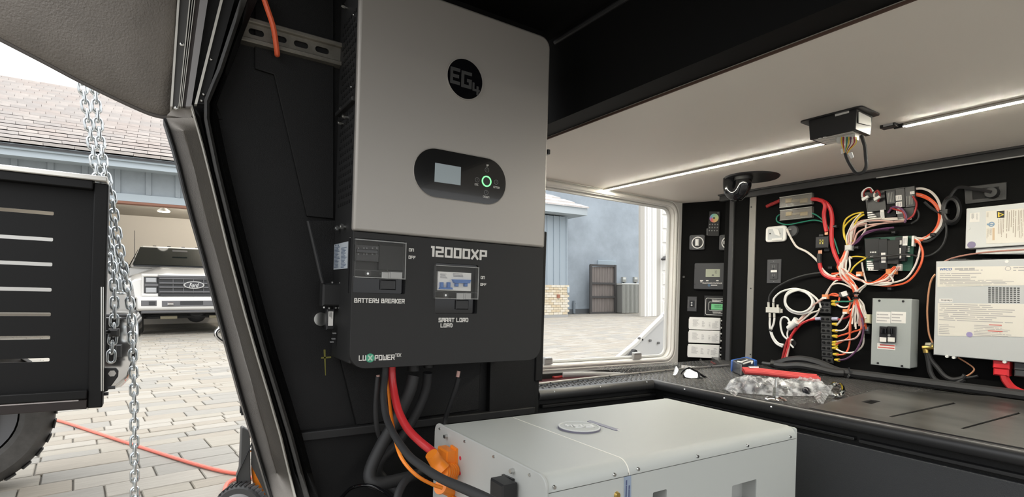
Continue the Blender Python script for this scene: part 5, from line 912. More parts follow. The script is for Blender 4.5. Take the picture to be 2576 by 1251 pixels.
# conduits lying along the bench
f_ = lambda *p: [un(q[0], q[1], 'X', q[2]) for q in p]
wire('corrugated_conduit', 'thick black conduit arching up off the bench along the board', f_((1938, 935, 2.33), (1955, 918, 2.34), (1985, 907, 2.34), (2020, 905, 2.34), (2060, 914, 2.34), (2105, 933, 2.34), (2138, 948, 2.34), (2200, 957, 2.34), (2300, 972, 2.34), (2420, 988, 2.34), (2600, 1006, 2.34)), .0165, mat('conduit_black', (.03, .03, .031), .5), 'conduit')
wire('corrugated_conduit', 'lower black conduit tucked below the arching one', f_((1950, 936, 2.30), (1975, 922, 2.30), (2010, 920, 2.30), (2050, 926, 2.30), (2095, 943, 2.31), (2120, 950, 2.33)), .0150, M['conduit_black'], 'conduit')
mb = MB().cyl(un(2136, 947, 'X', 2.34), un(2141, 950, 'X', 2.34), .0185, 14); mb.cyl(un(2139, 940, 'X', 2.32), un(2135, 925, 'X', 2.32), .003, 6); single(mb, 'cable_tie', BPL, 'black tie with loose tail around the arching conduit', 'cable tie')
mb = MB().tube([(2.36, 1.45, .5185), (2.352, 1.0, .5185), (2.35, .4, .5185), (2.35, -.2, .5185)], .008, 8); single(mb, 'bench_cable', mat('grey_black_cable', (.05, .05, .05), .45), 'slim dark cable lying along the foot of the board', 'cable')
# ------------------------------------------------------------------ loose things on the bench
VP = lambda p: PL(p, RT, Z_, -FW)
p = BN.at(*cb(220, 1118)); gl = thing('sunglasses', 'mirrored sunglasses with black frame lying on the tread plate', 'sunglasses', tuple(p)); G1 = PL(p, RT, Vector((0, 0, 1))+FW*.17, -FW+Vector((0, 0, .17))); sv = mat('mirror_lens', (.75, .74, .70), .06, metal=1)
def g5(pts): return [G1.hit(*cb(*q)) for q in pts]
for pts, nm, mm, d0, d1 in ((((60, 1060), (52, 1075), (85, 1078), (112, 1060), (130, 1010), (105, 962), (85, 968)), 'lens', sv, -.05, -.046), (((140, 1070), (160, 1108), (230, 1122), (310, 1122), (325, 1090), (318, 1050), (270, 1030), (215, 1000), (170, 1010)), 'lens', sv, -.004, 0)):
    q = g5(pts); MB().prism([G1.P(a, b, d0) for a, b in q], G1.n*(d1-d0)).build(nm, mm, gl, bevel=.0015)
for pts, nm, r in ((((112, 1062, -.045), (128, 1035, -.03), (165, 1005, -.012), (215, 990, 0), (270, 1018, .002), (320, 1050, .002), (332, 1100, .004), (310, 1128, .002), (200, 1122, .002), (150, 1100, .0), (138, 1068, -.004)), 'frame', .0028), (((322, 1055, 0), (370, 1090, -.02), (420, 1118, -.04), (432, 1130, -.045)), 'temple', .0042), (((330, 1110, 0), (380, 1130, -.02), (425, 1134, -.04)), 'temple', .0035)):
    MB().tube([G1.P(*G1.hit(*cb(x, y), d), d) for x, y, d in pts], r, 8, 5).build(nm, BGL, gl)
B0, B1, B2 = BN.at(*cb(716, 1036)), BN.at(*cb(835, 1092)), BN.at(*cb(1022, 1038)); B3 = B0+B2-B1; hb_ = .050
bx = thing('wrapped_package', 'small grey package with blue ends and white ties on top', 'package', tuple(B1))
up = Vector((0, 0, hb_)); MB().hexa([B0, B1, B2, B3], [q+up for q in (B0, B1, B2, B3)]).build('body', mat('smoky_wrap', (.075, .078, .085), .22), bx, bevel=.006, seg=3)
for t0, t1 in ((.84, 1.02),):
    def L(a, t): return a+(B2-B1)*t
    lo = [L(B0, t0), L(B1, t0)-Vector((.0, .0012, 0)), L(B1, t1)-Vector((.0, .0012, 0)), L(B0, t1)]
    e1 = [q+(B1-B0)*(.012 if i in (1, 2) else -.012) for i, q in enumerate(lo)]; MB().hexa(e1, [q+Vector((0, 0, hb_+.0012)) for q in e1]).build('end_band', BLUE, bx, bevel=.006, seg=3)
q0, q1 = B0-(B1-B0)*.02, B0+(B1-B0)*.16; lo = [q0-(B2-B1)*.015, q1-(B2-B1)*.015, q1+(B2-B1)*1.0, q0+(B2-B1)*1.0]; MB().hexa(lo, [q+Vector((0, 0, hb_+.0012)) for q in lo]).build('end_band', BLUE, bx, bevel=.006, seg=3)
MB().cyl(B1+Vector((-.002, -.002, .004)), B1+up+Vector((-.002, -.002, -.004)), .0016, 6).build('seam_edge', mat('pale_seam', (.4, .4, .42), .3), bx)
PKT = PL((0, 0, .505+hb_+.004), X_, Y_, Z_)
for (x0, y0), (x1, y1) in (((795, 915), (850, 925)), ((840, 920), (910, 898)), ((870, 940), (960, 912)), ((975, 912), (968, 936))): MB().cyl(PKT.at(*cb(x0, y0)), PKT.at(*cb(x1, y1), ), .0032, 8).build('white_tie', WHT, bx)
# clear plastic bag
bagm = bpy.data.materials.new('crinkled_clear_film'); bagm.use_nodes = True; nt = bagm.node_tree; b = nt.nodes['Principled BSDF']; b.inputs['Base Color'].default_value = (.86, .87, .89, 1); b.inputs['Roughness'].default_value = .15; b.inputs['Alpha'].default_value = .40; b.inputs['Specular IOR Level'].default_value = .9
nz = nt.nodes.new('ShaderNodeTexNoise'); nz.inputs['Scale'].default_value = 45; nz.inputs['Detail'].default_value = 4; tc_n = nt.nodes.new('ShaderNodeTexCoord'); mr2 = nt.nodes.new('ShaderNodeMapRange'); mr2.inputs[1].default_value = .38; mr2.inputs[2].default_value = .66; mr2.inputs[3].default_value = .10; mr2.inputs[4].default_value = .62
nt.links.new(tc_n.outputs['Object'], nz.inputs[0]); nt.links.new(nz.outputs[0], mr2.inputs[0]); nt.links.new(mr2.outputs[0], b.inputs['Alpha'])
E0, E1 = BN.at(1828, 985), BN.at(2086, 990); bu = (E1-E0); bl_ = bu.length; bu.normalize(); bv = Vector((-bu.y, bu.x, 0)); bv = bv if bv.dot(FW) > 0 else -bv
bag = thing('plastic_bag', 'crinkled clear plastic bag of parts lying on the tread plate', 'bag', tuple(E0)); rb = random.Random(11); mb = MB(); NU, NV = 46, 22; gv = [[rb.uniform(-1, 1) for _ in range(NV+1)] for _ in range(NU+1)]
from mathutils import noise
vs = []
for i in range(NU+1):
    s_ = i/NU; hw2 = .066*(math.sin(math.pi*min(max(s_, .02), .98))**.45)+.012; ht = .088*(math.sin(math.pi*s_)**.5)*(.75+.25*math.cos(6*s_))
    for j in range(NV+1):
        t = j/NV*2-1; q = E0+bu*(bl_*(s_))+bv*(hw2*t+.012*noise.noise((s_*7, 3, t))); z = ht*max(0, 1-abs(t)**2.4)
        cr_ = abs(noise.noise((s_*13, t*2.5, 1)))*.020+abs(noise.noise((s_*27, t*5, 5)))*.010; q.z = .507+max(.001, z*.85+cr_*(.4+.6*(1-abs(t)))-.004); vs.append(q)
mb.add(vs, [(i*(NV+1)+j, (i+1)*(NV+1)+j, (i+1)*(NV+1)+j+1, i*(NV+1)+j+1) for i in range(NU) for j in range(NV)]); mb.build('film', bagm, bag, smooth=12)
for c3p, nm in ((((1822, 976), (1880, 958), (1850, 998), (1838, 990)), 'corner_flap'), (((2040, 985), (2098, 972), (2070, 1017), (2058, 1014)), 'corner_flap')):
    mb = MB(); pp = [BN.at(*q, .004+.012*(k % 2)) for k, q in enumerate(c3p)]; ce = sum((Vector(q) for q in pp), Vector())/4+Vector((0, 0, .012)); mb.add(pp+[ce], [(0, 1, 4), (1, 2, 4), (2, 3, 4), (3, 0, 4)]); mb.build(nm, bagm, bag, smooth=0)
for k, (x, y, rx) in enumerate(((1870, 985, .020), (1905, 995, .018), (1935, 990, .022), (1985, 990, .026), (2015, 998, .024), (2045, 1002, .022))):
    q = BN.at(x, y)+bv*.035; t = MB().ball((0, 0, 0), rx*.9, rx*.6, .013, 10, 6).build('black_fitting', mat('glossy_black_fitting', (.015, .015, .02), .15), None); t.location = q+Vector((0, 0, .016)); t.rotation_euler = (0, 0, k*.7)
    tag(t, 'dark glossy fitting inside the clear bag, %s' % ('leftmost of six', 'second from the left', 'third from the left', 'third from the right', 'second from the right', 'rightmost of six')[k], 'fitting', 'dark fittings inside the clear bag')
rd = MB(); pts = [BN.at(1888, 966)+bv*.055, BN.at(1930, 969)+bv*.055, BN.at(1985, 976)+bv*.05, BN.at(2040, 983)+bv*.05, BN.at(2082, 988)+bv*.05]
for o_, z in ((0, .040), (.010, .044), (-.010, .036)): rd.tube([q+bv*o_+Vector((0, 0, z)) for q in pts], .0085, 8, 4)
tb = thing('red_strap', 'bright red folded strap lying along the back of the plastic bag', 'strap', tuple(pts[0])); rd.build('webbing', mat('red_webbing', (.55, .06, .06), .5), tb)
mb = MB().cyl(pts[0]+Vector((0, 0, .052))+bu*.02, pts[0]+Vector((0, 0, .053))+bu*.055, .006, 10); mb.build('metal_tip', STEEL, tb)
fp0 = BN.at(1951, 1008); lf = thing('levelling_foot', 'bright levelling foot with upright threaded rod in front of the bag', 'foot', tuple(fp0))
hh_ = [un(1951, y, 'Y', fp0.y).z for y in (1000, 988, 978, 951)]
MB().lathe(fp0, Z_, [(0, 0), (.030, 0), (.031, .004), (.026, .008), (.012, .013), (0, .013)], 28).build('base', CHROME, lf); MB().cyl(fp0+Vector((0, 0, .012)), (fp0.x, fp0.y, hh_[1]), .0095, 6).build('nut', STEEL, lf); MB().cyl((fp0.x, fp0.y, hh_[1]+.001), (fp0.x, fp0.y, hh_[2]+.003), .0085, 6).build('nut', STEEL, lf)
pr_ = []; zz = hh_[2]
while zz < hh_[3]: pr_ += [(.0052, zz-.505), (.0060, zz-.5042)]; zz += .0016
MB().lathe(fp0, Z_, [(0, hh_[2]-.505)]+pr_+[(0, hh_[3]-.505)], 12).build('threaded_rod', STEEL, lf)
hk = MB().tube([BN.at(2086, 975, .012), BN.at(2098, 968, .016), BN.at(2113, 970, .017), BN.at(2120, 982, .016), BN.at(2112, 994, .012), BN.at(2095, 996, .010)], .0085, 10, 6); single(hk, 'steel_hook', CHROME, 'polished steel hook beside the right end of the plastic bag', 'hook')
# ------------------------------------------------------------------ outdoors: paved drive
G = PL((0, 0, 0), X_, Y_, Z_, True)
def gp(px, py, z=0): return un(px, py, 'Z', z, True)
def pj(P): d = Vector(P)-CAM; k = d.dot(FW); return (CX+FPX*d.dot(R0)/k, CY-FPX*d.z/k) if k > .05 else (-9999, 0)
drive = bpy.data.objects.new('driveway', None); COL.objects.link(drive); tag(drive, 'pale stone paver driveway around the trailer', None, None, 'structure'); OUT.append(drive)
jt = mat('joint_sand', (.21, .195, .17), .9); MB().box((-30, -12, -.10), (45, 45, -.012)).build('paving_bed', jt, drive)
pm = [mat('paver_%s' % n, c, .75, bump=.3, bscale=120, var=.16, vscale=6, vdir=(1.2, 9, 1)) for n, c in (('sand', (.315, .288, .24)), ('grey', (.275, .26, .23)), ('pale', (.34, .315, .272)), ('buff', (.30, .268, .22)))]
aa = math.radians(5.9); pu = Vector((math.cos(aa), math.sin(aa), 0)); pv = Vector((-math.sin(aa), math.cos(aa), 0)); rp_ = random.Random(4); cells = []; v = .3
while v < 24:
    rh = rp_.choice([.115, .115, .115, .175, .23]); u = -9+rp_.random()*.4
    while u < 24:
        ln = rp_.choice([.175, .23, .29, .35]) if rh < .2 else rp_.choice([.23, .35]); c = pu*(u+ln/2)+pv*(v+rh/2); px, py = pj(c)
        lim = 4.2 if px > 600 else 0
        if -500 < px < 900 or (1250 < px < 1850 and py < 940): cells.append((u, v, ln, rh, px, py, c))
        u += ln
    v += rh
vis = [k for k in cells if (60 < k[4] < 660 and 848 < k[5] < 1275)]
def area(k): z = (k[6]-CAM).dot(FW); return k[2]*k[3]/z**3
vis.sort(key=area, reverse=True); near = vis[:300]; nid = set(id(k) for k in near); pmesh = {}
def paver_mesh(ln, rh, mi):
    key = (ln, rh, mi)
    if key not in pmesh:
        g, c = .0030, .0035; x, y = ln/2-g, rh/2-g; mb = MB()
        for (z, s_) in ((-.03, 0), (-.004, 0), (0, c)): mb.v += [(-x+s_, -y+s_, z), (x-s_, -y+s_, z), (x-s_, y-s_, z), (-x+s_, y-s_, z)]
        for k0 in (0, 4): 
            for i in range(4): mb.f.append([k0+i, k0+(i+1) % 4, k0+4+(i+1) % 4, k0+4+i]); mb.mi.append(0)
        mb.f.append([8, 9, 10, 11]); mb.mi.append(0); pmesh[key] = mb.mesh('paver', pm[mi], 0)
    return pmesh[key]
for k in near:
    o = bpy.data.objects.new('paver', paver_mesh(k[2], k[3], rp_.randrange(4))); COL.objects.link(o); o.parent = drive; o.location = (k[6].x, k[6].y, rp_.uniform(-.002, .002)); o.rotation_euler = (rp_.uniform(-.006, .006), rp_.uniform(-.006, .006), aa+(math.pi if rp_.random() < .5 else 0))
mb = MB()
for k in cells:
    if id(k) in nid: continue
    mb.cur = rp_.randrange(4); g, c = .0030, .0035; x, y = k[2]/2-g, k[3]/2-g; vs = []; dz = rp_.uniform(-.002, .002)
    for (z, s_) in ((-.012, 0), (-.004, 0), (0, c)): vs += [k[6]+pu*a*(x-s_)+pv*b*(y-s_)+Vector((0, 0, z+dz)) for a, b in ((-1, -1), (1, -1), (1, 1), (-1, 1))]
    mb.add(vs, [(k0+i, k0+(i+1) % 4, k0+4+(i+1) % 4, k0+4+i) for k0 in (0, 4) for i in range(4)]+[(8, 9, 10, 11)])
o = mb.build('paver_field', pm, drive, smooth=0); o['kind'] = 'stuff'
# ------------------------------------------------------------------ left: house with open garage
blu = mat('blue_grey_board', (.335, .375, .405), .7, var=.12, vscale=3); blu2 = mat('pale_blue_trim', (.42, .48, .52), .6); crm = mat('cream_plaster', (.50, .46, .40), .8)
hs_ = thing('garage_house', 'blue grey house with tiled roof and open garage at left', 'house', (0, 14, 0), out=True); HY = 12.6
MB().box((-7, HY, 2.60), (4.2, HY+.15, 3.30)).build('board_wall', blu, hs_); MB().box((-7, HY-.05, 2.60), (4.2, HY-.005, 2.74)).build('lintel_trim', blu2, hs_); MB().box((-7, HY-.05, 2.555), (4.2, HY+.15, 2.598)).build('brown_edge', mat('rust_brown_edge', (.28, .13, .085), .6), hs_)
HW = PL((0, HY, 0), X_, Z_, (0, -1, 0), True); x = HW.hit(296, 470)[0]-.485*6
for i in range(12): MB().box((x+i*.485-.045, HY-.03, 2.745), (x+i*.485+.045, HY-.002, 3.20)).build('batten', blu, hs_, bevel=.005)
MB().box((-7, 12.14, 3.16), (4.2, 12.18, 3.36)).build('fascia', blu2, hs_); MB().box((-7, 12.10, 3.26), (4.2, 12.14, 3.36)).build('gutter', mat('gutter_blue', (.36, .42, .46), .5), hs_, bevel=.01); MB().box((-7, 12.18, 3.19), (4.2, HY, 3.21)).build('soffit', blu2, hs_)
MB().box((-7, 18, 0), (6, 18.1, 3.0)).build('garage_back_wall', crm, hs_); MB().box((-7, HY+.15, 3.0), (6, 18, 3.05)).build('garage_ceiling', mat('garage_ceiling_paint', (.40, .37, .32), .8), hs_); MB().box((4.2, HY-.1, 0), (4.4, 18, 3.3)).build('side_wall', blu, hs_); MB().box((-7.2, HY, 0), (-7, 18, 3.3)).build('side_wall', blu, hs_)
pt_ = .42; tm = [mat('roof_tile_%s' % n, c, .8, var=.15, vscale=4) for n, c in (('pale', (.64, .60, .57)), ('rose', (.60, .55, .52)), ('grey', (.57, .54, .52)))]
RL, sl_ = .36, math.hypot(1, pt_); dirs = Vector((0, 1, pt_)).normalized(); nr = Vector((0, -pt_, 1)).normalized(); TW = .42; rt = random.Random(3); tiles = []; rows = 0; Pz = Vector((0, 12.08, 3.33))
while rows < 27:
    c0 = Pz+dirs*(rows*RL)
    for i in range(-18, 14):
        c = c0+Vector(((i+.5*(rows % 2))*TW, 0, 0)); px, py = pj(c+Vector((TW/2, 0, 0))); tiles.append((c, px, rows, -35 < px < 470))
    rows += 1
tms = []
for m_ in tm:
    mb = MB(); a, b = dirs*-.02, dirs*(RL+.02); mb.hexa([a+Vector((.004, 0, 0))+nr*.046, a+Vector((TW-.004, 0, 0))+nr*.046, b+Vector((TW-.004, 0, 0))-nr*.012, b+Vector((.004, 0, 0))-nr*.012], [a+Vector((.004, 0, 0))+nr*.098, a+Vector((TW-.004, 0, 0))+nr*.098, b+Vector((TW-.004, 0, 0))+nr*.010, b+Vector((.004, 0, 0))+nr*.010]); tms.append(mb.mesh('roof_tile', m_, 0))
tv = [t for t in tiles if t[3]][:299]; tid = set(id(t) for t in tv)
for t in tv: o = bpy.data.objects.new('roof_tile', rt.choice(tms)); COL.objects.link(o); o.parent = hs_; o.location = t[0]-hs_.location+nr*rt.uniform(0, .006)
mb = MB()
for t in tiles:
    if id(t) in tid: continue
    mb.cur = rt.randrange(3); a, b = t[0]+dirs*-.02, t[0]+dirs*(RL+.02); X0, X1 = Vector((.004, 0, 0)), Vector((TW-.004, 0, 0)); mb.hexa([a+X0+nr*.046, a+X1+nr*.046, b+X1-nr*.012, b+X0-nr*.012], [a+X0+nr*.098, a+X1+nr*.098, b+X1+nr*.010, b+X0+nr*.010])
o = mb.build('roof_tile_field', tm, hs_, smooth=0); o['kind'] = 'stuff'
rg = Pz+dirs*(27*RL); mb = MB().hexa([(-7.5, 12.08, 3.30), (5.6, 12.08, 3.30), (5.6, rg.y, rg.z-.03), (-7.5, rg.y, rg.z-.03)], [(-7.5, 12.08, 3.335), (5.6, 12.08, 3.335), (5.6, rg.y, rg.z), (-7.5, rg.y, rg.z)]); mb.build('roof_deck', DGR, hs_)
for i in range(34): MB().tube([rg+Vector((-7.3+i*.40, .03, .02)), rg+Vector((-7.3+i*.40+.41, .03, .045))], .11, 8, smooth=False).build('ridge_tile', tm[i % 3], hs_)
for gx in (-1.2, 1.2, 3.0):
    L_ = bpy.data.lights.new('garage_fill_light', 'POINT'); L_.energy = 160; L_.color = (1, .95, .87); L_.shadow_soft_size = .12; lo = bpy.data.objects.new('garage_fill_light', L_); COL.objects.link(lo); lo.location = (gx, 15.5, 2.75)  # added fill lights that brighten the garage, apart from the pendant lamp
ld = thing('pendant_light', 'small white round lamp hanging under the garage ceiling', 'light', (0, 15.5, 2.8), out=True); lp = un(412, 533, 'Y', 15.5, True); MB().lathe(lp, Z_, [(0, -.0), (.14, 0), (.13, .03), (.05, .09), (0, .09)], 20).build('shade', WHT, ld); MB().cyl(lp+Vector((0, 0, .09)), lp+Vector((0, 0, .3)), .012, 8).build('stem', DGR, ld); MB().cyl(lp+Vector((0, 0, -.006)), lp+Vector((0, 0, -.001)), .12, 18).build('lens', mat('lamp_glow', (1, .95, .85), .5, emit=4), ld)
# ------------------------------------------------------------------ white pickup truck facing us
TR = thing('pickup_truck', 'white pickup truck with dark grille parked facing us in the garage', 'truck', (.56, 12.85, 0), out=True); ta = math.radians(1.5); TX, TY = Vector((math.cos(ta), math.sin(ta), 0)), Vector((-math.sin(ta), math.cos(ta), 0))
TPL = PL((.56, 12.85, 0), TX, Z_, -TY, True)
def tl(x, y, z): return Vector((.56, 12.85, 0))+TX*x+TY*y+Vector((0, 0, z))
tw_ = mat('white_truck_paint', (.74, .73, .70), .18, coat=.5); tg = mat('truck_dark_trim', (.035, .036, .038), .45); tgl = mat('truck_glass', (.012, .016, .016), .05); tgr = mat('truck_grey_trim', (.13, .13, .135), .35)
def thexa(x0, x1, y0, y1, z0, z1, i0=0, i1=0, yt0=None, yt1=None):
    yt0 = y0 if yt0 is None else yt0; yt1 = y1 if yt1 is None else yt1
    return MB().hexa([tl(x0, y0, z0), tl(x1, y0, z0), tl(x1, y1, z0), tl(x0, y1, z0)], [tl(x0+i0, yt0, z1), tl(x1-i0, yt0, z1), tl(x1-i1, yt1, z1), tl(x0+i1, yt1, z1)])
mb = MB(); sec = [(.02, 1.06, 1.10, 1.235), (.35, 1.10, 1.17, 1.33), (1.0, 1.12, 1.22, 1.41), (1.75, 1.12, 1.25, 1.46)]; pv_ = []
for y, w_, zs, zc_ in sec: pv_ += [tl(-w_, y, .74), tl(-w_*1.01, y, zs-.05), tl(-w_*.93, y, zs+.02), tl(-w_*.55, y, zc_-.02), tl(-w_*.45, y, zc_), tl(w_*.45, y, zc_), tl(w_*.55, y, zc_-.02), tl(w_*.93, y, zs+.02), tl(w_*1.01, y, zs-.05), tl(w_, y, .74)]
mb.add(pv_, [(i*10+k, i*10+(k+1) % 10, i*10+10+(k+1) % 10, i*10+10+k) for i in range(3) for k in range(10)]+[list(range(10)), list(range(30, 40))]); mb.build('hood', tw_, TR, bevel=.03, smooth=40)
thexa(-1.12, 1.12, 1.7, 5.9, .62, 1.42).build('side_body', tw_, TR, bevel=.04); thexa(-1.10, 1.10, 1.62, 4.3, 1.42, 1.96, .20, .20, 2.35, 4.0).build('cab', tw_, TR, bevel=.06)
thexa(-1.17, -.98, .25, 1.6, .72, 1.16).build('fender', tw_, TR, bevel=.05); thexa(.98, 1.17, .25, 1.6, .72, 1.16).build('fender', tw_, TR, bevel=.05)
mb = MB(); q = [tl(-1.04, 1.66, 1.47), tl(1.04, 1.66, 1.47), tl(.90, 2.26, 1.905), tl(-.90, 2.26, 1.905)]; nn = (q[1]-q[0]).cross(q[3]-q[0]).normalized(); nn = nn if nn.dot(-TY) > 0 else -nn; mb.prism([v_+nn*.012 for v_ in q], nn*.012); ws = mb.build('windshield', tgl, TR)
thexa(-1.02, 1.02, 1.56, 1.72, 1.445, 1.475).build('cowl', tg, TR)
mb = MB().prism([tl(-.28, 1.98, 1.80)+nn*.03, tl(.02, 1.98, 1.80)+nn*.03, tl(.02, 2.03, 1.84)+nn*.03, tl(-.28, 2.03, 1.84)+nn*.03], nn*.004); mb.build('rear_view_mirror', tgr, ws)
for s_ in (-1, 1):
    for (y0, y1, yt0, yt1) in ((1.95, 2.9, 2.45, 2.95), (3.0, 3.9, 3.0, 3.75)): 
        q = [tl(s_*1.10, y0, 1.47), tl(s_*1.10, y1, 1.47), tl(s_*.93, yt1, 1.88), tl(s_*.93, yt0, 1.88)]; MB().prism(q, TX*s_*.012).build('side_window', tgl, TR)
    mr_ = thexa(s_*1.22-.10, s_*1.22+.10, 1.75, 1.92, 1.30, 1.55).build('mirror', tg, TR, bevel=.03); MB().box(*[tuple(min(a, b) for a, b in zip(tl(s_*1.08, 1.8, 1.40), tl(s_*1.16, 1.88, 1.44))), tuple(max(a, b) for a, b in zip(tl(s_*1.08, 1.8, 1.40), tl(s_*1.16, 1.88, 1.44)))]).build('mirror_arm', tg, mr_)
    tyc = tl(s_*.98, .85, .42); tt = MB().lathe(tyc-TX*s_*.14, TX*s_, [(.24, 0), (.36, 0), (.415, .03), (.42, .08), (.42, .20), (.415, .25), (.36, .28), (.24, .28)], 32).build('tyre', RUB, TR); MB().lathe(tyc-TX*s_*.1, TX*s_, [(0, .2), (.1, .2), (.24, .12), (.24, 0), (0, 0)], 24).build('wheel_rim', tgr, tt)
for i in range(5): thexa(-.62+i*.29-.035, -.62+i*.29+.035, 2.45, 2.55, 1.955, 1.985).build('marker_light', tg, TR)
MB().cyl(tl(-1.0, 1.75, 1.45), tl(-1.0, 1.78, 2.25), .006, 6).build('antenna', tg, TR)
ct = lambda x, y: (300+x/4.171, 580+y/4.171)
gr = MB().pbox(TPL, *ct(405, 478), *ct(1180, 690), -.02, .03, .01).build('grille', tg, TR)
for y in (508, 556, 598, 645): MB().pbox(TPL, *ct(420, y-8), *ct(1165, y+8), .03, .06, .006).build('grille_bar', tgr, gr)
for i in range(7): 
    x = 565+i*107
    if x < 1150: MB().pbox(TPL, *ct(x-4, 500), *ct(x+4, 660), .03, .05, .002).build('grille_post', tgr, gr)
MB().pbox(TPL, *ct(405, 484), *ct(1180, 498), .03, .07, .006).build('grille_bar', tgr, gr); MB().pbox(TPL, *ct(430, 668), *ct(1160, 690), .03, .06, .006).build('grille_bar', tg, gr)
a, b = TPL.hit(*ct(785, 573), .07); mb = MB(); ov = lambda rx, rz: [(a+rx*math.cos(2*math.pi*i/36), b+rz*math.sin(2*math.pi*i/36)) for i in range(36)]
eb = MB().prism([TPL.P(p_, q_, .05) for p_, q_ in ov(.185, .076)], TPL.n*.03).build('emblem', mat('emblem_rim', (.6, .6, .58), .25, metal=.8), TR); MB().prism([TPL.P(p_, q_, .08) for p_, q_ in ov(.160, .058)], TPL.n*.004).build('emblem_field', mat('emblem_dark', (.06, .06, .065), .3), eb); ftext('Ford', TPL, *ct(735, 552), *ct(835, 598), .085, mat('emblem_script', (.7, .7, .68), .3), eb, fat=.01, shear=.3)
for x0, x1, sg in ((262, 410, 1), (1160, 1308, -1)):
    hl = MB().pbox(TPL, *ct(x0, 488), *ct(x1, 660), -.02, .035, .02).build('headlight', tg, TR)
    for y0, y1 in ((497, 546), (602, 654)): MB().pbox(TPL, *ct(x0+16, y0), *ct(x1-20, y1), .035, .05, .012).build('lamp', mat('lamp_glass', (.42, .43, .44), .12), hl)
    MB().pbox(TPL, *ct(x0+5, 560), *ct(x1, 588), .035, .045, .01).build('lamp_bar', tgr, hl)
    xs0, xs1 = (232, 262) if sg > 0 else (1308, 1338)
    MB().pbox(TPL, *ct(xs0, 460), *ct(xs1, 690), -.05, .03, .02).build('headlight_surround', tw_, TR); MB().pbox(TPL, *ct(min(xs0, x0), 455), *ct(max(xs1, x1), 486), -.05, .035, .015).build('headlight_surround', tw_, TR); MB().pbox(TPL, *ct(min(xs0, x0), 662), *ct(max(xs1, x1), 692), -.05, .035, .015).build('headlight_surround', tw_, TR)
bp2 = MB().pbox(TPL, *ct(178, 694), *ct(1392, 838), -.10, .10, .04).build('bumper', tw_, TR, bevel=.03); MB().pbox(TPL, *ct(230, 835), *ct(1340, 866), -.08, .07, .02).build('bumper_valance', tgr, TR)
MB().pbox(TPL, *ct(448, 738), *ct(1125, 798), .10, .112, .01).build('bumper_intake', tgr, bp2); MB().pbox(TPL, *ct(640, 742), *ct(880, 780), .112, .118, .005).build('plate_recess', tg, bp2)
for x in (540, 1030): MB().pbox(TPL, *ct(x-32, 758), *ct(x+32, 784), .112, .14, .008).build('tow_hook', CHROME, bp2)
for x0, x1 in ((228, 394), (1176, 1342)): f_l = MB().pbox(TPL, *ct(x0, 735), *ct(x1, 795), .10, .108, .01).build('fog_lamp', tgr, bp2); MB().pbox(TPL, *ct((x0+x1)/2, 745), *ct((x0+x1)/2+70, 782), .108, .116, .004).build('fog_glass', tg, f_l)
mb = MB().cyl(tl(-.85, .85, .36), tl(.85, .85, .36), .05, 12); mb.cyl(tl(-.8, .7, .34), tl(.8, .7, .34), .025, 10); mb.build('axle', tg, TR); MB().cyl(tl(-.55, .66, .335), tl(-.25, .66, .335), .034, 10).build('damper', mat('cream_damper', (.6, .55, .4), .4), TR); MB().cyl(tl(.35, .66, .335), tl(.62, .66, .335), .034, 10).build('damper', M['cream_damper'], TR); MB().ball(tl(.12, .85, .36), .18, .18, .15).build('differential', tg, TR)
thexa(-.95, .95, .9, 5.5, .40, .66).build('underbody', tg, TR)
# ------------------------------------------------------------------ left foreground: black louvred panel, chains, bumper, tyre
TP = PL((0, 2.1, 0), X_, Z_, (0, -1, 0))
lv = thing('louvred_panel', 'black steel panel with seven long slots at the left edge', 'panel', (-.4, 2.1, .4)); satb = mat('satin_black_steel', (.006, .006, .0062), .5, spec=.25, bump=.1, bscale=400)
a1 = TP.hit(231, 700)[0]; sx1 = TP.hit(131, 700)[0]; hol = []
for y in (531, 598, 662, 727, 790, 849, 906): zc_ = TP.hit(0, y)[1]; zd = (TP.hit(131, y+3)[1]); zc_ = TP.hit(65, y+1)[1]; hol.append(rrect(-.80, zc_-.0055, sx1, zc_+.0055, .003, 2))
mb = MB(); plate_holes(mb, TP, [(-.95, .47), (a1, .47), (a1, 1.09), (-.95, 1.09)], hol, -.003, .003); mb.build('slotted_sheet', satb, lv)
a2 = TP.hit(269, 700)[0]; MB().box((a1, 2.07, .418), (a2, 2.12, 1.108)).build('end_post', satb, lv, bevel=.004); MB().box((-.95, 2.06, 1.085), (a1, 2.12, 1.112)).build('top_rail', satb, lv, bevel=.003); MB().box((-.95, 2.055, 1.112), (a2-.003, 2.125, 1.128)).build('bright_cap', mat('bright_cap_metal', (.75, .73, .68), .25, metal=.6), lv, bevel=.003)
MB().box((-.95, 2.065, .418), (a1, 2.12, .447)).build('bottom_rail', mat('dark_brown_steel', (.02, .014, .014), .3), lv, bevel=.002); MB().box((-.95, 2.06, .449), (a1, 2.12, .475)).build('lower_rail', satb, lv, bevel=.003); MB().box((-.95, 2.063, .444), (a1-.02, 2.07, .4475)).build('rail_edge', mat('rail_highlight', (.4, .36, .35), .3), lv); 
pz0 = [TP.at(258, y) for y in (722, 980)]; MB().cyl(pz0[0]+Vector((.001, -.03, 0)), pz0[1]+Vector((.001, -.03, 0)), .0045, 10).build('hinge_rod', STEEL, lv); pz1 = [TP.at(253, y) for y in (1000, 1024)]; MB().cyl(pz1[0], pz1[1], .004, 8).build('hinge_rod', RUB, lv)
cl_ = MB().pquad(TP, ((250, 926), (292, 926), (298, 934), (297, 948), (270, 985), (250, 990)), -.03, -.018).build('lug_plate', BPL, lv, bevel=.002); a, b = TP.hit(281, 942); MB().disc(TP, a, b, .0105, -.019, -.0165, 6).build('lug_bolt', mat('pale_bolt_face', (.6, .58, .55), .35, metal=.4), cl_)
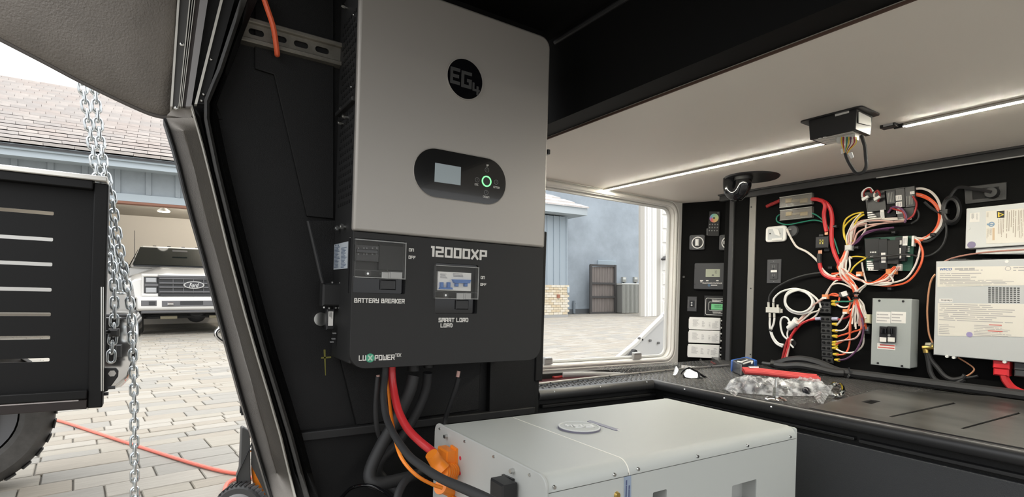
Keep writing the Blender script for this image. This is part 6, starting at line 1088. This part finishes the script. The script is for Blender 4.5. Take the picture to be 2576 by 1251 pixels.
for px, py in ((283, 976), (266, 992)): MB().cyl(TP.at(px-12, py, -.02), TP.at(px+7, py-1, -.02), .0055, 10).build('stud_bolt', DGR, cl_)
CH = PL((0, 2.2, 0), X_, Z_, (0, -1, 0))
PITCH, LR = .0292, .0040; lm = []
cy_l = [(-.0088, -.0105), (-.0088, .0105)]; path = [Vector((.0105*math.cos(math.radians(t)), 0, .0110+.0105*math.sin(math.radians(t)))) for t in range(0, 181, 30)]+[Vector((.0105*math.cos(math.radians(t)), 0, -.0110+.0105*math.sin(math.radians(t)))) for t in range(180, 361, 30)]
link_me = MB().tube(path, LR, 6, 1, closed=True, smooth=False).mesh('link', ZINC, 60)
def chain(label, pts, dd=0):
    P = cr([CH.at(x, y, d) for x, y, d in pts], 12); t = thing('hanging_chain', label, 'chain', tuple(P[0]), 'galvanised chains at the left'); L_ = [0]
    for p_, q_ in zip(P, P[1:]): L_.append(L_[-1]+(q_-p_).length)
    s_ = 0; k = 0
    while s_ < L_[-1]-.005:
        i = max(j for j in range(len(P)-1) if L_[j] <= s_); f_ = (s_-L_[i])/max(1e-9, L_[i+1]-L_[i]); c = P[i].lerp(P[i+1], f_); tz = (P[i+1]-P[i]).normalized(); ax = Vector((1, .25, 0)) if k % 2 else Vector((.25, -1, 0)); ax = (ax-tz*ax.dot(tz)).normalized(); ay = tz.cross(ax)
        o = bpy.data.objects.new('link', link_me); COL.objects.link(o); o.parent = t; mt = Matrix((ax, ay, tz)).transposed().to_4x4(); mt.translation = c-t.location; o.matrix_local = mt; s_ += PITCH; k += 1
    return t
chain('galvanised chain strand hanging leftmost above the slotted panel', [(200, 150, 0), (207, 215, 0), (218, 280, 0), (231, 360, 0), (243, 440, 0), (258, 520, -.02), (272, 600, -.02), (284, 690, 0), (288, 760, .01), (286, 830, .01), (281, 880, .01), (279, 922, .01)])
chain('galvanised chain strand running down to the pavers beside the panel', [(228, 150, .02), (240, 240, .02), (250, 340, .02), (264, 430, .03), (280, 490, .03), (292, 570, .02), (306, 650, .02), (322, 730, .01), (331, 800, 0), (334, 880, 0), (337, 980, 0), (338, 1100, 0), (339, 1250, 0), (340, 1400, 0), (342, 1480, 0)])
chain('galvanised chain loop slung between the two hanging strands', [(268, 540, -.03), (275, 600, -.03), (290, 660, -.03), (300, 705, -.03), (303, 735, -.03), (296, 715, -.05), (284, 670, -.05), (275, 620, -.05)])
ck2 = thing('chain_clip', 'black clip gripping the left chain beside the panel', 'clip', tuple(CH.at(285, 838))); MB().pbox(CH, 272, 828, 299, 848, -.0, .03, .006).build('jaw', BPL, ck2); MB().cyl(CH.at(250, 834, .05), CH.at(275, 836, .015), .005, 8).build('stem', BPL, ck2)
BP_ = PL((0, 2.62, 0), X_, Z_, (0, -1, 0)); bc_ = thing('bumper_corner', 'chrome bumper corner and white body edge behind the chains', 'bumper', tuple(BP_.at(300, 850)))
def slab(pts, d0, d1, nm, mm, bv_=.02): MB().prism([BP_.at(*q, d1) for q in pts], BP_.n*(d0-d1)).build(nm, mm, bc_, bevel=bv_, seg=4)
slab(((-250, 560), (215, 560), (262, 650), (296, 675), (322, 720), (332, 790), (-250, 790)), -.5, 0, 'white_side', tw_); slab(((200, 792), (333, 790), (347, 815), (349, 860), (345, 910), (332, 950), (305, 975), (285, 980), (200, 985)), -.5, .03, 'chrome_bumper', CHROME)
MB().tube([BP_.at(*q, .05) for q in ((238, 795), (318, 794), (323, 800), (324, 842))], .006, 8, 1, smooth=False).build('wire_frame', DGR, bc_); MB().pbox(BP_, 290, 868, 306, 900, .03, .045, .004).build('step_pad', tg, bc_)
slab(((262, 640), (280, 640), (276, 800), (258, 800)), 0, .012, 'tail_lamp', mat('pale_lamp', (.62, .60, .58), .15), .004)
# tyre behind the panel
tz_ = thing('trailer_tyre', 'dusty grey tyre showing below the slotted panel', 'tyre', (-.68, 3.03, 0)); tc_ = Vector((-.685, 3.03, .305)); dust = mat('dusty_rubber', (.105, .10, .095), .8, var=.5, vscale=6); ax_ = Vector((.28, -.96, 0))
MB().lathe(tc_-ax_*.11, ax_, [(.17, 0), (.25, -.005), (.285, .02), (.298, .05), (.30, .11), (.298, .17), (.285, .20), (.25, .225), (.19, .222), (.175, .20)], 48).build('carcass', dust, tz_); MB().lathe(tc_-ax_*.09, ax_, [(0, .17), (.09, .17), (.12, .14), (.172, .16), (.175, .0), (0, 0)], 32).build('rim', tgr, tz_)
bx_ = Vector((ax_.y, -ax_.x, 0)); 
for i in range(30):
    th = 2*math.pi*i/30; rd_ = bx_*math.cos(th)+Vector((0, 0, math.sin(th))); tn = -bx_*math.sin(th)+Vector((0, 0, math.cos(th)))
    if rd_.z < -.93: continue
    mb = MB(); c = tc_+rd_*.292; mb.hexa([c+ax_*s0+tn*s1 for s0, s1 in ((.04, -.019), (.108, -.019), (.108, .015), (.04, .022))], [c+rd_*.014-rd_*(.012 if s0 > .1 else 0)+ax_*s0+tn*s1 for s0, s1 in ((.04, -.019), (.108, -.019), (.108, .015), (.04, .022))]); mb.build('tread_block', dust, tz_)
OUT.append(tz_)
# hose and wheeled machine on the pavers
hz = MB().tube([gp(x, y, .009) for x, y in ((40, 1030), (88, 1043), (160, 1062), (230, 1085), (340, 1121), (480, 1165), (560, 1186), (600, 1192))], .0085, 8); single(hz, 'garden_hose', mat('coral_hose', (.74, .16, .11), .45), 'coral red hose stretched across the pale pavers', 'hose', out=True)
hz = MB().tube([gp(x, y, .012) for x, y in ((660, 1200), (625, 1203), (590, 1207), (570, 1220), (566, 1245), (580, 1270), (640, 1275), (690, 1250), (670, 1215), (630, 1225))], .0085, 8); single(hz, 'hose_loop', M['coral_hose'], 'coral red hose loop lying around the small black wheel', 'hose', out=True)
wm = thing('wheeled_machine', 'wheeled garden machine with grey upright and orange tank', 'machine', tuple(gp(620, 1330)), out=True); wc_ = gp(606, 1338); wc_.z = .082; WP = PL((0, wc_.y, 0), X_, Z_, (0, -1, 0), True)
wax = Vector((-.45, -.89, 0)); R_ = .080; wb = Vector((wax.y, -wax.x, 0)); wh = MB().lathe(wc_-wax*.022, wax, [(.05, 0), (.072, -.002), (.079, .006), (.080, .022), (.079, .038), (.072, .046), (.05, .044)], 40).build('wheel', mat('wheel_rubber', (.06, .06, .06), .6), wm); MB().lathe(wc_-wax*.016, wax, [(0, .046), (.02, .05), (.05, .044), (.056, .036), (.056, 0), (0, 0)], 30).build('hub', mat('grey_hub', (.26, .26, .26), .5), wh)
for i in range(34):
    th = 2*math.pi*i/34; rd_ = wb*math.cos(th)+Vector((0, 0, math.sin(th))); tn = -wb*math.sin(th)+Vector((0, 0, math.cos(th))); c = wc_+rd_*.079
    if rd_.z < -.9: continue
    q = [(-.021, -.0035), (.021, -.0055), (.021, .0005), (-.021, .0035)]; MB().hexa([c+wax*a+tn*b for a, b in q], [c+rd_*.0035+wax*a+tn*b for a, b in q]).build('tread_rib', RUB, wh)
WQ = PL((0, wc_.y+.02, 0), X_, Z_, (0, -1, 0), True); wg = mat('machine_grey', (.085, .083, .08), .55)
MB().prism([WQ.at(*q) for q in ((607, 1078), (612, 1075), (629, 1086), (631, 1200), (633, 1235), (598, 1230), (596, 1200), (603, 1180))], (0, .035, 0)).build('upright', wg, wm, bevel=.004); MB().tube([WQ.at(*q, .006) for q in ((637, 1108), (618, 1150), (600, 1190), (596, 1205), (598, 1230))], .0022, 6).build('pull_cord', BPL, wm)
MB().prism([WQ.at(*q, -.03) for q in ((629, 1086), (640, 1090), (640, 1096), (630, 1096))], (0, .02, 0)).build('bracket', wg, wm); MB().tube([WQ.at(*q, -.05) for q in ((628, 1100), (634, 1098), (640, 1102))], .004, 8).build('chrome_bar', CHROME, wm); MB().tube([WQ.at(*q, -.05) for q in ((628, 1134), (640, 1132), (652, 1136))], .006, 8).build('chrome_bar', CHROME, wm)
MB().tube([WQ.at(*q, -.03) for q in ((650, 1140), (650, 1170), (654, 1200), (661, 1240), (668, 1290))], lambda t: .018+.008*math.sin(t*3.1), 14, 6).build('tank', ORG, wm); MB().tube([WQ.at(*q, -.005) for q in ((645, 1192), (655, 1203), (666, 1206))], .006, 8).build('tank_band', ORG, wm)
MB().pquad(WQ, ((667, 1198), (674, 1196), (680, 1220), (672, 1224)), -.03, -.01).build('catch', BPL, wm); mb = MB().lathe(WQ.at(688, 1262, -.03), (0, -1, 0), [(0, 0), (.03, 0), (.033, .008), (.026, .014), (0, .014)], 20); mb.build('cap', MGR, wm)
hp = MB().tube([un(x, y, 'Y', 1.95) for x, y in ((600, 820), (566, 821), (547, 830), (543, 842), (552, 854), (572, 866), (600, 880))], .0062, 10); single(hp, 'chrome_hoop', CHROME, 'bent chrome tube poking out left of the nose frame', 'tube')
kn = thing('adjusting_wheel', 'small black ribbed hand wheel at the outer edge of the nose frame', 'knob', tuple(un(614, 1032, 'Y', 1.5))); q = un(616, 1032, 'Y', 1.5); MB().cyl(q+Vector((-.008, 0, 0)), q+Vector((.02, 0, 0)), .013, 10).build('grip', RUB, kn); MB().cyl(q+Vector((-.011, 0, .002)), q+Vector((-.008, 0, .002)), .009, 10).build('end', RUB, kn)
# ------------------------------------------------------------------ right: yard seen through the hatch
def OP(Y): return PL((0, Y, 0), X_, Z_, (0, -1, 0), True)
stu = mat('blue_stucco', (.40, .455, .51), .85, bump=.6, bscale=30, var=.22, vscale=.9); W18 = OP(18.0)
sw_ = thing('stucco_wall', 'tall blue grey stucco wall behind the paved yard', 'wall', (16, 18, 0), out=True); MB().box((9.2, 18, 0), (26, 18.2, 7.5)).build('wall', stu, sw_); MB().box((9.2, 17.95, 0), (26, 18, .22)).build('dark_base', mat('dark_base_band', (.12, .13, .14), .7), sw_); MB().pbox(W18, 1505, 656, 1550, 669, 0, .06, .01).build('pale_box', mat('pale_blue_patch', (.36, .43, .48), .6), sw_)
W17 = OP(17.0); wg_ = thing('batten_wing', 'pale blue house wing with vertical battens beside the inverter', 'house', tuple(W17.at(1400, 780)), out=True); xr = W17.hit(1427, 700)[0]; zt2 = W17.hit(1410, 545)[1]
MB().box((9.2, 17, 0), (xr, 17.9, zt2)).build('board_wall', mat('light_blue_board', (.36, .42, .47), .7), wg_)
for px in (1362, 1377, 1393.5, 1409, 1425): a = W17.hit(px, 650)[0]; MB().box((a-.03, 16.96, 0), (a+.03, 17, zt2)).build('batten', M['light_blue_board'], wg_)
e0, e1 = W17.hit(1460, 530), W17.hit(1460, 547); MB().box((9.1, 16.45, e1[1]), (e0[0]-.1, 16.6, e0[1])).build('fascia', mat('fascia_pale', (.45, .50, .53), .6), wg_); MB().box((9.1, 16.6, e1[1]), (e0[0]-.1, 17.9, e1[1]+.05)).build('soffit', M['fascia_pale'], wg_)
z0 = e0[1]
for r_ in range(4):
    nT = int((e0[0]-.05-.62*r_-9)/.42)
    for i in range(nT if r_ < 7 else 0):
        x1_ = e0[0]-.05-.45*r_-i*.42
        if pj((x1_, 16.5, z0))[0] < 1330: break
        y0, y1 = 16.4+.36*r_, 16.4+.36*(r_+1)+.03; za, zb_ = z0+.20*r_, z0+.20*(r_+1)
        MB().hexa([(x1_-.415, y0, za), (x1_, y0, za), (x1_-(.0 if i else .22), y1, zb_-.02), (x1_-.415, y1, zb_-.02)], [(x1_-.415, y0, za+.06), (x1_, y0, za+.06), (x1_-(.0 if i else .22), y1, zb_+.02), (x1_-.415, y1, zb_+.02)]).build('roof_tile', tm[(i+r_) % 3], wg_)
brk = [mat('pale_brick_%s' % n, c, .8, bump=.4, bscale=40) for n, c in (('cream', (.60, .53, .40)), ('straw', (.56, .47, .33)), ('chalk', (.63, .58, .48)))]
W15 = OP(15.5); a0, b0, a1, b1_ = W15.rect(1345, 717, 1428, 796); b0 = 0; pln = thing('brick_planter', 'low pale yellow brick planter in the yard left of the hatch view', 'planter', (a0, 15.5, 0), out=True); MB().box((a0, 15.54, 0), (a1-.03, 16.3, b1_-.02)).build('core', mat('pale_mortar', (.50, .44, .34), .9), pln); rows_ = 12; hgt = (b1_-b0-.10)/rows_; bw = .21; rk_ = random.Random(8); bme = {}
for m_i, m_ in enumerate(brk): bme[m_i] = MB().box((.006, 0, .005), (bw-.006, .06, hgt-.005)).mesh('brick', m_, 0)
for r_ in range(rows_):
    i = 0; x = a0-(.5*bw if r_ % 2 else 0)
    while x < a1-bw*.6: o = bpy.data.objects.new('brick', bme[rk_.randrange(3)]); COL.objects.link(o); o.parent = pln; o.location = Vector((x, 15.485+rk_.uniform(0, .008), .10+r_*hgt))-pln.location; x += bw
MB().box((a0, 15.48, 0), (a1, 15.56, .10)).build('plinth', mat('grey_plinth', (.33, .33, .32), .8), pln); MB().box((a1-.04, 15.5, .05), (a1, 16.3, b1_)).build('side_face', brk[0], pln)
MB().pbox(W15, 1402, 741, 1409, 750, .015, .04, .005).build('tap', mat('rust_tap', (.3, .12, .07), .5), pln); MB().pbox(W15, 1428, 722, 1433, 737, -.1, .05, .01).build('side_box', blu2, pln)
W177 = OP(17.6); gtm = mat('weathered_board', (.24, .21, .195), .8, var=.25, vscale=3, vdir=(6, 6, .6)); gdk = mat('dark_gate_frame', (.065, .062, .062), .6)
gt = thing('leaning_gate', 'weathered brown board gate leaning against the stucco wall', 'gate', tuple(W177.at(1518, 790)), out=True)
for i in range(9): MB().pquad(W177, ((1489+i*6.6, 672), (1495+i*6.6, 672), (1494.6+i*6.5, 786), (1488.6+i*6.5, 786)), 0, .03).build('board', gtm, gt)
for y in (668, 713, 747, 787): MB().pbox(W177, 1485, y-2, 1550, y+3, .03, .08).build('rail', gdk, gt)
for x in (1485, 1546): MB().pbox(W177, x, 667, x+5, 791, .02, .09).build('stile', gdk, gt)
W174 = OP(17.2); ac = thing('condenser_unit', 'grey slatted air conditioner beside the leaning gate', 'air conditioner', tuple(W174.at(1588, 789)), out=True); a0, b0, a1, b1_ = W174.rect(1566, 717, 1609, 790); b0 = .02; acm = mat('ac_grey', (.33, .335, .31), .6)
MB().lbox(W174, a0, b0, a1, b1_, -.60, -.03).build('case', mat('ac_dark', (.2, .2, .19), .6), ac, bevel=.03); MB().lbox(W174, a0-.02, b1_, a1+.02, b1_+.07, -.62, .0, .02).build('top_cap', mat('ac_pale', (.6, .61, .58), .5), ac)
for i in range(13): x = a0+(a1-a0)*i/13; MB().lbox(W174, x+.008, b0, x+(a1-a0)/13-.008, b1_, -.03, 0, .008).build('slat', acm, ac)
for k, px in enumerate((1572, 1601)): t = thing('disconnect_box', ('left' if not k else 'right')+' small grey electric box above the air conditioner', 'electric box', tuple(W18.at(px, 704)), 'electric boxes on the stucco wall', out=True); MB().pbox(W18, px-5, 697, px+4, 710, 0, .1, .01).build('box', acm, t); MB().pbox(W18, px-4, 699, px+3, 704, .1, .13, .01).build('lid', M['ac_pale'], t); MB().pbox(W18, px-1.5, 710, px+1, 716, .02, .06).build('conduit', acm, t)
pp_ = MB().cyl(W18.at(1444, 789, .1), W18.at(1444, 757, .1), .06, 8); pp_.cyl(W18.at(1444, 763, .1), W18.at(1448, 763, .14), .04, 8); single(pp_, 'standpipe', mat('pipe_blue', (.2, .23, .26), .6), 'thin blue grey standpipe at the foot of the stucco wall', 'pipe', out=True)
W143 = OP(14.3); wmat = mat('white_siding', (.72, .71, .68), .6); gw = thing('white_garage_front', 'white fluted pilaster and panelled garage door at right of the hatch view', 'house', tuple(W143.at(1640, 797)), out=True); topz = 7.2
def vb(x0, x1, d0, d1, nm, mm, z0=0, z1=topz): a = W143.hit(x0, 700)[0]; b = W143.hit(x1, 700)[0]; return MB().lbox(W143, a, z0, b, z1, d0, d1, .01).build(nm, mm, gw)
gt2 = mat('warm_grey_trim', (.44, .42, .38), .7); vb(1609, 1619, -.05, .05, 'corner_trim', gt2); 
for i in range(5): vb(1619+i*6.2, 1624.4+i*6.2, -.05, .06+.02*(i % 2), 'flute', wmat)
vb(1650, 1662, -.05, 0, 'door_jamb', gt2); vb(1662, 1760, -.06, -.02, 'garage_door', wmat)
for r_ in range(9):
    z = .12+r_*.55
    for px in (1666, 1690, 1714): a = W143.hit(px, 700, -.02)[0]; b = W143.hit(px+20, 700, -.02)[0]; MB().lbox(W143, a, z, b, z+.46, -.02, .02, .03).build('door_panel', wmat, gw)
sc2 = thing('security_camera', 'small grey camera on the white garage front', 'camera', tuple(W143.at(1682, 648)), out=True); MB().pquad(W143, ((1672, 651), (1686, 642), (1688, 648), (1675, 655)), .1, .3).build('barrel', DGR, sc2); MB().pbox(W143, 1684, 638, 1690, 646, .02, .2, .02).build('mount', DGR, sc2)
# white hatch arm panel just outside the opening
AP = PL((0, 2.34, 0), X_, Z_, (0, -1, 0)); ap = thing('folded_step_panel', 'white slanted panel with bolts outside the lower right of the hatch', 'panel', tuple(AP.at(1640, 890)))
MB().prism([AP.at(*q) for q in ((1548, 905), (1600, 862), (1695, 768), (1700, 768), (1700, 910))], (0, .03, 0)).build('sheet', mat('white_panel_paint', (.70, .70, .69), .4), ap, bevel=.003)
MB().prism([AP.at(*q, .012) for q in ((1548, 905), (1600, 862), (1695, 768), (1699, 776), (1608, 866), (1562, 905))], (0, .02, 0)).build('edge_rail', WHT, ap, bevel=.004)
for px, py in ((1613, 855), (1634, 857), (1655, 863), (1668, 794), (1606, 851)): a, b = AP.hit(px, py); MB().disc(AP, a, b, .008, 0, .012, 10).build('bolt', MGR, ap)
MB().prism([AP.at(*q, .03) for q in ((1577, 896), (1589, 878), (1594, 880), (1598, 895))], (0, -.03, 0)).build('rubber_foot', RUB, ap, bevel=.003)
# ------------------------------------------------------------------ the drive and houses stand level while the trailer leans a little
MO = Matrix.Translation(CAM) @ Matrix.Rotation(-ROLL, 4, FW) @ Matrix.Translation(-CAM)
bpy.context.view_layer.update()
for o in OUT: o.matrix_world = MO @ o.matrix_world
